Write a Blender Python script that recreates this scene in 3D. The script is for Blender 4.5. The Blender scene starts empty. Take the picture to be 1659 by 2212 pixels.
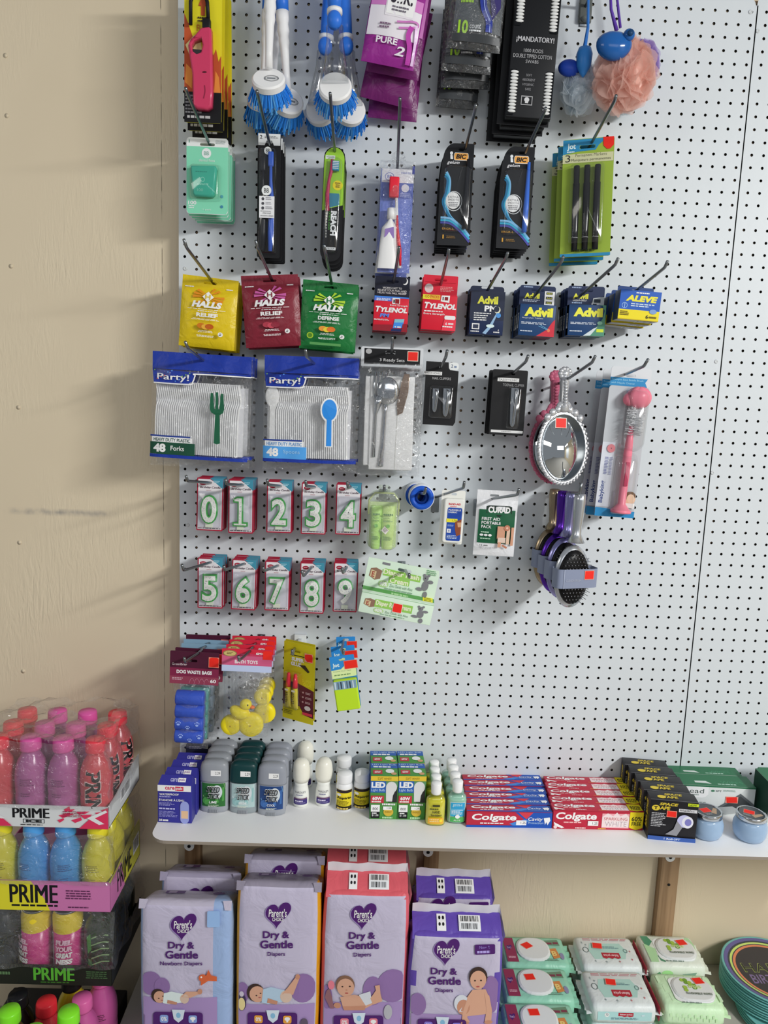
import bpy, bmesh, math, random
from mathutils import Vector, Matrix, geometry
random.seed(7)
C = bpy.context.scene.collection
SC = bpy.context.scene
# ------------------------------------------------------------------ camera
CAM = Vector((0.4165, -1.690798, 1.558531))
RX = Vector((0.9992129, -0.01284959, 0.03752955))
RY = Vector((0.0351895, -0.14957871, -0.98812343))
RZ = Vector((0.0183106, 0.98866632, -0.14900881))
FPX = 1634.005
cd = bpy.data.cameras.new('camera'); cam = bpy.data.objects.new('camera', cd); C.objects.link(cam)
cd.sensor_fit = 'HORIZONTAL'; cd.sensor_width = 36.0; cd.lens = FPX/1659*36.0; cd.clip_start = 0.02
m = Matrix.Identity(4)
for i in range(3):
    m[i][0] = RX[i]; m[i][1] = -RY[i]; m[i][2] = -RZ[i]; m[i][3] = CAM[i]
cam.matrix_world = m; SC.camera = cam
# ------------------------------------------------------------------ light
w = bpy.data.worlds.new('room_light'); SC.world = w; w.use_nodes = True
w.node_tree.nodes['Background'].inputs[0].default_value = (0.92, 0.98, 1.05, 1)
w.node_tree.nodes['Background'].inputs[1].default_value = 0.23
def area(name, loc, sx, sy, power, colr, target):
    d = bpy.data.lights.new(name, 'AREA'); d.shape = 'RECTANGLE'; d.size = sx; d.size_y = sy
    d.energy = power; d.color = colr
    o = bpy.data.objects.new(name, d); C.objects.link(o); o.location = loc
    o.rotation_euler = (Vector(target)-Vector(loc)).to_track_quat('-Z', 'Y').to_euler()
    return o
TUBE = area('ceiling_tube_light', (2.75, -2.55, 2.55), 0.12, 1.5, 116, (0.97, 0.97, 0.95), (2.75, -2.55, 0))
TUBE.rotation_euler = (0, math.radians(45), 0)
FAR = area('far_fill_light', (1.1, -4.6, 2.5), 3.0, 1.0, 22, (0.97, 0.98, 1.0), (0.4, 0, 0.9))  # added broad fill from the front, lifts the wall under the shelf
SIDE = area('left_fill_light', (-2.0, -2.4, 2.5), 1.2, 0.6, 10, (1.0, 0.95, 0.86), (-0.35, 0, 1.8))  # added unseen fill, brightens the beige wall at the left
SC.view_settings.view_transform = 'Standard'; SC.view_settings.look = 'None'
SC.view_settings.exposure = -0.04; SC.view_settings.gamma = 1.0; SC.view_settings.use_curve_mapping = False
SC.cycles.transparent_max_bounces = 32
SC.cycles.max_bounces = 8
SC.cycles.caustics_reflective = False; SC.cycles.caustics_refractive = False
# ------------------------------------------------------------------ materials
KALB = 0.83
def lin(h):
    h = h.lstrip('#'); r = []
    for i in (0, 2, 4):
        c = int(h[i:i+2], 16)/255
        r.append(c/12.92 if c <= 0.04045 else ((c+0.055)/1.055)**2.4)
    return r
MC = {}
def mat(h, rough=0.5, metal=0.0, kind='p', raw=False):
    key = (h, rough, metal, kind)
    if key in MC: return MC[key]
    mt = bpy.data.materials.new('surface_%s_%s' % (kind, h.strip('#'))); mt.use_nodes = True
    nt = mt.node_tree; n = nt.nodes; b = n['Principled BSDF']
    c = [min(0.92, x/KALB) for x in lin(h)]
    if metal: c = lin(h)
    else: b.inputs['Specular IOR Level'].default_value = 0.25 if rough >= 0.3 else 0.4
    b.inputs['Base Color'].default_value = (*c, 1); b.inputs['Roughness'].default_value = rough
    b.inputs['Metallic'].default_value = metal
    if kind == 'trans': pass
    if kind == 'foil':     # crinkled wrapper
        tc = n.new('ShaderNodeTexCoord'); nz = n.new('ShaderNodeTexNoise'); bp = n.new('ShaderNodeBump')
        nz.inputs['Scale'].default_value = 38; nz.inputs['Detail'].default_value = 3; nz.inputs['Distortion'].default_value = 1.2
        bp.inputs['Strength'].default_value = 0.35; bp.inputs['Distance'].default_value = 0.006
        nt.links.new(tc.outputs['Object'], nz.inputs['Vector']); nt.links.new(nz.outputs['Fac'], bp.inputs['Height'])
        nt.links.new(bp.outputs['Normal'], b.inputs['Normal'])
    if kind == 'film':     # diaper / wipes packs: big soft wrinkles
        tc = n.new('ShaderNodeTexCoord'); nz = n.new('ShaderNodeTexNoise'); bp = n.new('ShaderNodeBump')
        nz.inputs['Scale'].default_value = 16; nz.inputs['Detail'].default_value = 4; nz.inputs['Distortion'].default_value = 0.8
        bp.inputs['Strength'].default_value = 0.45; bp.inputs['Distance'].default_value = 0.012
        nt.links.new(tc.outputs['Object'], nz.inputs['Vector']); nt.links.new(nz.outputs['Fac'], bp.inputs['Height'])
        nt.links.new(bp.outputs['Normal'], b.inputs['Normal'])
    if kind == 'net':
        b.inputs['Subsurface Weight'].default_value = 0.0
        tc = n.new('ShaderNodeTexCoord'); nz = n.new('ShaderNodeTexNoise'); bp = n.new('ShaderNodeBump')
        nz.inputs['Scale'].default_value = 160; bp.inputs['Strength'].default_value = 0.5; bp.inputs['Distance'].default_value = 0.004
        nt.links.new(tc.outputs['Object'], nz.inputs['Vector']); nt.links.new(nz.outputs['Fac'], bp.inputs['Height'])
        nt.links.new(bp.outputs['Normal'], b.inputs['Normal'])
    MC[key] = mt; return mt
def clear(name='clear', tint=(0.98, 0.985, 0.985), gl=0.10, rough=0.08, bump=0.0, scale=60, haze=0.0):
    key = ('clear', name)
    if key in MC: return MC[key]
    mt = bpy.data.materials.new('plastic_'+name); mt.use_nodes = True
    nt = mt.node_tree; n = nt.nodes; n.clear()
    out = n.new('ShaderNodeOutputMaterial'); mx = n.new('ShaderNodeMixShader'); tr = n.new('ShaderNodeBsdfTransparent')
    g = n.new('ShaderNodeBsdfGlossy'); lw = n.new('ShaderNodeLayerWeight'); mr = n.new('ShaderNodeMapRange')
    tr.inputs[0].default_value = (*tint, 1); g.inputs['Roughness'].default_value = rough
    lw.inputs[0].default_value = 0.35
    mr.inputs[3].default_value = gl; mr.inputs[4].default_value = 0.35
    nt.links.new(lw.outputs['Facing'], mr.inputs[0]); nt.links.new(mr.outputs[0], mx.inputs[0])
    last = tr.outputs[0]
    if haze:
        df = n.new('ShaderNodeBsdfDiffuse'); df.inputs[0].default_value = (0.8, 0.81, 0.83, 1)
        m2 = n.new('ShaderNodeMixShader'); m2.inputs[0].default_value = haze
        nt.links.new(tr.outputs[0], m2.inputs[1]); nt.links.new(df.outputs[0], m2.inputs[2]); last = m2.outputs[0]
    nt.links.new(last, mx.inputs[1]); nt.links.new(g.outputs[0], mx.inputs[2]); nt.links.new(mx.outputs[0], out.inputs[0])
    if bump:
        tc = n.new('ShaderNodeTexCoord'); nz = n.new('ShaderNodeTexNoise'); bp = n.new('ShaderNodeBump')
        nz.inputs['Scale'].default_value = scale; nz.inputs['Detail'].default_value = 3; nz.inputs['Distortion'].default_value = 2
        bp.inputs['Strength'].default_value = bump; bp.inputs['Distance'].default_value = 0.01
        nt.links.new(tc.outputs['Object'], nz.inputs['Vector']); nt.links.new(nz.outputs['Fac'], bp.inputs['Height'])
        nt.links.new(bp.outputs['Normal'], g.inputs['Normal']); nt.links.new(bp.outputs['Normal'], lw.inputs['Normal'])
    MC[key] = mt; return mt
def gauze(h, a):
    key = ('gauze', h)
    if key in MC: return MC[key]
    mt = bpy.data.materials.new('net_gauze_'+h.strip('#')); mt.use_nodes = True; nt = mt.node_tree; n = nt.nodes; n.clear()
    out = n.new('ShaderNodeOutputMaterial'); mx = n.new('ShaderNodeMixShader'); m2 = n.new('ShaderNodeMixShader'); tr = n.new('ShaderNodeBsdfTransparent'); df = n.new('ShaderNodeBsdfDiffuse'); tl = n.new('ShaderNodeBsdfTranslucent')
    c = [min(.92, x/KALB) for x in lin(h)]; df.inputs[0].default_value = (*c, 1); tl.inputs[0].default_value = (*c, 1); m2.inputs[0].default_value = .45; mx.inputs[0].default_value = a
    nt.links.new(df.outputs[0], m2.inputs[1]); nt.links.new(tl.outputs[0], m2.inputs[2]); nt.links.new(tr.outputs[0], mx.inputs[1]); nt.links.new(m2.outputs[0], mx.inputs[2]); nt.links.new(mx.outputs[0], out.inputs[0])
    MC[key] = mt; return mt
BLIS = lambda: clear('blister', gl=0.055, rough=0.10)
BAG = lambda: clear('bag', tint=(0.97, 0.975, 0.98), gl=0.07, rough=0.14, bump=0.9, scale=55, haze=0.03)
WHITE = mat('#dcdfe2', 0.45); BLACK = mat('#141417', 0.45); RED = mat('#ff2a20', 0.5); GREY = mat('#8a8c92', 0.5)
CHROME = mat('#c9cdd2', 0.12, 1.0); STEEL = mat('#8d9296', 0.3, 1.0)
# ------------------------------------------------------------------ pixel of the photo -> point on a plane of the room
def ray(u, v): return RX*((u-829.5)/FPX) + RY*((v-1106)/FPX) + RZ
def px(u, v, d=0.0):
    r = ray(u, v); return CAM + r*((-d-CAM.y)/r.y)
def pz(u, v, z):
    r = ray(u, v); return CAM + r*((z-CAM.z)/r.z)
# ------------------------------------------------------------------ mesh builder
class MB:
    def __init__(s): s.v = []; s.f = []; s.m = []; s.s = []; s.mats = []
    def mi(s, mt):
        if mt not in s.mats: s.mats.append(mt)
        return s.mats.index(mt)
    def add(s, vs, fs, mt, smooth=False):
        b = len(s.v); k = s.mi(mt); s.v += [tuple(p) for p in vs]
        for f in fs: s.f.append([b+i for i in f]); s.m.append(k); s.s.append(smooth)
    def box(s, x0, x1, y0, y1, z0, z1, mt, bev=0.0):
        if bev <= 0:
            vs = [(x, y, z) for x in (x0, x1) for y in (y0, y1) for z in (z0, z1)]
            s.add(vs, [(0,1,3,2),(4,6,7,5),(0,4,5,1),(2,3,7,6),(0,2,6,4),(1,5,7,3)], mt); return s
        bm = bmesh.new(); bmesh.ops.create_cube(bm, size=1)
        for v in bm.verts: v.co = Vector(((x0+x1)/2+v.co.x*(x1-x0), (y0+y1)/2+v.co.y*(y1-y0), (z0+z1)/2+v.co.z*(z1-z0)))
        bmesh.ops.bevel(bm, geom=bm.edges[:], offset=bev, segments=2, affect='EDGES', profile=0.6)
        s.bm(bm, mt, True); return s
    def bm(s, bm, mt, smooth=False):
        bm.verts.index_update(); s.add([v.co for v in bm.verts], [[v.index for v in f.verts] for f in bm.faces], mt, smooth); bm.free()
    def tube(s, pts, r, mt, n=8, cap=True):
        pts = [Vector(p) for p in pts]; rs = r if isinstance(r, (list, tuple)) else [r]*len(pts)
        vs = []; fs = []; up = Vector((0, 0, 1)); prev = None
        for i, p in enumerate(pts):
            t = (pts[min(i+1, len(pts)-1)]-pts[max(i-1, 0)]).normalized()
            a = prev if prev is not None else (up if abs(t.z) < 0.9 else Vector((1, 0, 0)))
            x = (a - t*a.dot(t)).normalized(); y = t.cross(x); prev = x
            for k in range(n):
                th = 2*math.pi*k/n; vs.append(p+(x*math.cos(th)+y*math.sin(th))*rs[i])
        for i in range(len(pts)-1):
            for k in range(n): fs.append((i*n+k, i*n+(k+1) % n, (i+1)*n+(k+1) % n, (i+1)*n+k))
        if cap: fs.append(tuple(range(n-1, -1, -1))); fs.append(tuple((len(pts)-1)*n+k for k in range(n)))
        s.add(vs, fs, mt, True); return s
    def lathe(s, prof, mt, n=24, c=(0, 0, 0), sx=1, sy=1, sq=2.0, axis='z', cap=True):
        # prof [(r,z)], superellipse exponent sq for squarish sections
        vs = []; fs = []
        for r, z in prof:
            for k in range(n):
                th = 2*math.pi*k/n; cx, sn = math.cos(th), math.sin(th)
                x = math.copysign(abs(cx)**(2/sq), cx)*r*sx; y = math.copysign(abs(sn)**(2/sq), sn)*r*sy
                if axis == 'z': vs.append((c[0]+x, c[1]+y, c[2]+z))
                elif axis == 'y': vs.append((c[0]+x, c[1]-z, c[2]+y))
                else: vs.append((c[0]+z, c[1]+x, c[2]+y))
        for i in range(len(prof)-1):
            for k in range(n): fs.append((i*n+k, i*n+(k+1) % n, (i+1)*n+(k+1) % n, (i+1)*n+k))
        if cap: fs.append(tuple(range(n-1, -1, -1))); fs.append(tuple((len(prof)-1)*n+k for k in range(n)))
        s.add(vs, fs, mt, True); return s
    def ell(s, c, r, mt, nu=20, nv=12, fn=None):
        vs = []; fs = []
        for i in range(nv+1):
            ph = math.pi*i/nv
            for k in range(nu):
                th = 2*math.pi*k/nu
                p = Vector((math.sin(ph)*math.cos(th), math.sin(ph)*math.sin(th), math.cos(ph)))
                if fn: p = fn(p)
                vs.append((c[0]+p[0]*r[0], c[1]+p[1]*r[1], c[2]+p[2]*r[2]))
        for i in range(nv):
            for k in range(nu): fs.append((i*nu+k, (i+1)*nu+k, (i+1)*nu+(k+1) % nu, i*nu+(k+1) % nu))
        s.add(vs, fs, mt, True); return s
    def prism(s, pts, y0, y1, mt, holes=(), smooth=False, msid=None):
        # outline in (x,z), extruded y0(front, smaller) .. y1
        loops = [pts]+[list(h) for h in holes]
        tris = geometry.tessellate_polygon([[Vector((p[0], p[1], 0)) for p in l] for l in loops])
        flat = [p for l in loops for p in l]; n = len(flat)
        vs = [(p[0], y0, p[1]) for p in flat]+[(p[0], y1, p[1]) for p in flat]
        fs = [tuple(t) for t in tris]+[tuple(n+i for i in reversed(t)) for t in tris]
        s.add(vs, fs, mt)
        sd = []; b = 0
        for l in loops:
            k = len(l)
            for i in range(k): sd.append((b+i, b+(i+1) % k, n+b+(i+1) % k, n+b+i))
            b += k
        s.add(vs, sd, msid or mt, smooth); return s
    def build(s, name, parent=None, M=None, fix=True):
        me = bpy.data.meshes.new(name); me.from_pydata(s.v, [], s.f)
        for mt in s.mats: me.materials.append(mt)
        me.polygons.foreach_set('material_index', s.m); me.polygons.foreach_set('use_smooth', s.s)
        bm = bmesh.new(); bm.from_mesh(me); bmesh.ops.recalc_face_normals(bm, faces=bm.faces[:]); bm.to_mesh(me); bm.free()
        me.update()
        o = bpy.data.objects.new(name, me); C.objects.link(o)
        if M is not None: o.matrix_world = M
        if parent is not None: o.parent = parent
        return o
# ------------------------------------------------------------------ lettering (built-in font turned into flat meshes)
TXT = {}
def glyphs(t, bold, shear):
    k = (t, bold, shear)
    if k not in TXT:
        cu = bpy.data.curves.new('lettering', 'FONT'); cu.body = t; cu.resolution_u = 3; cu.offset = bold; cu.shear = shear
        ob = bpy.data.objects.new('lettering', cu); me = ob.to_mesh()
        vs = [(v.co.x, v.co.y) for v in me.vertices]; fs = [tuple(p.vertices) for p in me.polygons]
        ob.to_mesh_clear(); bpy.data.objects.remove(ob); bpy.data.curves.remove(cu)
        xs = [v[0] for v in vs]; ys = [v[1] for v in vs]
        x0, x1, y0, y1 = min(xs), max(xs), min(ys), max(ys)
        TXT[k] = ([((x-x0)/(x1-x0), (y1-y)/(y1-y0)) for x, y in vs], fs)
    return TXT[k]
def spline(P, k):
    o = []
    for i in range(len(P)-1):
        a, b, c, d = P[max(i-1, 0)], P[i], P[i+1], P[min(i+2, len(P)-1)]
        for j in range(k):
            t = j/k; o.append(tuple(.5*((2*b[q])+(c[q]-a[q])*t+(2*a[q]-5*b[q]+4*c[q]-d[q])*t*t+(3*b[q]-a[q]-3*c[q]+d[q])*t**3) for q in (0, 1)))
    return o+[P[-1]]
class Art:
    """flat print on a face: u 0..1 to the right, v 0..1 downwards; each call lies a hair above the last"""
    STEP = 0.00009
    def __init__(s, mb, fn, lift=0.0002, nx=1, ny=1):
        s.STEP = 0.00009 if nx <= 1 else 0.00035; s.mb = mb; s.fn = fn; s.l = lift; s.nx = nx; s.ny = ny
    def up(s): s.l += s.STEP; return s.l
    def rect(s, u0, v0, u1, v1, mt, rot=0):
        nx = max(1, round(s.nx*abs(u1-u0)+0.49)); ny = max(1, round(s.ny*abs(v1-v0)+0.49)); l = s.up(); vs = []; fs = []
        for j in range(ny+1):
            for i in range(nx+1): vs.append(s.fn(u0+(u1-u0)*i/nx, v0+(v1-v0)*j/ny, l))
        for j in range(ny):
            for i in range(nx): a = j*(nx+1)+i; fs.append((a, a+nx+1, a+nx+2, a+1))
        s.mb.add(vs, fs, mt, nx > 1); return s
    def poly(s, pts, mt, holes=()):
        l = s.up(); loops = [list(pts)]+[list(h) for h in holes]
        tris = geometry.tessellate_polygon([[Vector((p[0], -p[1], 0)) for p in q] for q in loops])
        s.mb.add([s.fn(p[0], p[1], l) for q in loops for p in q], [tuple(t) for t in tris], mt); return s
    def ell(s, u, v, ru, rv, mt, n=20, a0=0, a1=360, rot=0):
        c, q = math.cos(math.radians(rot)), math.sin(math.radians(rot)); pts = []
        for k in range(n+(a1-a0 < 360)):
            th = math.radians(a0+(a1-a0)*k/n); x, y = math.cos(th), math.sin(th)
            pts.append((u+(x*c-y*q)*ru, v+(x*q+y*c)*rv))
        l = s.up(); s.mb.add([s.fn(*p, l) for p in pts], [tuple(range(len(pts)-1, -1, -1))], mt); return s
    def ring(s, u, v, ru, rv, k, mt, n=24):
        l = s.up(); vs = []; fs = []
        for i in range(n):
            th = 2*math.pi*i/n
            for q in (1, k): vs.append(s.fn(u+math.cos(th)*ru*q, v+math.sin(th)*rv*q, l))
        for i in range(n): a = 2*i; b = 2*((i+1) % n); fs.append((a, a+1, b+1, b))
        s.mb.add(vs, fs, mt); return s
    def stroke(s, pts, wd, mt, asp=1.0):
        # polyline of width wd (in u); asp = w/h so that width is even
        if len(pts) > 2: pts = spline(pts, 6)
        l = s.up(); vs = []; fs = []; n = len(pts)
        for i, p in enumerate(pts):
            a = pts[max(i-1, 0)]; b = pts[min(i+1, n-1)]
            tx, ty = (b[0]-a[0]), (b[1]-a[1])/asp; q = math.hypot(tx, ty) or 1
            nx, ny = -ty/q, tx/q
            for k in (-.5, .5): vs.append(s.fn(p[0]+nx*wd*k, p[1]+ny*wd*k*asp, l))
        for i in range(n-1): fs.append((2*i, 2*i+1, 2*i+3, 2*i+2))
        s.mb.add(vs, fs, mt); return s
    def text(s, t, u0, v0, u1, v1, mt, bold=0.0, shear=0.0, rot=0, arc=0.0, fat=0.0):
        """fills the box; rot 90: reads downwards, -90: upwards, 180: upside down"""
        if fat: bold = 0.0
        gv, gf = glyphs(t, bold, shear); l = s.up(); vs = []
        for x, y in gv:
            if rot == 90: x, y = 1-y, x
            elif rot == -90: x, y = y, 1-x
            elif rot == 180: x, y = 1-x, 1-y
            vs.append(s.fn(u0+(u1-u0)*x, v0+(v1-v0)*y + arc*(4*(x-.5)**2), l))
        s.mb.add(vs, gf, mt)
        if fat:
            for q in (-fat, fat):
                if abs(rot) == 90: s.text(t, u0, v0+q*2, u1, v1+q*2, mt, bold, shear, rot)
                else: s.text(t, u0+q, v0, u1+q, v1, mt, bold, shear, rot)
        return s
    def lines(s, u0, v0, u1, v1, n, mt, fill=0.5, rag=0.3, center=False):
        """small print too fine to read: rows of broken dashes"""
        rnd = random.Random(int(u0*991+v0*733+n*7)); h = (v1-v0)/n
        for j in range(n):
            wj = (u1-u0)*(1-rag*rnd.random()); a = u0+((u1-u0)-wj)/2 if center else u0; e = a+wj; l = s.up(); vs = []; fs = []
            while a < e-0.001:
                b = min(e, a+(u1-u0)*rnd.uniform(0.08, 0.22)); q = len(vs)
                vs += [s.fn(a, v0+j*h, l), s.fn(a, v0+j*h+h*fill, l), s.fn(b, v0+j*h+h*fill, l), s.fn(b, v0+j*h, l)]
                fs.append((q, q+1, q+2, q+3)); a = b+(u1-u0)*0.03
            s.mb.add(vs, fs, mt)
        return s
    def bars(s, u0, v0, u1, v1, mt=None, bg=None, vert=False):
        s.rect(u0, v0, u1, v1, bg or WHITE); rnd = random.Random(int(u0*999)+5); l = s.up()
        a = 0.08
        while a < 0.9:
            b = a+rnd.uniform(0.012, 0.05)
            if not vert: q = [(u0+(u1-u0)*a, v0+(v1-v0)*.12), (u0+(u1-u0)*a, v0+(v1-v0)*.85), (u0+(u1-u0)*b, v0+(v1-v0)*.85), (u0+(u1-u0)*b, v0+(v1-v0)*.12)]
            else: q = [(u0+(u1-u0)*.12, v0+(v1-v0)*a), (u0+(u1-u0)*.12, v0+(v1-v0)*b), (u0+(u1-u0)*.85, v0+(v1-v0)*b), (u0+(u1-u0)*.85, v0+(v1-v0)*a)]
            s.mb.add([s.fn(*p, l) for p in q], [(0, 1, 2, 3)], mt or BLACK); a = b+rnd.uniform(0.015, 0.05)
        return s
    def sticker(s, u0, v0, u1, v1, txt='2.29'):
        return s.rect(u0, v0, u1, v1, mat('#e8e8ea')).text(txt, u0+(u1-u0)*.45, v0+(v1-v0)*.25, u1-(u1-u0)*.08, v1-(v1-v0)*.25, BLACK, .0)
def flat(w, h, y=0.0, x0=0.0, z0=0.0): return lambda u, v, l: (x0+u*w, y-l, z0-v*h)
def arcpts(cx, cy, rx, ry, a0, a1, n=8): return [(cx+rx*math.cos(math.radians(a0+(a1-a0)*k/n)), cy+ry*math.sin(math.radians(a0+(a1-a0)*k/n))) for k in range(n+1)]
def rrect(x0, z0, x1, z1, r, n=4):
    r = min(r, abs(x1-x0)/2.01, abs(z1-z0)/2.01)
    return arcpts(x1-r, z1-r, r, r, 0, 90, n)+arcpts(x0+r, z1-r, r, r, 90, 180, n)+arcpts(x0+r, z0+r, r, r, 180, 270, n)+arcpts(x1-r, z0+r, r, r, 270, 360, n)
def slot(cx, cz, wd, ht): return [p for p in rrect(cx-wd/2, cz-ht/2, cx+wd/2, cz+ht/2, ht/2, 3)][::-1]
# ------------------------------------------------------------------ things
def tag(o, label, cat, group=None, kind=None):
    o['label'] = label; o['category'] = cat
    if group: o['group'] = group
    if kind: o['kind'] = kind
    return o
def thing(name, label, cat, M, group=None):
    o = bpy.data.objects.new(name, None); C.objects.link(o); o.empty_display_size = 0.02
    o.matrix_world = M if isinstance(M, Matrix) else Matrix.Translation(M)
    return tag(o, label, cat, group)
def struct(name, mb, M=None): o = mb.build(name, None, M); o['kind'] = 'structure'; return o
def kids(o): return [c for c in o.children]
def dup(root, label, M=None, dv=None):
    r = root.copy(); C.objects.link(r); r['label'] = label
    src = kids(root)
    for ch in src:
        c = ch.copy(); C.objects.link(c); c.parent = r
        for g in kids(ch):
            q = g.copy(); C.objects.link(q); q.parent = c
    if M is not None: r.matrix_world = M
    elif dv is not None: r.location = root.location + Vector(dv)
    return r
ORD = ['frontmost', 'second', 'third', 'fourth', 'fifth', 'sixth', 'seventh']
def frame(TL, TR, BL, d, d2=None, d3=None):
    """matrix (origin top-left, x right, z up, front at -y), width and height of a card seen at those corners"""
    P = px(*TL, d); Q = px(*TR, d if d2 is None else d2); B = px(*BL, d if d3 is None else d3)
    x = (Q-P).normalized(); w_ = (Q-P).length; z = (P-B); z = z - x*z.dot(x); h_ = z.length; z.normalize(); y = z.cross(x)
    M = Matrix.Identity(4)
    for i in range(3): M[i][0] = x[i]; M[i][1] = y[i]; M[i][2] = z[i]; M[i][3] = P[i]
    return M, w_, h_
def stack(root, n, step, desc, jit=0.0015, dx=0.0, dz=0.0, rj=0.8):
    """more of the same thing behind the front one on the same hook"""
    root['label'] = desc+', hanging frontmost' if n > 1 else desc
    for k in range(1, n):
        M = Matrix.Translation((dx*k+random.uniform(-jit, jit), step*k, dz*k+random.uniform(-jit, 0))) @ root.matrix_world
        M = M @ Matrix.Rotation(math.radians(random.uniform(-rj, rj)), 4, 'Y')
        dup(root, '%s, %s from the front' % (desc, ORD[k]), M)
# ================================================================== the setting
WY = 0.03; ZSH = 0.643; ZDK = 0.167
def wall_mat():
    mt = bpy.data.materials.new('beige_painted_plywood'); mt.use_nodes = True; nt = mt.node_tree; n = nt.nodes; L = nt.links; b = n['Principled BSDF']
    tc = n.new('ShaderNodeTexCoord'); mp = n.new('ShaderNodeMapping'); L.new(tc.outputs['Object'], mp.inputs[0]); mp.inputs['Scale'].default_value = (90, 1, 16)
    g = n.new('ShaderNodeTexNoise'); g.inputs['Scale'].default_value = 1.0; g.inputs['Detail'].default_value = 3; g.inputs['Distortion'].default_value = 1.6; L.new(mp.outputs[0], g.inputs['Vector'])
    lump = n.new('ShaderNodeTexNoise'); lump.inputs['Scale'].default_value = 4.0; L.new(tc.outputs['Object'], lump.inputs['Vector'])
    mr = n.new('ShaderNodeMapRange'); mr.inputs[1].default_value = 0.45; mr.inputs[2].default_value = 0.75; L.new(lump.outputs['Fac'], mr.inputs[0])
    ml = n.new('ShaderNodeMath'); ml.operation = 'MULTIPLY'; L.new(g.outputs['Fac'], ml.inputs[0]); L.new(mr.outputs[0], ml.inputs[1])
    bp = n.new('ShaderNodeBump'); bp.inputs['Strength'].default_value = 0.7; bp.inputs['Distance'].default_value = 0.004; L.new(ml.outputs[0], bp.inputs['Height']); L.new(bp.outputs[0], b.inputs['Normal'])
    cr = n.new('ShaderNodeValToRGB'); L.new(lump.outputs['Fac'], cr.inputs[0])
    cr.color_ramp.elements[0].color = (0.73, 0.615, 0.44, 1); cr.color_ramp.elements[1].color = (0.80, 0.69, 0.50, 1)
    # a grey scuff mark across the paint
    sp = n.new('ShaderNodeSeparateXYZ'); L.new(tc.outputs['Object'], sp.inputs[0])
    def band(sock, c, hw, soft):
        a = n.new('ShaderNodeMath'); a.operation = 'SUBTRACT'; L.new(sock, a.inputs[0]); a.inputs[1].default_value = c
        d = n.new('ShaderNodeMath'); d.operation = 'ABSOLUTE'; L.new(a.outputs[0], d.inputs[0])
        r = n.new('ShaderNodeMapRange'); r.inputs[1].default_value = hw; r.inputs[2].default_value = hw+soft; r.inputs[3].default_value = 1; r.inputs[4].default_value = 0; L.new(d.outputs[0], r.inputs[0]); return r.outputs[0]
    mx = band(sp.outputs['X'], -0.29, 0.085, 0.05); mz = band(sp.outputs['Z'], 1.272, 0.001, 0.009)
    n2 = n.new('ShaderNodeTexNoise'); n2.inputs['Scale'].default_value = 45; L.new(tc.outputs['Object'], n2.inputs['Vector'])
    q = n.new('ShaderNodeMapRange'); q.inputs[1].default_value = 0.3; q.inputs[2].default_value = 0.7; L.new(n2.outputs['Fac'], q.inputs[0])
    m1 = n.new('ShaderNodeMath'); m1.operation = 'MULTIPLY'; L.new(mx, m1.inputs[0]); L.new(mz, m1.inputs[1])
    m2 = n.new('ShaderNodeMath'); m2.operation = 'MULTIPLY'; L.new(m1.outputs[0], m2.inputs[0]); L.new(q.outputs[0], m2.inputs[1])
    m3 = n.new('ShaderNodeMath'); m3.operation = 'MULTIPLY'; L.new(m2.outputs[0], m3.inputs[0]); m3.inputs[1].default_value = 0.6
    mix = n.new('ShaderNodeMixRGB'); L.new(m3.outputs[0], mix.inputs[0]); L.new(cr.outputs[0], mix.inputs[1]); mix.inputs[2].default_value = (0.16, 0.17, 0.2, 1)
    # hairline joint between two sheets
    jx = band(sp.outputs['X'], -0.0565, 0.0003, 0.0006); jn = n.new('ShaderNodeTexNoise'); jn.inputs['Scale'].default_value = 30; L.new(tc.outputs['Object'], jn.inputs['Vector'])
    jm = n.new('ShaderNodeMapRange'); jm.inputs[1].default_value = 0.4; jm.inputs[2].default_value = 0.55; L.new(jn.outputs['Fac'], jm.inputs[0])
    j2 = n.new('ShaderNodeMath'); j2.operation = 'MULTIPLY'; L.new(jx, j2.inputs[0]); L.new(jm.outputs[0], j2.inputs[1])
    mix2 = n.new('ShaderNodeMixRGB'); L.new(j2.outputs[0], mix2.inputs[0]); L.new(mix.outputs[0], mix2.inputs[1]); mix2.inputs[2].default_value = (0.12, 0.09, 0.06, 1)
    L.new(mix2.outputs[0], b.inputs['Base Color']); b.inputs['Roughness'].default_value = 0.55
    return mt
WALLM = wall_mat()
mb = MB(); mb.box(-1.6, 3.2, WY, WY+0.02, 0, 2.9, WALLM)
struct('wall_back', mb)
for u, v in [(12, 120), (15, 250), (24, 575), (40, 880), (42, 1172), (50, 1450)]:
    p = px(u, v, -WY); b_ = MB(); b_.lathe([(0.0001, -0.0012), (0.0045, -0.0008), (0.005, 0.0006)], WALLM, 14, axis='y'); o = b_.build('nail_head', None, Matrix.Translation((p.x, p.y, p.z)))
    tag(o, 'painted over nail head in the beige wall, %s' % {120: 'topmost of its column', 250: 'second from the top', 575: 'third from the top', 880: 'fourth from the top, above the grey scuff', 1172: 'just below the grey scuff', 1450: 'lowest, above the drink stack'}[v], 'nail', 'nail heads in the beige wall'); o['kind'] = 'structure'
mb = MB(); mb.box(3.2, 3.25, -4.5, WY+0.02, 0, 2.9, WALLM); mb.box(3.19, 3.2, -3.0, -1.9, .5, 2.4, mat('#cfd4d8', .4)); struct('wall_right', mb)
mb = MB(); mb.box(-2.2, 3.4, -5, WY+0.02, -0.05, 0, mat('#8f8c86', 0.5)); struct('floor', mb)
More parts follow.
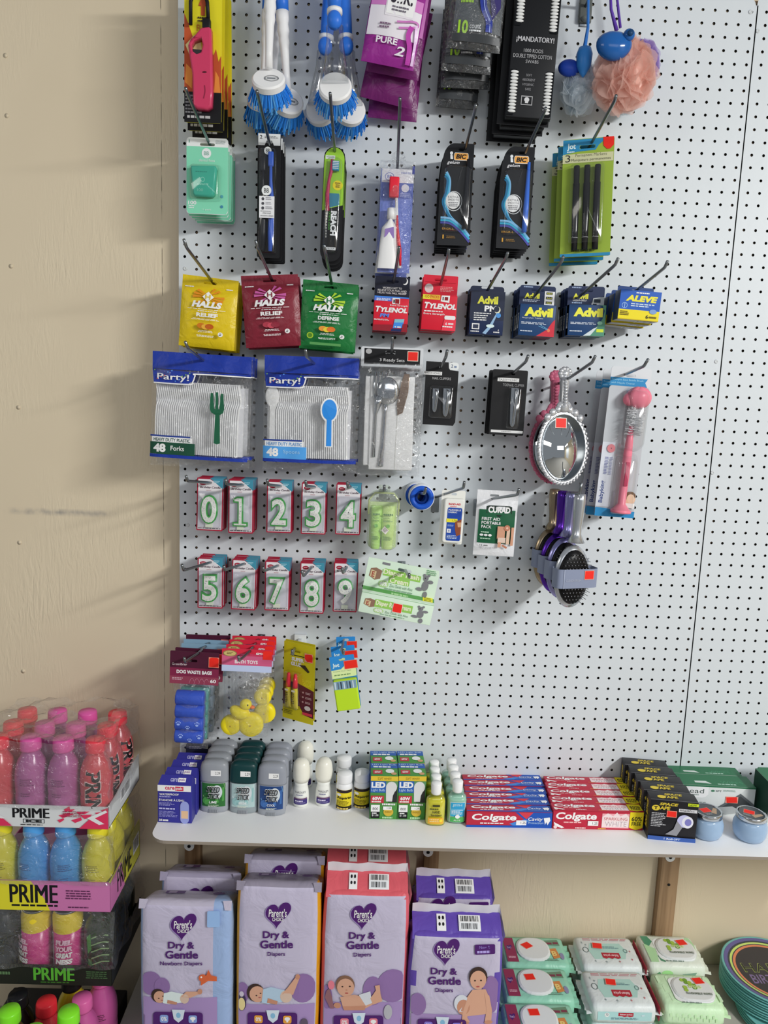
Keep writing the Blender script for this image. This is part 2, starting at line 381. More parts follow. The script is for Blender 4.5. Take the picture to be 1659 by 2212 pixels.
# wooden battens carrying the board and the shelf
def wood_mat():
    mt = bpy.data.materials.new('raw_pine'); mt.use_nodes = True; nt = mt.node_tree; n = nt.nodes; L = nt.links; b = n['Principled BSDF']
    tc = n.new('ShaderNodeTexCoord'); mp = n.new('ShaderNodeMapping'); mp.inputs['Scale'].default_value = (60, 60, 3); L.new(tc.outputs['Object'], mp.inputs[0])
    g = n.new('ShaderNodeTexNoise'); g.inputs['Scale'].default_value = 1; g.inputs['Detail'].default_value = 4; L.new(mp.outputs[0], g.inputs['Vector'])
    cr = n.new('ShaderNodeValToRGB'); cr.color_ramp.elements[0].color = (0.20, 0.115, 0.055, 1); cr.color_ramp.elements[1].color = (0.42, 0.27, 0.15, 1); cr.color_ramp.elements[0].position = .35; cr.color_ramp.elements[1].position = .65
    L.new(g.outputs['Fac'], cr.inputs[0]); L.new(cr.outputs[0], b.inputs['Base Color']); b.inputs['Roughness'].default_value = 0.6
    return mt
WOOD = wood_mat()
for i, (x0, x1) in enumerate([(-0.004, 0.034), (0.578, 0.614), (1.162, 1.206)]):
    mb = MB(); mb.box(x0, x1, 0.0055, WY-0.0003, ZDK+0.0005, 2.40, WOOD, 0.001)
    mb.lathe([(0.0035, 0), (0.0035, 0.001)], BLACK, 10, ((x0+x1)/2, 0.0052, 0.40), axis='y')
    struct('trim_%d' % (i+1), mb)
# the two white pegboard sheets, every hole a real hole
PEG = bpy.data.materials.new('white_pegboard'); PEG.use_nodes = True
b = PEG.node_tree.nodes['Principled BSDF']; b.inputs['Base Color'].default_value = (0.715, 0.76, 0.795, 1); b.inputs['Roughness'].default_value = 0.42; b.inputs['Specular IOR Level'].default_value = 0.3
nz = PEG.node_tree.nodes.new('ShaderNodeTexNoise'); nz.inputs['Scale'].default_value = 60; bp = PEG.node_tree.nodes.new('ShaderNodeBump'); bp.inputs['Strength'].default_value = 0.12; bp.inputs['Distance'].default_value = 0.002
tc = PEG.node_tree.nodes.new('ShaderNodeTexCoord'); PEG.node_tree.links.new(tc.outputs['Object'], nz.inputs['Vector'])
PEG.node_tree.links.new(nz.outputs['Fac'], bp.inputs['Height']); PEG.node_tree.links.new(bp.outputs[0], b.inputs['Normal'])
PEGE = mat('#4a3c30', 0.8); PEGH = mat('#1c1815', 0.9)
I = 0.0254
def pegboard(name, label, x_first, ncol, xl, xr, zt, zoff=0.0, rc=0.0):
    mb = MB(); N = 12; R_ = 0.0031; hs = I/2; T = 0.0055
    circ = [(math.cos(2*math.pi*k/N+math.pi/12), math.sin(2*math.pi*k/N+math.pi/12)) for k in range(N)]
    sq = []
    for c, s_ in circ:
        q = max(abs(c), abs(s_)); sq.append((c/q*hs, s_/q*hs))
    rows = [r for r in range(-1, 68)]
    vs = []; fs = []; ws = []
    corner = [(1, 1), (-1, 1), (-1, -1), (1, -1)]
    for ci in range(ncol):
        for r in rows:
            cx = x_first+ci*I; cz = 2.35-r*I+zoff; b0 = len(vs)
            for c, s_ in circ: vs.append((cx+c*R_, 0, cz+s_*R_))
            for x, z in sq: vs.append((cx+x, 0, cz+z))
            for c, s_ in circ: vs.append((cx+c*R_, T, cz+s_*R_))
            for x, z in corner: vs.append((cx+x*hs, 0, cz+z*hs))
            for k in range(N):
                k2 = (k+1) % N; fs.append((b0+k, b0+N+k, b0+N+k2, b0+k2)); ws.append((b0+k, b0+k2, b0+2*N+k2, b0+2*N+k))
            for j, k in enumerate((1, 4, 7, 10)): fs.append((b0+N+k, b0+3*N+j, b0+N+(k+1) % N))
    mb.add(vs, fs, PEG); 
    kb = len(mb.v); mb.f += ws; kk = mb.mi(PEGH); mb.m += [kk]*len(ws); mb.s += [True]*len(ws)
    gx0 = x_first-hs; gx1 = x_first+(ncol-1)*I+hs; gz1 = 2.35+I+hs+zoff; gz0 = 2.35-67*I-hs+zoff; zb = 0.62
    # plain margins round the grid of holes
    def q(x0, x1, z0, z1):
        if x1 > x0 and z1 > z0: mb.add([(x0, 0, z0), (x1, 0, z0), (x1, 0, z1), (x0, 0, z1)], [(0, 1, 2, 3)], PEG)
    q(xl, gx0, zb, gz1); q(gx1, xr, zb, gz1); q(gx0, gx1, zb, gz0)
    if rc >= 0: pts = [(xl, gz1), (xr, gz1)]+[(xr, zt-abs(rc))]+[(p[0], p[1]) for p in arcpts(xr-rc, zt-rc, rc, rc, 0, 90, 6)]+[(xl, zt)]
    else: pts = [(xl, gz1), (xr, gz1), (xr, zt)]+[(p[0], p[1]) for p in arcpts(xl-rc, zt+rc, -rc, -rc, 90, 180, 6)]
    mb.add([(p[0], 0, p[1]) for p in pts], [tuple(range(len(pts)))], PEG)
    for x in (xl, xr): mb.add([(x, 0, zb), (x, T, zb), (x, T, zt-.02), (x, 0, zt-.02)], [(0, 1, 2, 3)], PEGE)
    mb.add([(xl, 0, zb), (xr, 0, zb), (xr, T, zb), (xl, T, zb)], [(0, 1, 2, 3)], PEGE)
    mb.add([(xl, T, zb), (xl+0.012, T, zb), (xl+0.012, T, zt-.02), (xl, T, zt-.02)], [(0, 1, 2, 3)], PEGE)
    root = thing(name, label, 'pegboard', Vector((xl, 0, zb)))
    o = mb.build('perforated_sheet', None); o.parent = root; o.matrix_parent_inverse = root.matrix_world.inverted()
    return root
def child(o, root): o.parent = root; o.matrix_parent_inverse = root.matrix_world.inverted(); return o
bpy.context.view_layer.update()
P1 = pegboard('pegboard', 'wide white pegboard sheet carrying all the hooks and goods', 0.0, 47, -0.0075, 1.1768, 2.405, 0, 0.022)
P2 = pegboard('pegboard', 'bare white pegboard sheet right of the vertical seam', 1.1992, 17, 1.1785, 1.62, 2.412, 0.001, -0.022)
bpy.context.view_layer.update()
for P, lst in ((P1, [(400, 580), (405, 1134), (1547, 781), (1621, 26)]), (P2, [(1539, 1021), (1637, 67)])):
    for u, v in lst:
        p = px(u, v, 0); s_ = MB(); s_.lathe([(0.0045, 0), (0.0042, 0.0012), (0.0022, 0.0018), (0.0018, 0.0010)], mat('#c6cacc', 0.35), 16, axis='y')
        child(s_.build('screw_head', None, Matrix.Translation((p.x, 0, p.z))), P)
# ------------------------------------------------------------------ white shelf under the board
mb = MB(); T_ = 0.0068; SHW = mat('#e4e8e6', 0.4); SHE = mat('#8d8378', 0.8)
out = [(1.62, -0.0005), (1.62, -0.25)]+[(p[0], p[1]) for p in arcpts(0.022, -0.215, 0.037, 0.035, 270, 180, 8)]+[(-0.0155, -0.0005)]
k = len(out)
top = [(x, y, ZSH) for x, y in out]; bot = [(x, y, ZSH-T_) for x, y in out]
mb.add(top, [tuple(range(k))], SHW); mb.add(bot, [tuple(range(k-1, -1, -1))], SHE)
mb.add(top+bot, [(i, k+i, k+(i+1) % k, (i+1) % k) for i in range(k)], SHE)
SH = thing('wall_shelf', 'long white shelf board with raw edge below the pegboard', 'shelf', Vector((-0.015, 0, ZSH-T_)))
bpy.context.view_layer.update()
child(mb.build('shelf_board'), SH)
for u, v in [(408, 1829), (925, 1842), (1449, 1853)]:
    p = px(u, v, 0.0); s_ = MB(); z1 = ZSH-T_-0.0003; BRK = mat('#dfe2e2', .4)
    s_.box(p.x-0.012, p.x+0.012, -0.19, 0.005, z1-0.0025, z1, BRK)
    out_ = [(p.x-0.012, z1-.0026), (p.x-0.012, p.z)]+[(x, z) for x, z in arcpts(p.x, p.z, 0.012, 0.012, 180, 360, 10)]+[(p.x+0.012, z1-.0026)]
    s_.prism(out_, 0.0018, 0.0052, BRK); s_.lathe([(0.0042, 0), (0.0040, 0.0012), (.001, .0014)], BLACK, 12, (p.x, 0.0017, p.z), axis='y')
    child(s_.build('bracket'), SH)
# ------------------------------------------------------------------ low display deck
mb = MB(); DK = mat('#b0aca4', 0.5)
mb.box(-0.098, 1.65, -0.62, WY-0.001, ZDK-0.03, ZDK, DK, 0.003)
dk = thing('display_deck', 'low grey display deck along the wall holding diapers and wipes', 'shelf', Vector((-0.125, -0.62, 0)))
bpy.context.view_layer.update()
child(mb.build('deck_top'), dk); mb = MB(); mb.box(-0.085, 1.62, -0.57, WY-0.002, 0.0005, ZDK-0.0302, mat('#6f6d6a', .6)); child(mb.build('plinth'), dk)
# ------------------------------------------------------------------ peg hooks
HK = {}
def hook(name, em, d_em, elbow, tip, L=0.235, where='', dark=True):
    A = px(*em, d_em); B = px(*elbow, L); Tp = px(*tip, L+0.012)
    t = -A.y/(B.y-A.y) if abs(B.y-A.y) > 1e-6 else 0
    base = A+(B-A)*(-t if False else (0-A.y)/(B.y-A.y))
    if d_em > 0.12: base = Vector((A.x, 0, A.z-d_em*.12))
    elif (base-A).length > 0.2: base = Vector((A.x, 0, A.z-0.01))
    base.y = -0.0005
    h = MB(); mt = STEEL; r = 0.0030
    dirv = (B-A).normalized(); k1 = B-dirv*0.006; k2 = B+(Tp-B).normalized()*0.006
    h.tube([base, base+(A-base)*.5, A, A+(B-A)*.5, k1, B+(k2-B)*.2, k2, Tp], [r*.9, r, r, r, r, r, r, r*.92], mt, 10)
    g = MB(); g.box(-0.0085, 0.0085, -0.0022, -0.0003, -0.034, 0.004, STEEL, 0.0008)
    root = thing('peg_hook', 'steel peg hook '+where, 'hook', Vector(base), 'steel peg hooks on the pegboard')
    bpy.context.view_layer.update()
    child(h.build('rod'), root); child(g.build('base_plate', None, Matrix.Translation((base.x, 0, base.z))), root)
    HK[name] = (base, A, B); return root
# ================================================================== goods on the hooks
def sprism(mb, pts, y0, y1, mt, b=0.002, holes=(), steps=2):
    """extruded outline whose front rim is rounded by b"""
    def inset(l, q):
        n = len(l); o = []
        ar = sum(l[i][0]*l[(i+1) % n][1]-l[(i+1) % n][0]*l[i][1] for i in range(n)); sg = 1 if ar > 0 else -1
        for i in range(n):
            a, p, c = l[i-1], l[i], l[(i+1) % n]
            e1 = Vector((p[0]-a[0], p[1]-a[1])); e2 = Vector((c[0]-p[0], c[1]-p[1]))
            if e1.length < 1e-9 or e2.length < 1e-9: o.append(p); continue
            e1.normalize(); e2.normalize(); nn = Vector((-(e1.y+e2.y), e1.x+e2.x))*sg
            if nn.length < 1e-6: o.append(p); continue
            nn.normalize(); o.append((p[0]+nn.x*q, p[1]+nn.y*q))
        return o
    loops = [list(pts)]+[list(h) for h in holes]
    for i in range(1, len(loops)):
        l = loops[i]; ar = sum(l[k][0]*l[(k+1) % len(l)][1]-l[(k+1) % len(l)][0]*l[k][1] for k in range(len(l)))
        loops[i] = l
    levels = []
    for k in range(steps+1):
        a = math.pi/2*k/steps; levels.append((b*(1-math.sin(a)), y0+b*(1-math.cos(a)) if False else y0+b*(1-math.cos(a))))
    # front (k=0) has full inset b at y0 ; last has none at y0+b
    flat = []; base = []; start = 0
    lv = [[inset(loops[0], q)]+[inset(h, -q) for h in loops[1:]] for q, _ in levels]
    tris = geometry.tessellate_polygon([[Vector((p[0], p[1], 0)) for p in l] for l in lv[0]])
    vs = []; 
    for (q, y), L in zip(levels+[(0, y1)], lv+[loops]):
        for l in L: vs += [(p[0], y, p[1]) for p in l]
    n = sum(len(l) for l in loops)
    fs = [tuple(t) for t in tris]
    mb.add(vs, fs, mt, False)
    sd = []; nl = len(levels)+1
    for k in range(nl-1):
        b0 = 0
        for l in loops:
            m_ = len(l)
            for i in range(m_): sd.append((k*n+b0+i, k*n+b0+(i+1) % m_, (k+1)*n+b0+(i+1) % m_, (k+1)*n+b0+i))
            b0 += m_
    base_i = len(mb.v)-len(vs); k_ = mb.mi(mt)
    for f in sd: mb.f.append([base_i+i for i in f]); mb.m.append(k_); mb.s.append(True)
    bt = geometry.tessellate_polygon([[Vector((p[0], p[1], 0)) for p in l] for l in loops])
    for t in bt: mb.f.append([base_i+(nl-1)*n+i for i in reversed(t)]); mb.m.append(k_); mb.s.append(False)
def tracer(M, d):
    Mi = M.inverted()
    def q(u, v, dd=None):
        p = Mi @ px(u, v, d if dd is None else dd); return (p.x, p.z)
    return q
def part(mb, name, root, label=None):
    o = mb.build(name); o.parent = root
    if label: o['label'] = label
    return o
def sub(mb, name, par, label=None): return part(mb, name, par, label)
def cardmb(w, h, mt, th=0.0012, r=0.003, hole=None, outline=None):
    mb = MB(); mb.prism(outline or rrect(0, -h, w, 0, r), 0, th, mt, holes=[hole] if hole else []); return mb
def blister(root, x0, z0, x1, z1, dep, r=0.006, taper=0.003, name='blister', mt=None):
    mb = MB(); a = rrect(x0, z0, x1, z1, r, 4); n = len(a)
    b_ = rrect(x0+taper, z0+taper, x1-taper, z1-taper, r, 4); c_ = rrect(x0+taper*1.8, z0+taper*1.8, x1-taper*1.8, z1-taper*1.8, r, 4)
    vs = [(p[0], -0.0004, p[1]) for p in a]+[(p[0], -dep*.85, p[1]) for p in b_]+[(p[0], -dep, p[1]) for p in c_]
    fs = [(k*n+i, k*n+(i+1) % n, (k+1)*n+(i+1) % n, (k+1)*n+i) for k in range(2) for i in range(n)]+[tuple(range(2*n, 3*n))]
    mb.add(vs, fs, mt or BLIS(), True); return part(mb, name, root)
def hook_at(x, z, L, where):
    base = Vector((x, -0.0005, z)); h = MB(); e = Vector((x, -L, z+L*0.13))
    h.tube([base, e, e+Vector((0, -.004, .006)), e+Vector((0, -.008, .022))], 0.003, STEEL, 10)
    g = MB(); g.box(-0.0085, 0.0085, -0.0022, -0.0003, -0.034, 0.004, STEEL, 0.0008)
    root = thing('peg_hook', 'steel peg hook '+where, 'hook', base, 'steel peg hooks on the pegboard'); bpy.context.view_layer.update()
    child(h.build('rod'), root); child(g.build('base_plate', None, Matrix.Translation(base)), root); return root
def V(*a): return Vector(a)
# ---------------- top row ------------------------------------------------
# pink barbecue lighters on yellow flame cards
D = 0.135; M, w, h = frame((398, -75), (480, -71), (405, 264), D)
R0 = thing('lighter_card', 'x', 'lighter', M, 'lighter cards on one hook')
YL = mat('#d9cd27', .4); FL1 = mat('#b4502a', .5); FL2 = mat('#d98a3c', .5); FL3 = mat('#e8d898', .5)
mb = cardmb(w, h, YL, r=.004, hole=slot(w/2, -0.022, .02, .006)); a = Art(mb, flat(w, h))
a.rect(0, .36, .12, .8, FL1); a.poly([(0, .3), (.1, .36), (.3, .5), (.42, .62), (.3, .8), (0, .8)], FL1).poly([(.03, .5), (.25, .44), (.42, .42), (.5, .6), (.2, .6)], FL3).poly([(.05, .62), (.22, .66), (.2, .78), (.02, .74)], FL2)
a.poly([(.7, .8), (.72, .6), (.85, .52), (.92, .6), (.99, .56), (.99, .8)], FL1).poly([(.8, .8), (.84, .66), (.93, .7), (.97, .8)], FL2)
a.rect(0, .8, 1, 1, BLACK).lines(.03, .82, .5, .95, 6, mat('#77777a')).lines(.08, .955, .9, .972, 1, mat('#b0b0b0'), 1)
a.poly([(.38, .25), (.5, .17), (.62, .25), (.55, .25), (.55, .31), (.45, .31), (.45, .25)], FL1).lines(.36, .32, .66, .36, 2, mat('#3a2a20')).text('FLEXI', .34, .37, .68, .41, FL1).lines(.36, .42, .64, .47, 3, mat('#3a2a20'))
part(mb, 'backing_card', R0)
q = tracer(M, D); PK = mat('#c23a5e', .22)
body = [q(*p) for p in [(438, 68), (455, 66), (460, 70), (462, 150), (463, 205), (461, 236), (452, 243), (430, 241), (421, 234), (420, 205), (419, 165), (413, 128), (410, 105), (415, 92), (426, 82)]]
hole = [q(*p) for p in [(439, 90), (441, 105), (438, 120), (429, 124), (420, 118), (418, 104), (424, 95)]]
mb = MB(); sprism(mb, body, -0.017, -0.001, PK, .004, [hole]); a = Art(mb, lambda u, v, l: (*[q(u, v)[0]], -0.017-l, q(u, v)[1]))
a.ell(446, 164, 5, 2, mat('#551828')).stroke([(446, 192), (447, 205), (444, 220)], 2.4, mat('#8a2340'))
lb = part(mb, 'lighter', R0, 'pink plastic lighter body')
mb = MB(); mb.box(q(440, 66)[0], q(457, 66)[0], -.014, -.002, q(440, 68)[1], q(440, 46)[1], BLACK, .002)
mb.tube([(q(452, 48)[0], -.008, q(452, 48)[1]), (q(450, 10)[0], -.008, q(450, 10)[1]), (q(444, -12)[0], -.008, q(444, -12)[1]), (q(434, -18)[0], -.008, q(434, -18)[1]), (q(421, -12)[0], -.008, q(421, -12)[1]), (q(414, 8)[0], -.008, q(414, 8)[1]), (q(414, 58)[0], -.008, q(414, 58)[1])], .0035, BLACK, 10); sub(mb, 'nozzle', lb)
mb = MB(); sprism(mb, [q(*p) for p in [(419, 112), (440, 114), (438, 124), (428, 129), (420, 122)]], -.013, -.004, mat('#2d2d2f', .4), .001); sub(mb, 'trigger', lb)
stack(R0, 4, .033, 'pink lighter on a yellow flame card', dz=-.003)
hook_at(px(445, -50, .0).x, px(445, -45, .0).z, .2, 'above the frame edge holding the lighter cards')
# dish brushes
BLU = mat('#2f6fd0', .35); BRI = mat('#3590e6', .6); BRI2 = mat('#6cb8f4', .6)
def dish_brush(name, label, P0, top, clearbody, tilt_z, group, tw=0):
    """P0 centre of the head (metres), handle rising to `top`"""
    R = thing(name, label, 'dish brush', Matrix.Translation(P0), group); d = (top-P0); L = d.length; u = d.normalized()
    nrm = Vector((math.sin(math.radians(tw)), -math.cos(math.radians(tilt_z)), math.sin(math.radians(tilt_z)))).normalized()   # back of the head looks this way
    ax = nrm.orthogonal().normalized(); ay = nrm.cross(ax)
    wm = mat('#e6e7e4', .3)
    def disc(mb, r0, r1, h0, h1, mt, n=26, fl=False):
        vs = [Vector(nrm*h0+(ax*math.cos(2*math.pi*k/n)+ay*math.sin(2*math.pi*k/n))*r0) for k in range(n)]+[Vector(nrm*h1+(ax*math.cos(2*math.pi*k/n)+ay*math.sin(2*math.pi*k/n))*r1) for k in range(n)]
        mb.add(vs, [(k, (k+1) % n, n+(k+1) % n, n+k) for k in range(n)], mt, True); mb.add(vs[:n], [tuple(range(n))], mt); mb.add(vs[n:], [tuple(range(n))], mt)
    mb = MB(); r = .0315; disc(mb, r, r*1.0, -.010, .001, wm); disc(mb, r, r*.9, .001, .004, wm)
    if not clearbody:   # logo oval on the white back
        c0 = nrm*.0042; e1 = (Vector((1, 0, 0))-nrm*nrm.x).normalized(); e2 = nrm.cross(e1)
        fn = lambda a_, b_, l: tuple(c0+nrm*l+e1*a_+e2*b_)
        a = Art(mb, fn); a.ring(.006, -.002, .014, .009, .9, mat('#555a60')).ring(.006, -.002, .0115, .0066, .93, mat('#555a60')); a.l += .0001
        a.mb.add([fn(x, y, a.l) for x, y in [(-.002, -.004), (.014, -.004), (.014, 0), (-.002, 0)]], [(0, 1, 2, 3)], mat('#777c82'))
    hd = part(mb, 'brush_head', R)
    mb = MB(); rnd = random.Random(3)
    for rr, nn in ((.029, 84), (.024, 64), (.018, 46), (.011, 26), (.004, 8)):
        for k in range(nn):
            th = 2*math.pi*k/nn+rnd.random()*.2; o = ax*math.cos(th)+ay*math.sin(th)
            p = o*rr-nrm*.009; e = o*(rr*1.42+rnd.uniform(-.002, .002))-nrm*(.040+rnd.uniform(-.005, .003)); s_ = (o.cross(nrm)).normalized()*.0013
            e += o.cross(nrm)*rnd.uniform(-.003, .003)
            mb.add([p-s_, p+s_, e+s_*1.1, e-s_*1.1], [(0, 1, 2, 3)], BRI if rnd.random() < .6 else BRI2)
            s2 = o*.0012; mb.add([p-s2, p+s2, e+s2, e-s2], [(0, 1, 2, 3)], BRI)
    disc(mb, .0285, .036, -.009, -.034, BRI)
    bo = sub(mb, 'bristles', hd, 'bright blue bristles'); bo['kind'] = 'stuff'
    mb = MB(); s0 = nrm*.001+u*.02
    if not clearbody:
        mb.tube([s0, s0+u*.03, s0+u*.075, s0+u*.085, s0+u*.095, s0+u*.105, s0+u*.117, s0+u*.125, s0+u*.14], [.0075, .007, .0085, .0105, .0095, .0118, .0105, .0125, .013], wm, 14)
        part(mb, 'neck', R, 'white plastic neck with finger grips'); g0 = s0+u*.139
    else:
        cm = clear('brush_body', tint=(.86, .87, .88), gl=.12, rough=.1)
        mb.tube([s0*.3, s0+u*.02, s0+u*.06, s0+u*.085], [.026, .022, .016, .0165], cm, 18)
        part(mb, 'soap_chamber', R, 'clear soap chamber')
        mb = MB(); mb.ell((0, 0, 0), (.014, .012, .017), BLU); bt = part(mb, 'soap_button', R, 'round blue push button'); bt.location = s0+u*.092+Vector((0, -.012, 0))
        mb = MB(); mb.tube([s0+u*.108, s0+u*.116], [.0145, .0145], wm, 16); part(mb, 'collar', R); g0 = s0+u*.115
    mb = MB(); mb.tube([g0, g0+u*.02, g0+u*.09, top-P0-u*.01, top-P0], [.0125, .0135, .0145, .012, .006], BLU, 14); part(mb, 'grip', R, 'blue rubber grip'); return R
gb = 'white necked dish brushes on one hook'
dish_brush('dish_brush', 'white necked dish brush with oval logo, frontmost on its hook', px(580, 172, .16), px(587, -150, .15), False, 36, gb)
dish_brush('dish_brush', 'white necked dish brush tilted right, behind the frontmost one', px(622, 218, .10), px(598, -140, .10), False, 24, gb, 20)
dish_brush('dish_brush', 'dish brush whose bristles show below the frontmost white head', px(568, 212, .075), px(590, -130, .07), False, 40, gb)
dish_brush('dish_brush', 'rearmost dish brush, low bristles against the board under the white heads', px(588, 232, .062), px(600, -110, .055), False, 40, gb)
gb = 'clear soap dispensing dish brushes on one hook'
dish_brush('dish_brush', 'clear bodied soap brush with blue button, frontmost on its hook', px(724, 188, .16), px(722, -120, .15), True, 20, gb)
dish_brush('dish_brush', 'clear bodied soap brush hanging behind on the left', px(692, 236, .075), px(722, -100, .07), True, 14, gb, -14)
dish_brush('dish_brush', 'clear bodied soap brush hanging behind on the right', px(756, 236, .075), px(736, -100, .07), True, 14, gb, 12)
hook_at(px(590, -100, 0).x, px(590, -100, 0).z, .19, 'above the frame edge holding the white necked brushes')
hook_at(px(728, -90, 0).x, px(728, -90, 0).z, .19, 'above the frame edge holding the clear soap brushes')
# pillow bag: front and back sheets bulging, returns (mesh builder, art function)
def pillow(w, h, th, mt, nx=14, ny=16, e=.45, top=0.12, wrk=0.0, seed=1, mb=None, back=True):
    mb = mb or MB(); rnd = random.Random(seed); ph = [rnd.uniform(0, 6.28) for _ in range(8)]
    def bul(u, v):
        u = min(1, max(0, u)); v = min(1, max(0, v)); vv = 0 if v < top else (v-top)/(1-top)
        s_ = (max(0, math.sin(math.pi*u))**e)*(max(0, math.sin(math.pi*min(1, vv)))**e)
        q = wrk*(math.sin(9*u+7*v+ph[0])*math.sin(13*v-5*u+ph[1])+.6*math.sin(21*u-11*v+ph[2])*math.sin(17*v+ph[3]))
        return th/2*s_+q*(0.25+.75*s_)
    fn = lambda u, v, l: (u*w, -bul(u, v)-l, -v*h)
    for sg in ((1, -1) if back else (1,)):
        vs = [(u_*w/nx, -sg*bul(u_/nx, v_/ny) if sg > 0 else max(0.0008, bul(u_/nx, v_/ny)), -v_*h/ny) for v_ in range(ny+1) for u_ in range(nx+1)]
        mb.add(vs, [(j*(nx+1)+i, (j+1)*(nx+1)+i, (j+1)*(nx+1)+i+1, j*(nx+1)+i+1) for j in range(ny) for i in range(nx)], mt, True)
    return mb, fn
# purple razor bags
PU = mat('#8e2a86', .3, kind='foil'); PUD = mat('#7a2176', .3); WH2 = mat('#dcd8de', .3); PKS = mat('#c478b8', .35)
def razor_bag(label, TL, TR, BL, D, front=False):
    M, w, h = frame(TL, TR, BL, D); R = thing('razor_bag', label, 'razor bag', M, 'purple razor bags on one hook')
    mb, fn = pillow(w, h, .026, PU if front else mat('#6a2060', .3, kind='foil'), wrk=.0015, seed=int(D*1000)); a = Art(mb, fn, .0006, 8, 10)
    if not front: a.rect(.05, .1, .95, .55, PKS); a = Art(MB(), fn)
    a.rect(.02, .40, .98, .72, WH2).rect(.02, .28, .98, .40, PKS)
    a.rect(.3, .12, .84, .5, WH2).rect(.32, .14, .82, .48, mat('#eeeef0')).text('silk.', .38, .16, .78, .36, mat('#2a2530'), .01, .15).lines(.42, .39, .74, .46, 2, mat('#6a6570'))
    a.lines(.24, .585, .5, .66, 2, mat('#7a6078')).text('PURE', .22, .735, .62, .80, WH2, .03).text('2', .6, .80, .78, .90, WH2, .02, .2)
    a.stroke([(.55, .56), (.9, .52), (.92, .57), (.60, .62)], .035, PKS, w/h).stroke([(.84, .58), (.80, .68), (.86, .80), (.87, .97)], .09, mat('#b03aa0', .3), w/h).stroke([(.92, .55), (.95, .75), (.95, .97)], .05, mat('#d8b8dc', .3), w/h)
    part(mb, 'pouch', R); mb = MB(); mb.prism(rrect(w*.1, -.0, w*.9, .03, .004), -.0006, .0006, PUD, holes=[slot(w*.5, .018, .02, .006)]); part(mb, 'hang_tab', R); return R
razor_bag('purple and white two blade razor bag, frontmost on its hook', (813, -70), (928, -46), (785, 132), .125, True)
razor_bag('dark purple razor bag tilted behind the frontmost white printed one', (820, -40), (935, -18), (781, 152), .09)
razor_bag('dark purple razor bag turned the most to the left', (822, 0), (935, 30), (768, 206), .06)
razor_bag('rearmost dark purple razor bag, lowest behind the white printed one', (815, 20), (922, 32), (785, 252), .03)
hook_at(px(862, -70, 0).x, px(862, -70, 0).z, .19, 'above the frame edge holding the purple razor bags')
# black razor bags with lime print
def black_bag(label, TL, TR, BL, D):
    M, w, h = frame(TL, TR, BL, D); R = thing('razor_bag', label, 'razor bag', M, 'black ten count razor bags on one hook')
    mb, fn = pillow(w, h, .03, mat('#26292b', .25, kind='foil'), wrk=.0016, seed=int(D*997)); a = Art(mb, fn, .0007, 8, 10); LM = mat('#9fcf3a', .4); GB = mat('#4c5257', .3)
    a.rect(.06, .12, .97, .8, GB); a.lines(.16, .26, .42, .50, 4, LM).text('10', .15, .68, .34, .84, LM, .04).text('count', .37, .72, .58, .775, WHITE).lines(.37, .79, .6, .83, 1, WHITE)
    for o_, mt in ((0, mat('#2c3a8c', .3)), (.012, mat('#8fa0d8', .3))): a.stroke([(.47+o_, .0), (.55+o_, .3), (.60+o_, .52), (.72+o_, .66), (.74+o_, .80)], .13 if not o_ else .015, mt, w/h)
    a.poly([(.68, .3), (.9, .18), (.92, .5), (.78, .66)], mat('#3a3468', .3)).rect(.06, .84, .97, .93, mat('#3a3d40', .3))
    part(mb, 'pouch', R)
    mb = MB(); f2 = pillow(w*1.02, h, .034, BAG(), mb=mb, wrk=.002, seed=5, back=False); o = part(mb, 'clear_wrap', R); o.location = (-w*.01, -.002, 0); return R
black_bag('black razor bag marked ten count in lime, frontmost on its hook', (985, -75), (1098, -62), (1000, 108), .125)
black_bag('black razor bag just below the frontmost ten count bag', (968, -30), (1075, -20), (975, 155), .09)
black_bag('third black razor bag down, lime print on its left edge', (962, -10), (1066, -5), (966, 190), .06)
black_bag('rearmost black razor bag with pointed bottom corners', (958, 20), (1048, 28), (958, 232), .03)
hook_at(px(1025, -70, 0).x, px(1025, -70, 0).z, .19, 'above the frame edge holding the black razor bags')
# cotton swab boxes
D = .125; M, w, h = frame((1118, -60), (1218, -52), (1094, 252), D); R0 = thing('cotton_swab_box', 'x', 'cotton swab box', M, 'black cotton swab boxes on one hook')
BK = mat('#17181b', .4); mb = MB(); mb.box(0, w, 0, .026, -h, 0, BK, .002); mb.box(-w*.14, w*1.02, .0262, .0275, -h*1.02, h*.06, BK)
a = Art(mb, flat(w, h), .0004); WI = mat('#0f1013', .15)
a.text('¡MANDATORY!', .10, .43, .92, .475, mat('#b4b4b8'), .01, fat=.004).text('1000 RODS', .28, .515, .70, .54, mat('#a8a8ab')).text('DOUBLE TIPPED COTTON', .06, .553, .90, .58, mat('#a8a8ab')).text('SWABS', .34, .592, .62, .615, mat('#a8a8ab'))
for k, t in enumerate(['SOFT', 'ABSORBENT', 'HYGIENIC', 'SAFE']): wd = .05*len(t)*.62; a.text(t, .44-wd/2, .69+k*.033, .44+wd/2, .707+k*.033, mat('#8f8f93'))
a.rect(.31, .845, .56, .91, mat('#a8a8ab')).rect(.325, .851, .545, .904, BK).ell(.435, .872, .055, .018, mat('#c8c8ca')).rect(.40, .88, .47, .897, mat('#c8c8ca'))
a.rect(.02, .0, .16, .36, WI).rect(.82, .0, .98, .40, WI).rect(.0, .665, .16, .985, WI).rect(.82, .665, .99, .985, WI)
part(mb, 'carton', R0); mb = MB(); CW = mat('#d6d7d6', .8); rnd = random.Random(2)
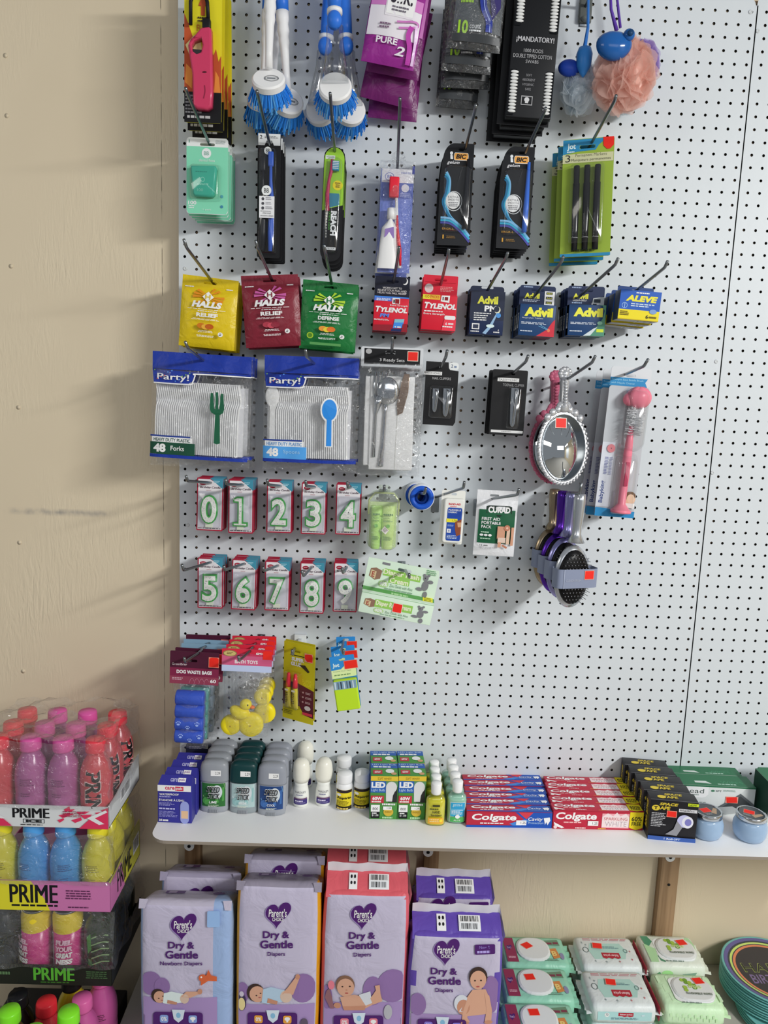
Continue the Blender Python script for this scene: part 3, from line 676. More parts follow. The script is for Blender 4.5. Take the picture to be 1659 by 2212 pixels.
for x0, v0, v1, dr in ((.03, 0, .34, 1), (.97, 0, .39, -1), (.02, .67, .97, 1), (.98, .67, .97, -1)):
    n = int((v1-v0)*46)
    for k in range(n):
        v = v0+(v1-v0)*(k+.5)/n
        mb.ell((w*x0+dr*.0085, -.001, -v*h), (.0085, .0028, .0030), CW, 8, 6)
o = part(mb, 'swab_tips', R0, 'white cotton tips behind the windows'); o['kind'] = 'stuff'
stack(R0, 3, .038, 'black cotton swab box with white tips in its windows', dx=-.006, dz=-.004)
hook_at(px(1150, -70, 0).x, px(1150, -70, 0).z, .19, 'above the frame edge holding the cotton swab boxes')
hk = hook_at(px(1262, 26, 0).x, px(1262, 20, 0).z, .12, 'bare at the top with grey clip left of the salmon pouf')
mb = MB(); g_ = px(1264, 26, .004); mb.box(-.013, .013, -.006, .003, -.022, .026, mat('#5b5f5c', .4), .003); mb.ell((0, -.007, -.016), (.009, .007, .006), mat('#6f7471', .35)); child(mb.build('base_clip', None, Matrix.Translation(g_)), hk)
# bath poufs
def pouf(label, cpx, D, rx, rz, colr, seed, cap, strap, capc, strapc, group='net bath poufs on one hook'):
    P = px(*cpx, D); R = thing('bath_pouf', label, 'bath pouf', Matrix.Translation(P), group); rnd = random.Random(seed)
    mb = MB(); GZ = gauze(colr, .5)
    mb.ell((0, 0, 0), (rx*.72, rx*.55, rz*.72), mat(colr, .8), 20, 14)
    for j in range(26):   # ruffled discs of net
        ax = Vector((rnd.uniform(-1, 1), rnd.uniform(-1, .2), rnd.uniform(-1, 1))).normalized(); e1 = ax.orthogonal().normalized(); e2 = ax.cross(e1)
        f1, p1, p2, am, of = rnd.randint(4, 8), rnd.uniform(0, 6), rnd.uniform(0, 6), rnd.uniform(.07, .16), rnd.uniform(-.5, .75); R_ = math.sqrt(1-of*of)*rnd.uniform(.93, 1.04); vs = []; nr, na = 5, 40
        for i in range(nr+1):
            r = R_*(.25+.75*i/nr)
            for k in range(na):
                th = 2*math.pi*k/na; hgt = of+am*(i/nr)**1.5*math.sin(f1*th+p1)+.05*math.sin(3*th+p2)+.10*(i/nr)**2
                q = (e1*math.cos(th)+e2*math.sin(th))*r*(1+.05*math.sin(5*th+p2))+ax*hgt; vs.append((q.x*rx, q.y*rx*.75, q.z*rz))
        mb.add(vs, [(i*na+k, i*na+(k+1) % na, (i+1)*na+(k+1) % na, (i+1)*na+k) for i in range(nr) for k in range(na)], GZ, True)
    part(mb, 'netting', R)
    if cap:
        pc = px(*cap, D+rx*.62)-P; mb = MB(); mb.ell((0, 0, 0), (.034, .018, .026), capc, 22, 14, lambda p: Vector((p.x*(1+.12*p.z), p.y, p.z))); mb.ell((.024, -.012, .016), (.011, .008, .011), capc, 14, 10)
        mb.lathe([(.0055, 0), (.0055, .0065)], mat('#1d3f66', .4), 12, (.024, -.0162, .016), axis='y')
        co = part(mb, 'bath_toy_handle', R, 'glossy blue whale shaped handle'); co.location = pc
    if strap:
        mb = MB(); pts = [px(*s_, D)-P for s_ in strap]; mb.tube(pts, [.0026, .003, .0042][:len(pts)], strapc, 8); part(mb, 'cord', R)
    return R
NETS = '#f4bfb4'; NETW = '#d6dde6'; NETP = '#a78fc8'
pouf('salmon net bath pouf with glossy blue whale handle, in front', (1346, 163), .10, .060, .068, NETS, 4, (1326, 100), [(1318, -30), (1320, 20), (1332, 66)], mat('#1f5aa0', .15), mat('#5a3aa0', .4))
pouf('pale grey blue net pouf hanging left of the salmon one', (1252, 190), .055, .038, .052, NETW, 8, None, [(1271, -30), (1270, 60), (1262, 108)], None, mat('#3a80d8', .4))
pouf('purple net pouf mostly hidden behind the right of the salmon one', (1384, 138), .035, .036, .046, NETP, 12, None, [(1330, -30), (1340, 60)], None, mat('#5a3aa0', .4))
pouf('light grey net pouf showing under the salmon one', (1352, 222), .035, .026, .022, NETW, 16, None, None, None, None)
P = px(1262, 125, .085); mb = MB(); mb.lathe([(.004, .02), (.012, .018), (.016, .006), (.014, -.016), (.006, -.03), (.001, -.036)], mat('#3a86d6', .35), 16)
R = thing('bath_toy', 'small blue teardrop bath toy hanging on a blue cord by the pale pouf', 'bath toy', Matrix.Translation(P)); part(mb, 'toy_body', R); mb = MB(); mb.ell((-.026, .012, -.015), (.022, .012, .016), mat('#2447b0', .4)); part(mb, 'side_fin', R)
hook_at(px(1325, -60, 0).x, px(1325, -60, 0).z, .16, 'above the frame edge holding the net poufs')
# ---------------- second row ---------------------------------------------
# mint floss
D = .095; M, w, h = frame((403, 296), (493, 300), (405, 461), D); R0 = thing('floss_card', 'x', 'dental floss', M, 'mint dental floss cards on one hook')
GR = mat('#7fcfae', .4); GR2 = mat('#3fae95', .3); LT = mat('#dfe6e4', .4); hs = slot(w*.5, -h*.085, w*.36, .0055)
mb = cardmb(w, h, LT, r=.006, hole=hs); a = Art(mb, flat(w, h))
a.poly([(0, .115), (1, .115), (1, .95), (.96, .995), (.04, .995), (0, .95)], GR).lines(.7, .03, .95, .08, 3, mat('#9aa5a3')).rect(.06, .03, .075, .07, mat('#4a9a7e'))
a.ell(.48, .20, .115, .066, LT).text('BB', .42, .175, .54, .225, mat('#6a9a8c'), .01).text('dental floss', .30, .275, .68, .31, LT, .0)
a.text('100', .04, .83, .24, .88, LT, .03).lines(.05, .89, .22, .94, 2, LT).text('1 pack', .40, .93, .60, .955, LT).ell(.855, .76, .035, .02, mat('#4f9aa8')).ell(.855, .895, .035, .02, mat('#3d7fa0'))
part(mb, 'backing_card', R0)
mb = MB(); o_ = [(w*.14, -h*.39), (w*.72, -h*.38), (w*.76, -h*.42), (w*.70, -h*.76), (w*.64, -h*.79), (w*.24, -h*.79), (w*.19, -h*.76), (w*.13, -h*.43)]; sprism(mb, o_, -.0155, -.001, GR2, .004)
a = Art(mb, flat(w, h, -.0155)); a.lines(.26, .465, .55, .475, 1, mat('#2f8f7c'), 1).ring(.43, .57, .05, .032, .75, mat('#8ad4c0')).lines(.30, .62, .58, .65, 2, mat('#8ad4c0')).text('100', .30, .69, .44, .725, mat('#8ad4c0'))
part(mb, 'floss_dispenser', R0, 'teal floss dispenser'); blister(R0, w*.09, -h*.83, w*.84, -h*.35, .0185)
stack(R0, 5, .0205, 'mint green dental floss card')
hook('floss', (450, 305), .096, (404, 200), (401, 190), where='holding the mint green floss cards')
# two pack toothbrushes
D = .088; M, w, h = frame((557, 288), (607, 290), (562, 556), D); R0 = thing('toothbrush_pack', 'x', 'toothbrush pack', M, 'black two brush packs on one hook')
mb = cardmb(w, h, BLACK, r=.004, hole=slot(w*.5, -h*.065, .014, .005)); a = Art(mb, flat(w, h))
a.rect(.02, .0, .98, .045, LT).poly([(.02, .04), (.98, .04), (.98, .092), (.7, .092), (.62, .055), (.38, .055), (.30, .092), (.02, .092)], LT).text('2', .09, .012, .2, .042, BLACK, .01).lines(.3, .018, .9, .04, 2, mat('#777777'))
a.ell(.44, .135, .16, .032, LT).text('BB', .36, .12, .52, .15, mat('#444444'), .01)
part(mb, 'backing_card', R0)
for k, (bc, x_, zt) in enumerate(((mat('#3b5fc0', .35), .60, .15), (mat('#1c1d22', .3), .26, .19))):
    mb = MB(); x = w*x_; mb.box(x-w*.12, x+w*.12, -.012, -.004, -h*(zt+.12), -h*zt, bc, .003)
    mb.tube([(x, -.008, -h*(zt+.11)), (x, -.007, -h*.38), (x+w*.04, -.006, -h*.55), (x+w*.02, -.006, -h*.8), (x, -.006, -h*.95)], [.003, .0032, .0055, .0062, .004], bc, 10); part(mb, 'toothbrush', R0, ('blue toothbrush', 'black toothbrush')[k])
blister(R0, w*.06, -h*.975, w*.86, -h*.125, .0165, .004, .002)
mb = MB(); a = Art(mb, flat(w, h, -.0168), .0002); a.rect(.14, .515, .8, .69, mat('#dfe0e3', .4)); a.ell(.45, .47, .21, .041, LT).text('BB', .34, .452, .56, .488, mat('#444444'), .01)
for k in range(3): a.ell(.3, .538+k*.037, .06, .012, mat('#4a4a50')).lines(.42, .525+k*.037, .72, .55+k*.037, 2, mat('#9a9aa0'))
a.lines(.2, .635, .74, .638, 1, mat('#666666'), 1).text('charcoal', .3, .644, .65, .658, mat('#555555')).text('xtreme clean', .2, .665, .76, .679, mat('#555555')); part(mb, 'front_sticker', R0)
stack(R0, 4, .0215, 'black two brush toothbrush pack with blue brush', dx=.001)
hook('tb2', (583, 312), .09, (557, 206), (555, 196), where='holding the black toothbrush packs')
# slim green and black toothbrush packs
D = .083; M, w, h = frame((701, 316), (747, 319), (703, 564), D); R0 = thing('toothbrush_pack', 'x', 'toothbrush pack', M, 'lime and black slim brush packs on one hook')
LG = mat('#95c83c', .35); mb = cardmb(w, h, BLACK, r=w*.46, hole=slot(w*.52, -h*.045, .007, .006)); a = Art(mb, flat(w, h))
a.poly([(.5-.47*math.cos(t*math.pi/10), .105-.1*math.sin(t*math.pi/10)) for t in range(11)]+[(.98, .50), (.97, .50), (.3, .535), (.02, .555)], LG)
a.poly([(.3, .42), (.34, .40), (.78, .40), (.82, .42), (.82, .5), (.3, .53)], mat('#3a7f98', .35)).rect(.08, .075, .52, .105, WHITE).text('MEDIUM', .12, .08, .48, .10, mat('#4a7a30'))
a.ell(.7, .33, .24, .043, mat('#e6d428')).lines(.57, .305, .83, .355, 3, mat('#7a5a20'), .6, center=True)
a.text('REACH', .44, .555, .72, .77, WHITE, .05, rot=90).text('CRYSTAL CLEAN', .34, .56, .42, .72, mat('#5fae4a'), 0, rot=90).lines(.22, .57, .28, .8, 9, mat('#aaaaaa'), .7, 0)
a.rect(.28, .875, .74, .90, WHITE).text('MEDIUM', .34, .879, .68, .896, mat('#333333')); part(mb, 'backing_card', R0)
mb = MB(); RB = mat('#b02a55', .35); x = w*.34; mb.tube([(x+w*.06, -.008, -h*.12), (x+w*.04, -.008, -h*.22), (x-w*.05, -.007, -h*.30), (x-w*.1, -.006, -h*.42), (x-w*.06, -.006, -h*.56)], [.0028, .0035, .003, .0042, .004], RB, 10)
bo = part(mb, 'toothbrush', R0, 'red toothbrush'); mb = MB(); mb.box(w*.42, w*.74, -.012, -.004, -h*.215, -h*.13, mat('#2f86a8', .5), .001)
for k in range(5): mb.box(w*.44, w*.72, -.0125, -.0118, -h*(.144+.014*k), -h*(.137+.014*k), WHITE)
sub(mb, 'bristles', bo, 'blue and white bristles'); blister(R0, w*.1, -h*.94, w*.9, -h*.09, .0155, w*.3, .002)
stack(R0, 4, .0195, 'slim lime green and black toothbrush pack', dz=-.0035)
hook('reach', (723, 325), .085, (714, 212), (713, 201), where='holding the slim lime and black toothbrushes')
# travel toothbrush kit in a clear bag
D = .07; M, w, h = frame((822, 345), (898, 349), (806, 590), D); R0 = thing('travel_brush_kit', 'x', 'toothbrush kit', M, 'travel brush kits on one hook')
mb = MB(); VI = mat('#6f80cc', .4); mb.box(w*.04, w*.97, .002, .003, -h*.985, -h*.07, VI); a = Art(mb, flat(w, h, .002), .0003)
a.rect(.06, .07, .97, .19, mat('#dcdcec')).rect(.06, .19, .97, .325, mat('#5566b4')).ring(.28, .14, .13, .036, .88, mat('#4a5ab0')).text('BB', .22, .125, .34, .155, mat('#4a5ab0')).text('travel kit', .6, .09, .88, .11, mat('#7a86c8')).rect(.92, .04, .99, .11, mat('#2c3a9a'))
a.ell(.74, .235, .11, .035, mat('#d6d8e8')).lines(.6, .28, .92, .32, 3, mat('#a8b2e0')); part(mb, 'insert_card', R0)
mb = MB(); RD = mat('#d8283a', .35); mb.box(w*.28, w*.56, -.016, -.003, -h*.335, -h*.155, RD, .003); cp = part(mb, 'brush_cap', R0, 'red brush cap')
mb = MB(); mb.tube([(w*.50, -.008, -h*.33), (w*.52, -.008, -h*.46), (w*.54, -.008, -h*.6), (w*.64, -.008, -h*.8), (w*.68, -.008, -h*.95)], [.003, .0035, .0045, .0055, .004], mat('#e4e2e6', .35), 10); tb = part(mb, 'toothbrush', R0, 'white and red toothbrush')
mb = MB(); mb.tube([(w*.545, -.013, -h*.49), (w*.56, -.0135, -h*.6), (w*.66, -.0135, -h*.8), (w*.7, -.0125, -h*.93)], [.0018, .003, .004, .002], RD, 8); sub(mb, 'grip_stripe', tb, 'red grip stripe')
mb = MB(); tm = mat('#e2e2e4', .35); vs = []; n = 12
for i, (v, rw, rd) in enumerate(((.52, .028, .008), (.6, .22, .010), (.75, .25, .008), (.96, .28, .0015))):
    for k in range(n): th = 2*math.pi*k/n; vs.append((w*(.36-.02*i)+math.cos(th)*rw*w*1.0, -.011+math.sin(th)*rd, -h*v))
mb.add(vs, [(i*n+k, i*n+(k+1) % n, (i+1)*n+(k+1) % n, (i+1)*n+k) for i in range(3) for k in range(n)], tm, True)
a = Art(mb, lambda u, v, l: (u*w, -.0215-l+.013*max(0, v-.6)/.36, -v*h), .0004); a.poly([(.22, .62), (.46, .60), (.48, .69), (.34, .74), (.2, .69)], mat('#8d74b4')).lines(.18, .75, .44, .83, 3, mat('#8a8a98')).text('Smile', .2, .88, .42, .91, mat('#8a8a98'), 0, .2, 180)
tu = part(mb, 'toothpaste_tube', R0); mb = MB(); mb.lathe([(.010, 0), (.0095, .021)], mat('#f0f0f0', .4), 18, (w*.39, -.011, -h*.525)); sub(mb, 'tube_cap', tu, 'white screw cap')
mb = MB(); o_, f_ = pillow(w, h*.99, .04, BAG(), mb=mb, top=.03, wrk=.001, back=False); mb.prism([(w*.28, 0)]+arcpts(w*.5, 0, w*.22, h*.085, 180, 0, 10)+[], -.0006, 0, BAG(), holes=[slot(w*.5, h*.04, .014, .006)]); part(mb, 'clear_bag', R0)
stack(R0, 2, .034, 'clear travel kit bag with red capped toothbrush and toothpaste', dx=-.002, dz=-.004)
hook('travel', (859, 350), .073, (864, 222), (864, 212), where='holding the travel toothbrush kits')
# black shaver packs
def shaver(label, TL, TR, BL, D, bluepen, group, hk):
    M, w, h = frame(TL, TR, BL, D); R0 = thing('shaver_pack', label, 'razor pack', M, group)
    out = [(w, 0), (w*.42, 0)]+arcpts(w*.42, -h*.16, w*.34, h*.16, 100, 172, 6)+[(w*.02, -h*.32), (0, -h), (w*.97, -h), (w, -h*.9)]
    mb = cardmb(w, h, mat('#17181c', .35), outline=out, hole=slot(w*.62, -h*.06, .011, .005)); a = Art(mb, flat(w, h)); OR = mat('#f0a04a', .4); C1 = mat('#3aa6cc', .35); C2 = mat('#7fb8ee', .35); C3 = mat('#4a4a9a', .35)
    a.poly([(p[0], p[1]) for p in rrect(.40, .09, .84, .165, .035, 3)], WHITE).poly([(p[0], p[1]) for p in rrect(.41, .094, .83, .161, .034, 3)], OR).text('BIC', .46, .105, .78, .15, mat('#2a2018'), .05, .2)
    a.ell(.325, .098, .045, .017, WHITE).poly([(.29, .115), (.36, .115), (.38, .155), (.30, .155)], WHITE).text('gelum', .2, .17, .58, .21, mat('#d8d8dc'), .01, .3)
    for k, (c_, o_) in enumerate(((C2, 0), (C1, -.06), (mat('#1f6f9c', .35), -.11))):
        pts = [(.20+o_*.4, .28+.02*k), (.31+o_*.6, .36), (.30+o_*.8, .48), (.24+o_, .58), (.34+o_*.3, .70), (.62, .79+.01*k)]; a.stroke(pts, .07, c_, w/h)
    for k, c_ in enumerate((C2, C1, C3)): a.stroke([(.08, .73+.025*k), (.4, .74+.025*k), (.75, .82+.03*k), (.98, .905+.03*k)], .06, c_, w/h)
    a.ring(.46, .565, .25, .098, .93, WHITE).ell(.44, .56, .21, .083, mat('#e4e4e6'))
    for k, t in enumerate(('EXTRA', 'SMOOTH')): a.text(t, .28+.0*k, .515+.028*k, .60, .535+.028*k, mat('#555558'), .0)
    a.lines(.28, .575, .6, .625, 3, mat('#77777c'), .5, .2, True).text('ERGR-L', .14, .83, .5, .85, mat('#c8963c')).text('1', .16, .90, .2, .94, mat('#c8963c'), .02).lines(.28, .91, .55, .94, 2, mat('#8a6a3a'))
    part(mb, 'backing_card', R0)
    if bluepen:
        mb = MB(); mb.tube([(w*.83, -.007, -h*.16), (w*.82, -.007, -h*.6), (w*.80, -.007, -h*.84)], [.003, .0055, .005], mat('#3a6fd8', .3), 10); part(mb, 'shaver_handle', R0, 'blue shaver handle')
    else:
        mb = MB(); mb.tube([(w*.83, -.007, -h*.16), (w*.82, -.007, -h*.6), (w*.80, -.007, -h*.84)], [.003, .0055, .005], mat('#202126', .25), 10); part(mb, 'shaver_handle', R0)
    blister(R0, w*.12, -h*.88, w*.97, -h*.22, .0150, .008, .003); return R0
r_ = shaver('x', (953, 308), (1025, 311), (934, 528), .093, False, 'black shaver packs on the left hook', 0); stack(r_, 5, .0185, 'black and blue shaver pack, left of the two shaver hooks', dz=-.001)
hook('bic1', (1006, 320), .095, (1026, 238), (1028, 226), where='holding the left shaver packs')
r_ = shaver('x', (1083, 315), (1156, 318), (1063, 535), .093, True, 'black shaver packs on the right hook', 0); stack(r_, 5, .0185, 'black shaver pack with blue handle, right of the two shaver hooks', dz=-.001)
hook('bic2', (1135, 330), .095, (1175, 243), (1179, 233), where='holding the right shaver packs')
# marker packs
D = .083; M, w, h = frame((1217, 303), (1328, 294), (1201, 557), D, .108); R0 = thing('marker_pack', 'x', 'marker pack', M, 'lime green marker packs on one hook')
LGM = mat('#93ac3e', .4); BLC = mat('#2f86b4', .4); mb = cardmb(w, h, LGM, r=.004, hole=slot(w*.48, -h*.07, .030, .0065)); a = Art(mb, flat(w, h), .0003); hs2 = [(.48-.015/w, .07-.00325/h), (.48+.015/w, .07-.00325/h), (.48+.015/w, .07+.00325/h), (.48-.015/w, .07+.00325/h)]
a.poly([(.0, .005), (.86, .005), (.70, .06), (.64, .10), (.3, .105), (.0, .125)], BLC, [hs2]).text('Jot', .08, .035, .25, .095, mat('#cfe4ee'), .03).lines(.08, .1, .25, .11, 1, mat('#cfe4ee'), 1)
a.rect(0, .125, .99, .2, mat('#c8c89e')).text('3', .05, .13, .15, .19, mat('#333330')).text('Permanent Markers', .25, .125, .86, .15, mat('#6a6a58')).text('Marqueurs permanentes', .17, .165, .94, .192, mat('#5a5a4a'))
a.poly([(.78, .0), (.99, .0), (.99, .07), (.92, .1), (.86, .1), (.79, .07)], RED).rect(0, .972, 1, .998, BLC).lines(.22, .935, .72, .955, 1, mat('#4a5a20'), 1); part(mb, 'backing_card', R0)
for k in range(3):
    mb = MB(); x = w*(.285+.205*k); mb.lathe([(.0062, 0), (.0064, .038), (.0068, .06), (.0068, .128), (.0058, .130), (.0062, .16), (.0054, .162)], mat('#1b1b1e', .18), 18, (x, -.0082, -h*.235-.162)); mb.lathe([(.0065, 0), (.0065, .001)], mat('#b8b8ba', .3), 16, (x, -.0082, -h*.60)); mb.lathe([(.0065, 0), (.0065, .001)], mat('#b8b8ba', .3), 16, (x, -.0082, -h*.845))
    mo = part(mb, 'marker', R0); mb = MB(); ff = lambda u, v, l, x=x: (x+math.sin(u)*(.00685+l), -.0082-math.cos(u)*(.00685+l), -h*v); a = Art(mb, ff, .0002); a.text('permanent', -.75, .64, -.35, .82, mat('#8a8a8e'), 0, rot=-90); a.ell(-.55, .835, .12, .008, mat('#8a8a8e')); sub(mb, 'barrel_print', mo)
blister(R0, w*.14, -h*.90, w*.84, -h*.215, .0175, .006, .002)
stack(R0, 3, .026, 'lime green card of three black markers', dx=-.004, dz=-.004)
hook('mark', (1276, 312), .09, (1328, 218), (1331, 206), where='holding the marker cards')
# ---------------- third row: drops and pain relief -----------------------
def pouch(label, TL, TR, BL, D, base, ray_c, txt2, n, small, fruit, group, extra=None):
    M, w, h = frame(TL, TR, BL, D); R0 = thing('cough_drop_bag', label, 'cough drop bag', M, group); BM = mat(base, .32, kind='foil')
    mb = MB(); hs = slot(w*.5, -h*.085, w*.24, .005)
    mb.prism([(0, 0), (w, -.002), (w, -h*.15), (0, -h*.15)], .0004, .0012, BM, holes=[hs])
    o_, fn = pillow(w, h*.86, .022, BM, 14, 14, mb=MB(), top=0, wrk=.0008, seed=len(label))
    i0 = len(mb.v); mb.add([(x, y, z-h*.14) for x, y, z in o_.v], o_.f, BM, True)
    fz = lambda u, v, l: (lambda p: (p[0], p[1], p[2]-h*.14))(fn(u, (v-.14)/.86, l))
    a = Art(mb, fz, .0007, 8, 10); W_ = mat('#f2efe6', .4); rc = mat(ray_c, .4); a.lines(.06, .15, .22, .165, 1, W_, 1).lines(.8, .15, .92, .165, 1, W_, 1)
    for k in range(16):
        th = 2*math.pi*k/16
        if abs(math.sin(th)) < .92 and k % 2 == 0 or k % 4 == 1: c_, s_ = math.cos(th), math.sin(th); q = .012; a.poly([(.5+c_*.07-s_*q*.3, .29+s_*.05+c_*q*.3), (.5+c_*.28-s_*q*2, .29+s_*.13+c_*q*1.6), (.5+c_*.28+s_*q*2, .29+s_*.13-c_*q*1.6), (.5+c_*.07+s_*q*.3, .29+s_*.05-c_*q*.3)], rc)
    a.poly([(.5, .215), (.60, .29), (.5, .365), (.4, .29)], W_)
    a.l += .001; a.text('H', .455, .255, .545, .325, mat(base, .4), .02); a.text('HALLS', .22, .355, .76, .445, W_, .06, .22).lines(.12, .465, .86, .478, 1, W_, .5, .1, True).lines(.34, .49, .68, .505, 1, W_, .6, .1, True)
    a.text(txt2, .32, .52, .70, .575, W_, .04).lines(.22, .60, .74, .625, 2, W_, .4, .2, True)
    for k, (du, dv) in enumerate(((-.08, .0), (.0, .012), (.07, .005))): a.ell(.5+du, .70+dv, .075, .038, mat(fruit[k % len(fruit)], .4))
    a.lines(.36, .765, .64, .80, 2, W_, .4, .2, True).lines(.34, .83, .66, .86, 2, W_, .5, .1, True).ell(.77, .80, .045, .032, W_).text(str(small), .755, .782, .785, .80, BLACK).lines(.745, .805, .795, .815, 1, BLACK, .8)
    if extra: a.ell(.2, .81, .06, .045, mat('#a8c83a', .4)).ell(.2, .81, .04, .03, mat('#5a8a2a', .4)).rect(.2, .905, .76, .94, mat('#5a9a58', .4))
    part(mb, 'bag', R0); return R0
r_ = pouch('x', (395, 592), (516, 605), (391, 746), .085, '#d3b81c', '#d8881e', 'RELIEF', 5, 30, ['#c8741e', '#e0a83a', '#b85a1a'], 'yellow cough drop bags on one hook'); stack(r_, 4, .0232, 'yellow honey cough drop bag')
hook('hy', (456, 605), .088, (403, 535), (397, 517), where='holding the yellow cough drop bags')
r_ = pouch('x', (520, 596), (643, 590), (534, 752), .085, '#7c2634', '#c05a9a', 'RELIEF', 5, 30, ['#a83a4a', '#c04858', '#8a2a3a'], 'maroon cough drop bags on one hook'); stack(r_, 3, .0245, 'dark red cherry cough drop bag')
hook('hr', (586, 601), .088, (557, 536), (552, 520), where='holding the dark red cough drop bags')
r_ = pouch('x', (655, 603), (775, 613), (652, 752), .085, '#1f7038', '#a8cc3a', 'DEFENSE', 5, 30, ['#e0963a', '#e8c83a', '#d8702a'], 'green cough drop bags on one hook', True); stack(r_, 3, .024, 'green citrus cough drop bag')
hook('hg', (716, 611), .088, (703, 545), (700, 529), where='holding the green cough drop bags')
def boxcard(name, label, cat, TL, TR, BL, D, hv, dep, head, body, side, group, hole=True, rnd_head=.002):
    """carton hanging from a flat header that is hv of the full height; front of the carton stands dep proud"""
    M, w, h = frame(TL, TR, BL, D); R0 = thing(name, label, cat, M, group); H = mat(head, .4)
    mb = MB(); mb.prism(rrect(0, -h*.98, w, 0, rnd_head), dep-.001, dep, H, holes=[slot(w*.5, -h*hv*.22, w*.36, .005)] if hole else [])
    hd = part(mb, 'header_card', R0)
    mb = MB(); mb.box(0, w, 0, dep-.0012, -h, -h*hv, mat(body, .35), .001); mb.box(0, w, .0011, dep-.0013, -h*1.0004, -h*hv-.001, mat(side, .4))
    return R0, w, h, hd, mb
WT = mat('#f0f0f0', .4); TYR = '#cf1f34'; TR_ = mat(TYR, .35)
R0, w, h, hd, mb = boxcard('pain_relief_box', 'x', 'medicine box', (812, 592), (887, 597), (806, 713), .085, .38, .019, '#15182a', TYR, '#701522', 'night pain relief boxes on one hook')
a = Art(hd.data and MB(), flat(w, h, .018)); hb = a.mb
a.text('WORKS FAST TO', .22, .19, .78, .225, WT, .01).text('RELIEVE YOUR PAIN AND', .08, .235, .92, .27, WT, .01).text('HELPS YOU FALL ASLEEP', .08, .28, .92, .315, WT, .01).ell(.86, .075, .085, .062, WT).ell(.825, .06, .085, .062, mat('#15182a', .4)); sub(hb, 'header_print', hd)
a = Art(mb, flat(w, h), .0003, 1, 1); a.rect(0, .38, 1, .405, mat('#3f7fd8')).rect(0, .405, .5, .465, mat('#4f6fc8')).text('GO PACKS', .06, .415, .46, .44, WT, .03).lines(.06, .445, .46, .458, 1, WT, 1)
a.rect(.52, .40, .74, .51, WT).rect(.55, .43, .59, .49, BLACK).rect(.60, .42, .72, .50, mat('#8a1a20')).text('Extra Strength', .46, .52, .97, .555, WT, .01).text('T', .05, .56, .2, .665, WT, .05, .2).text('YLENOL', .19, .575, .97, .665, WT, .05, .2)
a.text('PM', .18, .69, .46, .755, mat('#5a7fd8'), .05, .15).lines(.02, .79, .55, .82, 2, WT).poly([(.62, .78), (.9, .77), (.86, .93), (.58, .94)], mat('#3f86d8')).poly([(.62, .78), (.9, .77), (.885, .83), (.61, .84)], mat('#7fb8c8')).text('4', .62, .9, .67, .93, WT, .02).lines(.7, .905, .84, .93, 1, WT, 1)
a.poly([(0, .9), (.55, .88), (.55, 1), (0, 1)], mat('#8c1626', .35)).poly([(.86, .86), (1, .85), (1, 1), (.83, 1)], mat('#8c1626', .35)).poly([(.55, .95), (.84, .95), (.82, 1), (.52, 1)], mat('#1c2a5a'))
part(mb, 'carton', R0); stack(R0, 3, .0235, 'red and navy night pain relief box with moon on header')
hook('typm', (852, 598), .10, (861, 545), (862, 533), where='holding the navy and red night medicine boxes')
R0, w, h, hd, mb = boxcard('pain_relief_box', 'x', 'medicine box', (917, 590), (992, 595), (909, 711), .09, .37, .016, '#d02038', TYR, '#7a1622', 'red pain relief boxes on one hook')
a = Art(MB(), flat(w, h, .0148)); a.ell(.17, .24, .125, .082, mat('#d8c8c8')).text('Tylenol', .09, .225, .25, .25, mat('#b05058')).lines(.5, .2, .92, .3, 4, mat('#f0a8a8'), .4).rect(.05, .125, .95, .13, mat('#a81428')); sub(a.mb, 'header_print', hd)
a = Art(mb, flat(w, h), .0003); a.rect(0, .37, .5, .455, mat('#f0b03a')).rect(0, .37, .2, .455, mat('#f0d83a')).text('GO PACKS', .06, .385, .47, .43, mat('#c06a1a'), .02).poly([(.54, .375), (.78, .37), (.77, .5), (.52, .48)], WT).rect(.57, .40, .6, .46, BLACK).rect(.63, .40, .73, .46, mat('#8a1a20'))
a.text('T', .06, .505, .21, .62, WT, .05, .2).text('YLENOL', .2, .52, .98, .62, WT, .05, .2).lines(.06, .655, .6, .675, 1, WT, 1).text('Extra Strength', .05, .695, .66, .735, WT, .01).poly([(p[0], p[1]) for p in rrect(.66, .73, .98, .80, .035, 4)], mat('#f4f0ea')).poly([(.66, .80), (1, .80), (1, 1), (.6, 1)], mat('#e8384c', .35)).text('6', .7, .85, .75, .9, WT, .02).lines(.78, .86, .95, .89, 1, WT, 1).lines(.62, .915, .95, .94, 1, WT, 1)
part(mb, 'carton', R0); stack(R0, 4, .0215, 'red pain relief box with white caplet')
hook('ty', (955, 603), .105, (968, 549), (970, 538), where='holding the red medicine boxes')
NV = '#1d2a4c'
R0, w, h, hd, mb = boxcard('pain_relief_box', 'x', 'medicine box', (1019, 614), (1093, 618), (1011, 721), .08, .12, .018, '#232a42', NV, '#141a2c', 'dark night capsule boxes on one hook', True, .006)
a = Art(mb, flat(w, h), .0003); YE = mat('#e8e04a', .4); a.rect(.0, .12, 1, .7, mat('#232a40', .35)).text('Advil', .2, .22, .80, .38, YE, .05).text('PM', .42, .41, .78, .53, WT, .04).ell(.80, .49, .09, .07, mat('#d8d8c0')).ell(.775, .475, .08, .062, mat('#232a40', .35))
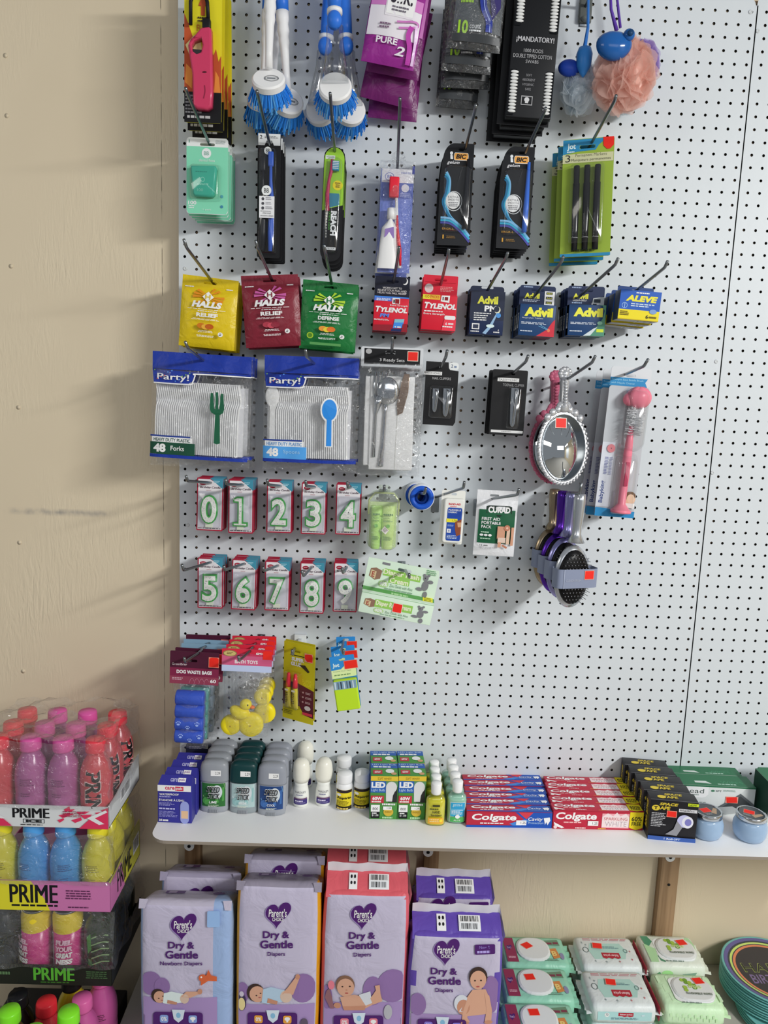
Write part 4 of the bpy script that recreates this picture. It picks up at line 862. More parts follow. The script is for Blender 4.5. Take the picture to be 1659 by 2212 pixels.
a.lines(.12, .56, .62, .74, 4, WT, .45).poly([(.40, .97), (.58, .82), (.78, .55), (.82, .55), (.66, .84), (.5, .99)], mat('#8fb0d0')).ell(.62, .82, .12, .035, mat('#cfe4f0')).ell(.84, .6, .07, .05, mat('#4f8fd0')).rect(.08, .78, .3, .9, WT).rect(.11, .8, .27, .88, mat('#333a50')).lines(.05, .93, .38, .95, 1, WT, 1).lines(.72, .93, .94, .955, 1, WT, 1).text('4', .84, .88, .88, .92, WT)
part(mb, 'carton', R0); stack(R0, 3, .024, 'dark navy night capsule box with small moon')
hook('apm', (1060, 615), .105, (1093, 558), (1097, 545), where='holding the dark night capsule boxes')
def advil(label, TL, TR, BL, gels, group):
    R0, w, h, hd, mb = boxcard('pain_relief_box', label, 'medicine box', TL, TR, BL, .095, .385, .019, NV, '#20406c', '#141d38', group, True, .005)
    a = Art(MB(), flat(w, h, .018)); a.lines(.1, .02, .4, .045, 1, mat('#8fa0c0'), 1).text('Advil', .14, .15, .56, .255, YE, .05)
    if gels: a.text('LIQUI-GELS', .14, .265, .52, .305, WT, .02, .2).lines(.12, .32, .5, .345, 1, mat('#9ab0d0'), 1).poly([(.7, .23), (1, .2), (1, .385), (.66, .385)], mat('#c0c6c8')).rect(.72, .25, .9, .32, mat('#38404a')).rect(.66, .33, .86, .385, WT).rect(.69, .34, .8, .375, mat('#38404a'))
    else:
        a.lines(.1, .275, .6, .33, 2, mat('#c0c8d8'), .5)
        for k in range(3): a.rect(.70, .10+.09*k, .98, .19+.09*k, WT).rect(.74, .115+.09*k, .92, .165+.09*k, mat('#2a3040')).text('Advil', .76, .122+.09*k, .90, .158+.09*k, YE)
    sub(a.mb, 'header_print', hd)
    a = Art(mb, flat(w, h), .0003)
    if gels: a.poly([(.42, 1), (.75, .84), (.92, .66), (.97, .5), (.9, .4), (.8, .385), (1, .385), (1, 1)], mat('#4f8a72', .35)).poly([(.42, 1), (.72, .84), (.80, .82), (.62, .99)], mat('#c8d4d8', .35)).ell(.86, .74, .07, .035, mat('#8fc0a8')).rect(.78, .86, .97, .92, mat('#c8d83a'))
    else: a.poly([(.5, 1), (.8, .86), (.92, .72), (1, .66), (1, 1)], mat('#c83040', .35)).stroke([(.55, .8), (.85, .88)], .012, mat('#6fb0d8'), w/h).stroke([(.6, .78), (.86, .87)], .012, mat('#6fb0d8'), w/h).ell(.84, .88, .04, .03, mat('#e87a50'))
    a.text('Advil', .13, .445, .92, .625, YE, .06)
    if gels: a.text('LIQUI-GELS', .14, .65, .86, .72, WT, .02, .25)
    else: a.text('Ibuprofen Tablets', .08, .64, .66, .675, mat('#c8d0dc'))
    a.lines(.06, .735, .9, .785, 2, mat('#c8d0dc'), .5).lines(.05, .90, .4, .92, 1, mat('#c8d0dc'), 1)
    c = part(mb, 'carton', R0); b2 = MB(); Art(b2, lambda u, v, l: (-l, u, -v*h), .0006).bars(.003, .56, .013, .86, vert=True); sub(b2, 'side_barcode', c); return R0
r_ = advil('x', (1128, 612), (1206, 617), (1111, 723), False, 'navy tablet boxes on one hook'); stack(r_, 4, .0225, 'navy tablet box with red swoosh')
hook('ad', (1166, 625), .118, (1212, 567), (1217, 554), where='holding the navy and red tablet boxes')
r_ = advil('x', (1233, 614), (1313, 617), (1224, 724), True, 'navy gel capsule boxes on one hook'); stack(r_, 4, .0225, 'navy gel capsule box with green corner')
hook('alg', (1267, 627), .118, (1329, 572), (1335, 558), where='holding the navy and green capsule boxes')
D = .135; M, w, h = frame((1342, 624), (1430, 632), (1334, 688), D); R0 = thing('pain_relief_box', 'x', 'medicine box', M, 'blue and yellow tablet boxes on one hook')
mb = MB(); mb.box(0, w, 0, .036, -h, 0, mat('#3a4660', .4), .001); mb.box(.0012, w-.0012, .002, .034, -h-.0002, -h*.5, mat('#a8a8a2', .4)); a = Art(mb, flat(w, h), .0002)
a.rect(0, 0, 1, .66, mat('#1e55b0', .35)).rect(0, .66, 1, 1, mat('#e8d018', .35)).rect(0, .97, 1, 1, mat('#c8b010')).lines(.38, .06, .72, .10, 1, WT, 1).text('ALEVE', .14, .17, .92, .38, mat('#f0d83a', .4), .06, .2).ring(.13, .53, .07, .10, .8, mat('#8fb0e0')).rect(.12, .45, .14, .61, mat('#8fb0e0')).lines(.28, .44, .9, .58, 2, mat('#c8d8f0'), .5)
a.lines(.04, .72, .28, .88, 3, mat('#6a5a10'), .6).ell(.84, .68, .09, .08, mat('#7a98c8')).text('6', .68, .8, .74, .92, mat('#3a3a20'), .02).lines(.76, .84, .94, .9, 1, mat('#6a5a10'), 1); part(mb, 'carton', R0)
mb = MB(); mb.prism(rrect(w*.05, -h*.4, w*.95, .012, .004), .0365, .0372, mat('#1e3f7a', .4), holes=[slot(w*.5, .004, .018, .005)]); part(mb, 'hang_tab', R0); b2 = MB(); Art(b2, lambda u, v, l: (u, v, -h-.0003-l), .0004).bars(w*.5, .006, w*.95, .03); part(b2, 'barcode', R0)
stack(R0, 3, .0385, 'blue and yellow tablet box', dz=-.002)
hook('aleve', (1380, 623), .136, (1436, 578), (1442, 564), where='holding the blue and yellow tablet boxes')
# ---------------- fourth row: cutlery, clippers, mirrors ------------------
def cutlery(label, TL, TR, BL, D, fork, group):
    M, w, h = frame(TL, TR, BL, D); R0 = thing('cutlery_bag', label, 'cutlery bag', M, group); BL_ = mat('#1f3796', .35, kind='foil'); DG = mat('#1d4a38', .4); LBL = mat('#4f9adc', .4); CW = mat('#f4f4f6', .45)
    mb = MB(); nx = 12
    def fn(u, v, l): return (u*w, -.006-.010*max(0, math.sin(math.pi*min(1, max(0, u))))**.5*min(1, v/.2)+.0012*math.sin(u*23+v*9)-l, -v*h)
    a = Art(mb, fn, .0004, 40, 24); kc = DG if fork else LBL
    a.rect(0, 0, 1, .16, BL_); a.poly([(0, .16), (1, .16), (1, .185), (.46, .185), (.44, .21), (.42, .26), (.38, .285), (.02, .285)], BL_)
    a.stroke([(.02, .29), (.38, .29), (.425, .262), (.447, .205), (.47, .19), (1, .19)], .012, WT, w/h)
    a.text('Party!', .06, .20, .385, .275, WT, .035, fat=.003)
    for k in range(11): a.ell(.03+(.4*((k*7) % 11)/11), .172+.112*((k*5) % 7)/7, .007, .006, mat(['#7fb04a', '#4f8ad8', '#c85a5a'][k % 3]))
    a.rect(.02, .79, .44, .84, mat('#e4e6e8')).rect(.0, .775, .42, .79, mat('#2a3f8a')).text('HEAVY DUTY PLASTIC', .04, .80, .42, .832, mat('#3a5a50') if fork else mat('#5a90c8'), .01)
    a.rect(.0, .84, .47, .955, kc).text('48', .04, .855, .17, .935, WT, .05).text('Forks' if fork else 'Spoons', .22, .87, .36 if fork else .40, .915, WT if fork else mat('#8fc0e8'), .01).rect(.0, .955, 1, .985, BL_)
    if fork:
        a.poly([(.615, .355), (.64, .355), (.655, .50), (.665, .5), (.665, .345), (.69, .345), (.695, .5), (.705, .5), (.715, .355), (.74, .355), (.755, .50), (.745, .535), (.71, .555), (.725, .82), (.69, .83), (.66, .82), (.665, .555), (.625, .535), (.61, .50)], mat('#1f5a40', .35))
    else:
        a.ell(.705, .485, .095, .115, WT).poly([(.665, .58), (.745, .58), (.75, .83), (.665, .83)], WT).ell(.705, .485, .078, .098, mat('#2f86d8', .35)).poly([(.68, .56), (.73, .56), (.735, .82), (.68, .82)], mat('#2f86d8', .35))
    part(mb, 'printed_sheet', R0)
    # stacked white plastic cutlery inside
    mb = MB(); n = 40
    for k in range(n):
        x = w*(.04+.86*k/n); s_ = .002
        bend = [(0, -.42), (.004, -.36), (.010, -.30), (.006, -.25), (.001, -.20)]
        z0 = -h*.95; zz = [z0, -h*.6, -h*.50, -h*.44, -h*.36, -h*.27] ; yy = [-.004, -.004, -.003, .002, -.004, .001]; xo = [0, 0, w*.006, w*.022, w*.015, w*-.01] if fork else [w*.02, w*.008, w*.01, w*.03, w*.022, w*.0]
        wd = [.0014, .0014, .0014, .0014, .0019, .0019]
        vs = []; 
        for q in range(6): vs += [(x+xo[q]-wd[q], yy[q], zz[q]), (x+xo[q]+wd[q], yy[q]+.004, zz[q])]
        mb.add(vs, [(2*q, 2*q+1, 2*q+3, 2*q+2) for q in range(5)], CW)
    if not fork: mb.ell((w*.085, -.004, -h*.38), (w*.075, .003, h*.10), CW); mb.box(w*.06, w*.115, -.006, -.002, -h*.93, -h*.46, CW)
    mb.box(w*.03, w*.93, .004, .012, -h*.95, -h*.3, mat('#d8d8dc', .6)); 
    part(mb, 'white_cutlery', R0, 'stack of white plastic forks' if fork else 'stack of white plastic spoons')
    mb = MB(); o_, f_ = pillow(w*1.02, h*1.07, .030, BAG(), 16, 16, mb=mb, top=.02, wrk=.0025, seed=9 if fork else 4, back=False); o = part(mb, 'clear_bag', R0); o.location = (-w*.01, -.002, 0); return R0
r_ = cutlery('x', (332, 758), (545, 772), (333, 988), .11, True, 'bags of white plastic forks on one hook'); stack(r_, 3, .037, 'bag of white plastic forks with blue header', dx=.001)
hook('fork', (438, 778), .122, (406, 752), (400, 738), where='holding the bags of plastic forks')
r_ = cutlery('x', (573, 767), (776, 775), (577, 998), .10, False, 'bags of white plastic spoons on one hook'); stack(r_, 2, .045, 'bag of white plastic spoons with blue header')
hook('spoon', (678, 785), .112, (662, 770), (660, 755), where='holding the bags of plastic spoons')
D = .09; M, w, h = frame((781, 748), (915, 753), (768, 1026), D); R0 = thing('cutlery_set_bag', 'x', 'cutlery set', M, 'ready cutlery set bags on one hook')
mb = MB(); mb.prism(rrect(0, -h*.15, w, 0, .003), -.0005, .0008, mat('#c9ccd0', .3), holes=[slot(w*.47, -h*.04, .02, .006)]); a = Art(mb, flat(w, h, -.0006), .0002); hp = [(.47-.010/w, .04-.003/h), (.47+.010/w, .04-.003/h), (.47+.010/w, .04+.003/h), (.47-.010/w, .04+.003/h)]
a.poly([(.05, .012), (.95, .015), (.95, .13), (.05, .13)], BLACK, [hp]).text('3 Ready Sets', .30, .085, .70, .115, mat('#d8d8da'), .0).ell(.12, .035, .05, .02, mat('#a8a8aa')).rect(.745, .025, .92, .10, mat('#ffd0c0')).rect(.755, .03, .91, .095, RED); part(mb, 'header_card', R0)
mb = MB(); NAP = mat('#f2f2ec', .8); mb.box(w*.17, w*.88, -.004, .006, -h*.95, -h*.22, NAP, .002); mb.box(w*.08, w*.5, -.0005, .008, -h*.92, -h*.225, NAP, .002)
a = Art(mb, flat(w, h, -.0042)); a.stroke([(.4, .3), (.38, .94)], .006, mat('#c8c8c2', .8), w/h).stroke([(.62, .4), (.6, .94)], .006, mat('#c8c8c2', .8), w/h); part(mb, 'napkins', R0, 'folded white napkins')
mb = MB(); mb.ell((w*.45, -.010, -h*.335), (w*.18, .007, h*.108), CHROME); mb.tube([(w*.43, -.008, -h*.41), (w*.42, -.007, -h*.5), (w*.40, -.006, -h*.75), (w*.37, -.006, -h*.92)], [.005, .0032, .004, .006], mat('#d0d2d8', .15, 1.0), 10); part(mb, 'spoon', R0, 'silver plastic spoon')
mb = MB()
for k in range(4): mb.tube([(w*(.24+.06*k), -.006, -h*.19), (w*(.22+.055*k), -.006, -h*.31), (w*(.25+.035*k), -.006, -h*.41)], .0021, CHROME, 6)
mb.tube([(w*.30, -.006, -h*.38), (w*.29, -.006, -h*.44), (w*.26, -.005, -h*.52), (w*.25, -.005, -h*.85)], [.012, .008, .003, .004], CHROME, 8); part(mb, 'fork', R0, 'silver plastic fork')
mb = MB(); sprism(mb, [(w*.70, -h*.20), (w*.79, -h*.20), (w*.78, -h*.34), (w*.70, -h*.5), (w*.62, -h*.52), (w*.60, -h*.44), (w*.66, -h*.27)], -.008, -.005, mat('#b89a84', .15, 1.0), .001); part(mb, 'knife', R0, 'coppery knife')
mb = MB(); o_, f_ = pillow(w*1.02, h*.88, .034, BAG(), 14, 18, mb=mb, top=.0, wrk=.002, seed=14, back=False); o = part(mb, 'clear_bag', R0); o.location = (-w*.01, -.003, -h*.12)
stack(R0, 3, .028, 'clear bag of ready cutlery sets under a black header', dx=-.001, dz=-.002)
hook('rdy', (846, 760), .093, (848, 740), (847, 728), where='holding the ready cutlery sets')
# clippers
SBK = mat('#1a1a1c', .5)
D = .07; M, w, h = frame((921, 780), (992, 784), (908, 916), D); R0 = thing('nail_clipper_card', 'black card of two nail clippers beside the ready cutlery sets', 'nail clipper', M)
out = [(0, 0), (w*.68, 0), (w*.7, -h*.09), (w*.74, -h*.12), (w, -h*.13), (w, -h*.94), (w*.94, -h), (0, -h)]
mb = cardmb(w, h, SBK, outline=out, hole=slot(w*.45, -h*.085, .006, .005)); a = Art(mb, flat(w, h)); a.rect(-.05, .155, .50, .21, mat('#d8d8d8')).text('SASSY+CHIC', -.02, .168, .46, .198, mat('#555555')).text('NAIL CLIPPERS', .22, .24, .78, .28, mat('#b0b0b2'))
mb.prism(rrect(w*.70, -h*.12, w*1.0, -h*.0, .006), .0013, .0016, mat('#dfe3ea', .4)); a2 = Art(mb, flat(w, h, .0013), .0002); a2.text('2', .76, .03, .83, .08, mat('#3a4a6a')).lines(.86, .05, .95, .08, 1, mat('#7a8aa8'), 1); part(mb, 'backing_card', R0)
def clipper(x0, x1, z0, z1, name='nail_clipper'):
    mb = MB(); cx = (x0+x1)/2; hw = (x1-x0)/2
    sprism(mb, [(x0, z1), (x1, z1), (x1-hw*.1, (z0+z1)/2), (x1-hw*.3, z0+hw*.9), (cx+hw*.4, z0+hw*.2), (cx, z0), (cx-hw*.4, z0+hw*.2), (x0+hw*.3, z0+hw*.9), (x0+hw*.1, (z0+z1)/2)], -.005, -.001, CHROME, .0012)
    mb.tube([(cx, -.006, z1-.003), (cx+hw*.3, -.0085, z1-.007), (cx, -.0055, z0+.004)], [.0018, .0022, .0012], CHROME, 8); mb.lathe([(.002, 0), (.0022, .0035)], CHROME, 10, (cx+hw*.2, -.005, z1-.005), axis='y'); return part(mb, name, R0, 'chrome clipper')
clipper(w*.24, w*.43, -h*.80, -h*.42); clipper(w*.56, w*.79, -h*.86, -h*.41); blister(R0, w*.14, -h*.90, w*.9, -h*.36, .011, .006, .002)
hook('nail', (953, 793), .072, (963, 771), (966, 757), where='holding the single nail clipper card')
D = .085; M, w, h = frame((1066, 797), (1141, 801), (1056, 938), D); R0 = thing('toenail_clipper_card', 'x', 'toenail clipper', M, 'toenail clipper cards on one hook')
mb = cardmb(w, h, SBK, r=.003, hole=slot(w*.58, -h*.06, .008, .005)); a = Art(mb, flat(w, h)); a.rect(.14, .125, .76, .18, mat('#d8d8d8')).text('SASSY+CHIC', .18, .137, .72, .168, mat('#555555')).text('TOENAIL CLIPPER', .30, .21, .92, .25, mat('#9a9a9c')).rect(.05, .925, .98, .965, mat('#d8d8d8')).lines(.36, .938, .64, .95, 1, mat('#999999'), 1); part(mb, 'backing_card', R0)
clipper(w*.54, w*.76, -h*.87, -h*.27, 'toenail_clipper'); blister(R0, w*.44, -h*.90, w*.86, -h*.25, .012, .006, .002); stack(R0, 4, .0155, 'black toenail clipper card', dx=-.0008)
hook('toe', (1109, 805), .088, (1136, 781), (1141, 768), where='holding the toenail clipper cards')
# hand mirrors
def hand_mirror(label, c, top, bot, D, colr, group, sticker):
    P = px(*c, D); M = Matrix.Translation(P) @ Matrix.Rotation(math.radians(9), 4, 'Z') @ Matrix.Rotation(math.radians(-7), 4, 'X'); R0 = thing('hand_mirror', label, 'hand mirror', M, group); rx, rz = .0475, .069; FR = colr
    mb = MB(); n = 64
    outl = [(rx*1.13*math.cos(2*math.pi*k/n)*(1+.03*(k % 2)), rz*1.10*math.sin(2*math.pi*k/n)*(1+.03*(k % 2))) for k in range(n)]
    sprism(mb, outl, -.002, .006, FR, .002)
    for k in range(46):
        th = 2*math.pi*k/46
        mb.ell((rx*1.13*math.cos(th), -.001, rz*1.10*math.sin(th)), (.0036, .004, .0036), FR, 8, 6)
    for k in range(7):   # leafy crest at the foot of the handle
        th = math.radians(50+80*k/6); mb.ell((rx*1.16*math.cos(th), -.002, rz*1.17*math.sin(th)), (.008, .005, .008), FR, 10, 8)
    part(mb, 'frame', R0, 'ornate beaded frame')
    mb = MB(); z0 = rz*1.14
    mb.ell((0, -.001, z0+.006), (.017, .006, .013), FR, 14, 10); mb.tube([(0, .001, z0-.004), (0, .001, z0+.012), (0, .001, z0+.03), (.001, .001, z0+.056), (.001, .001, z0+.066)], [.014, .010, .0080, .0105, .011], FR, 14)
    for k in range(9): mb.ell((0, -.008, z0+.008+.0064*k), (.0052, .004, .0034), FR, 8, 6)
    for k in range(10): th = 2*math.pi*k/10; mb.ell((.0015+.0105*math.cos(th), 0, z0+.074+.0095*math.sin(th)), (.0055, .005, .0055), FR, 10, 8)
    mb.ell((.0015, 0, z0+.074), (.009, .006, .009), FR, 12, 8); part(mb, 'handle', R0, 'carved handle')
    mb = MB(); mb.lathe([(1, 0), (1, .001)], mat('#e8ecee', .02, 1.0), 48, (0, -.0022, 0), rx, rz, axis='y'); mb.lathe([(1, 0), (1, .0014), (.965, .0018), (.965, .0008)], mat('#9aa0a6', .2, 1.0), 48, (0, -.0022, 0), rx*1.02, rz*1.02, axis='y', cap=False); gl = part(mb, 'mirror_glass', R0, 'oval mirror glass')
    if sticker: mb = MB(); a = Art(mb, flat(.022, .019, -.0036, -.018, .060)); a.rect(-.06, -.06, 1.06, 1.06, mat('#ffd8cc')).rect(0, 0, 1, 1, RED); sub(mb, 'price_sticker', gl, 'red price sticker')
    return R0
hand_mirror('silver ornate hand mirror hanging upside down with red price sticker', (1216, 967), 0, 0, .125, mat('#d4d6da', .25, .55), 'ornate hand mirrors on one hook', True)
hand_mirror('pink ornate hand mirror hanging behind the silver one', (1196, 967), 0, 0, .055, mat('#b8607a', .35), 'ornate hand mirrors on one hook', False)
hook('mir', (1230, 816), .125, (1279, 783), (1286, 769), where='holding the ornate hand mirrors')
# bottle brushes
D = .115; M, w, h = frame((1322, 790), (1409, 797), (1271, 1112), D); R0 = thing('bottle_brush_pack', 'x', 'bottle brush', M, 'pink bottle brush packs on one hook')
mb = MB(); CB = mat('#cfd2d6', .35); mb.prism(rrect(0, -h*.125, w, 0, .006), 0, .0012, CB, holes=[slot(w*.5, -h*.055, .02, .006)]); mb.prism(rrect(0, -h, w, -h*.125, .006), 0, .0012, mat('#b9bdc2', .35)); a = Art(mb, flat(w, h)); BB_ = mat('#2f86bc', .4)
a.poly([(0, .07), (.93, .07), (.87, .095), (.93, .125), (0, .125)], BB_).text('Trumpet Ease Bottle Brush', .03, .078, .82, .093, mat('#9fd0e8')).text('with Nipple Cleaner', .03, .10, .62, .115, mat('#9fd0e8'))
a.rect(.0, .5, .32, .935, mat('#cfd3dc')).text('Babyking', .06, .76, .19, .91, mat('#2a3f80', .4), .02, rot=-90).lines(.10, .6, .2, .72, 12, mat('#6a70a0'), .5, .4).lines(.22, .6, .3, .72, 12, mat('#8a90b0'), .5, .4).ring(.22, .54, .10, .028, .15, mat('#d8848c')).poly([(0, .94), (.3, .945), (.6, .965), (1, .955), (1, 1), (0, 1)], BB_)
a.ell(.84, .87, .14, .045, mat('#e0b89a')).ell(.84, .85, .14, .03, mat('#6a4a30')).ell(.86, .868, .10, .03, mat('#e8c4a8')).poly([(.74, .9), (.98, .9), (.96, .935), (.78, .93)], mat('#e8e4e0')); part(mb, 'backing_card', R0)
PKB = mat('#e87c90', .3); mb = MB(); ax = w*.62
mb.lathe([(.004, 0), (.021, .001), (.0215, .006), (.016, .010), (.008, .02), (.0085, .075), (.0088, .12), (.0075, .15), (.004, .185)], PKB, 22, (ax-.002, -.016, -h*.965)); mb.box(ax-.006, ax+.002, -.0265, -.024, -h*.78, -h*.62, mat('#b83f5c', .4), .001)
hd = part(mb, 'handle', R0, 'pink trumpet shaped handle'); mb = MB(); mb.tube([(ax, -.016, -h*.42), (ax+.004, -.016, -h*.26)], .0018, STEEL, 6); rnd = random.Random(6)
for k in range(520):
    z = -h*(.24+.2*rnd.random()); th = rnd.random()*6.283; c_, s_ = math.cos(th), math.sin(th); r1 = .019*(1 if z < -h*.27 else .8); p = Vector((ax+.004, -.018, z)); e = p+Vector((c_*r1, s_*r1*.75, rnd.uniform(-.002, .002))); n_ = Vector((0, 0, .0005))
    mb.add([p-n_, p+n_, e+n_, e-n_], [(0, 1, 2, 3)], mat('#c8c9cc', .5))
part(mb, 'bristles', R0, 'clear white bristles')['kind'] = 'stuff'
mb = MB(); mb.ell((ax+.006, -.018, -h*.195), (.026, .017, .022), PKB, 20, 12, lambda p: p*(1+.06*math.sin(7*math.atan2(p.y, p.x)))); mb.ell((ax-.012, -.016, -h*.21), (.014, .012, .014), PKB, 14, 10); part(mb, 'sponge_tip', R0, 'pink sponge tip')
blister(R0, w*.34, -h*.55, w*.97, -h*.13, .038, .014, .006); blister(R0, w*.28, -h*.985, w*.92, -h*.56, .036, .012, .008, 'lower_blister')
stack(R0, 3, .040, 'pink bottle brush in a clear blister pack', dx=-.004, dz=-.003)
hook('bb', (1352, 808), .118, (1391, 791), (1400, 776), where='holding the pink bottle brush packs')
# ---------------- fifth and sixth rows: number candles, travel goods -------
def glyph_outline(ch):
    """grow a builtin digit into a mesh outline: returns the 2d triangles of the digit, fattened by off"""
    return {o: glyphs_raw(ch, o) for o in (0.0, 0.055)}
def glyphs_raw(t, off):
    cu = bpy.data.curves.new('lettering', 'FONT'); cu.body = t; cu.resolution_u = 4; cu.offset = off; cu.extrude = 0
    ob = bpy.data.objects.new('lettering', cu); me = ob.to_mesh(); vs = [(v.co.x, v.co.y) for v in me.vertices]; fs = [tuple(p.vertices) for p in me.polygons]
    ob.to_mesh_clear(); bpy.data.objects.remove(ob); bpy.data.curves.remove(cu); return vs, fs
def solid2d(mb, vs, fs, y0, y1, mt):
    n = len(vs); mb.add([(x, y0, z) for x, z in vs]+[(x, y1, z) for x, z in vs], [f for f in fs]+[tuple(n+i for i in reversed(f)) for f in fs], mt)
    cnt = {}
    for f in fs:
        for i in range(len(f)): e = (f[i], f[(i+1) % len(f)]); cnt[tuple(sorted(e))] = cnt.get(tuple(sorted(e)), 0)+1
    b0 = len(mb.v)-2*n; k = mb.mi(mt)
    for (a, b), c in cnt.items():
        if c == 1: mb.f.append([b0+a, b0+b, b0+n+b, b0+n+a]); mb.m.append(k); mb.s.append(False)
CRD = mat('#9c2038', .4); GRN = mat('#3f9a4a', .35); WAX = mat('#e2f2dc', .45); SILV = mat('#c9c6d2', .35)
NUMW = 'zero one two three four five six seven eight nine'.split()
ONE = [(.30, 1), (.62, 1), (.62, .14), (.85, .14), (.85, 0), (.12, 0), (.12, .14), (.36, .14), (.36, .80), (.14, .80), (.14, .93)]
def candle(ch, TL, TR, BL, n, D):
    M, w, h = frame(TL, TR, BL, D); g = '%s candle packs on one hook' % NUMW[int(ch)]
    R0 = thing('number_candle_pack', 'x', 'birthday candle', M, g)
    mb = MB(); hs = slot(w*.5, -h*.085, w*.10, .005); mb.prism(rrect(0, -h, w, 0, .002), 0, .0012, CRD, holes=[hs]); a = Art(mb, flat(w, h)); hp = [(.44, .07), (.44, .10), (.56, .10), (.56, .07)]
    a.poly([(.045, .025), (.5, .025), (.955, .17), (.955, .975), (.045, .975)], mat('#dcd8dc', .4), [hp]).poly([(.48, 0), (.995, 0), (.995, .2), (.955, .19)], mat('#3f88a0', .4)).lines(.62, .05, .9, .1, 2, mat('#a8d0dc'), .5)
    a.ell(.22, .105, .13, .035, CRD).lines(.14, .095, .3, .115, 2, mat('#e8c8cc'), .5, .1, True).text('Birthday Candle', .12, .155, .90, .205, mat('#4a3040'), .01, .15).lines(.36, .225, .6, .235, 1, mat('#b08088'), 1)
    a.rect(.05, .25, .95, .93, SILV).lines(.07, .945, .93, .962, 1, mat('#54505a'), .9, 0); part(mb, 'backing_card', R0)
    vs, fs = glyphs_raw(ch, .062); v2, f2 = glyphs_raw(ch, .022)
    if ch == '1':
        vs = ONE; v2 = [(.50+(x-.50)*(.84 if abs(x-.5) > .2 else .6), .5+(z-.5)*.93) for x, z in ONE]; v2 = [(x, (.075 if abs(z-.1649) < .03 else z)) for x, z in v2]
        v2 = [(.33, .95), (.56, .95), (.56, .095), (.79, .095), (.79, .045), (.18, .045), (.18, .095), (.42, .095), (.42, .85), (.2, .85), (.2, .90)]
        fs = [tuple(t) for t in geometry.tessellate_polygon([[Vector((p[0], p[1], 0)) for p in vs]])]; f2 = [tuple(t) for t in geometry.tessellate_polygon([[Vector((p[0], p[1], 0)) for p in v2]])]
    xs = [v[0] for v in vs]; ys = [v[1] for v in vs]; x0, x1, y0, y1 = min(xs), max(xs), min(ys), max(ys); wd = w*(.66 if ch != '1' else .60); ht = h*.55; zc = -h*.585
    sx = wd/(x1-x0); sz = ht/(y1-y0); T = lambda p: (w*.5+(p[0]-(x0+x1)/2)*sx, zc+(p[1]-(y0+y1)/2)*sz)
    mb = MB(); solid2d(mb, [T(p) for p in vs], fs, -.009, -.002, GRN); cn = part(mb, 'candle', R0, 'green rimmed number candle')
    mb = MB(); solid2d(mb, [T(p) for p in v2], f2, -.0102, -.0088, WAX); rnd = random.Random(ord(ch)); a = Art(mb, lambda u, v, l: (u, -.0103-l, v)); P2 = [T(p) for p in v2]
    for f in f2:
        q = [P2[i] for i in f]; ar = abs(sum(q[i][0]*q[(i+1) % len(q)][1]-q[(i+1) % len(q)][0]*q[i][1] for i in range(len(q))))/2
        for k in range(max(1, int(ar/.000016)) if ar > 1.2e-6 else 0):
            r1, r2 = rnd.random(), rnd.random(); r1, r2 = (1-r1, 1-r2) if r1+r2 > 1 else (r1, r2)
            p = (q[0][0]+(q[1][0]-q[0][0])*(.15+.7*r1)+(q[2][0]-q[0][0])*(.15+.7*r2)*.7, q[0][1]+(q[1][1]-q[0][1])*(.15+.7*r1)+(q[2][1]-q[0][1])*(.15+.7*r2)*.7)
            a.ell(p[0], p[1], .0005, .0005, mat(['#4a5a8a', '#5a4a6a', '#7a6a50'][k % 3]), 6)
    sub(mb, 'speckled_face', cn, 'pale speckled wax face'); mb = MB(); mb.box(w*.36, w*.63, -.005, -.0015, -h*.93, -h*.85, mat('#dcecd2', .5)); sub(mb, 'candle_stick', cn)
    blister(R0, w*.07, -h*.935, w*.93, -h*.245, .0125, .004, .002); stack(R0, n, .0152, 'birthday candle pack showing a big green %s' % NUMW[int(ch)], jit=.0008)
for ch, TL, TR, BL, n, em, el, tp in [
    ('0', (426, 1031), (483, 1034), (425, 1145), 4, (454, 1043), (405, 1039), (402, 1028)), ('1', (494, 1035), (548, 1037), (493, 1151), 5, (524, 1048), (490, 1046), (487, 1036)),
    ('2', (577, 1038), (632, 1040), (575, 1150), 3, (606, 1050), (579, 1047), (577, 1036)), ('3', (652, 1042), (706, 1044), (648, 1153), 3, (680, 1052), (662, 1050), (660, 1039)),
    ('4', (727, 1044), (781, 1046), (719, 1154), 3, (757, 1053), (752, 1053), (750, 1042)), ('5', (427, 1204), (482, 1206), (430, 1313), 4, (454, 1215), (397, 1232), (393, 1220)),
    ('6', (502, 1207), (555, 1210), (502, 1316), 4, (527, 1218), (486, 1231), (483, 1223)), ('7', (573, 1211), (627, 1213), (567, 1318), 4, (600, 1222), (571, 1233), (568, 1226)),
    ('8', (649, 1214), (702, 1216), (645, 1324), 4, (674, 1225), (656, 1244), (652, 1234)), ('9', (722, 1214), (774, 1216), (720, 1321), 4, (749, 1226), (741, 1237), (739, 1228))]:
    candle(ch, TL, TR, BL, n, .075); hook('c'+ch, em, .077, el, tp, L=.20, where='holding the birthday candles shaped as %s' % NUMW[int(ch)])
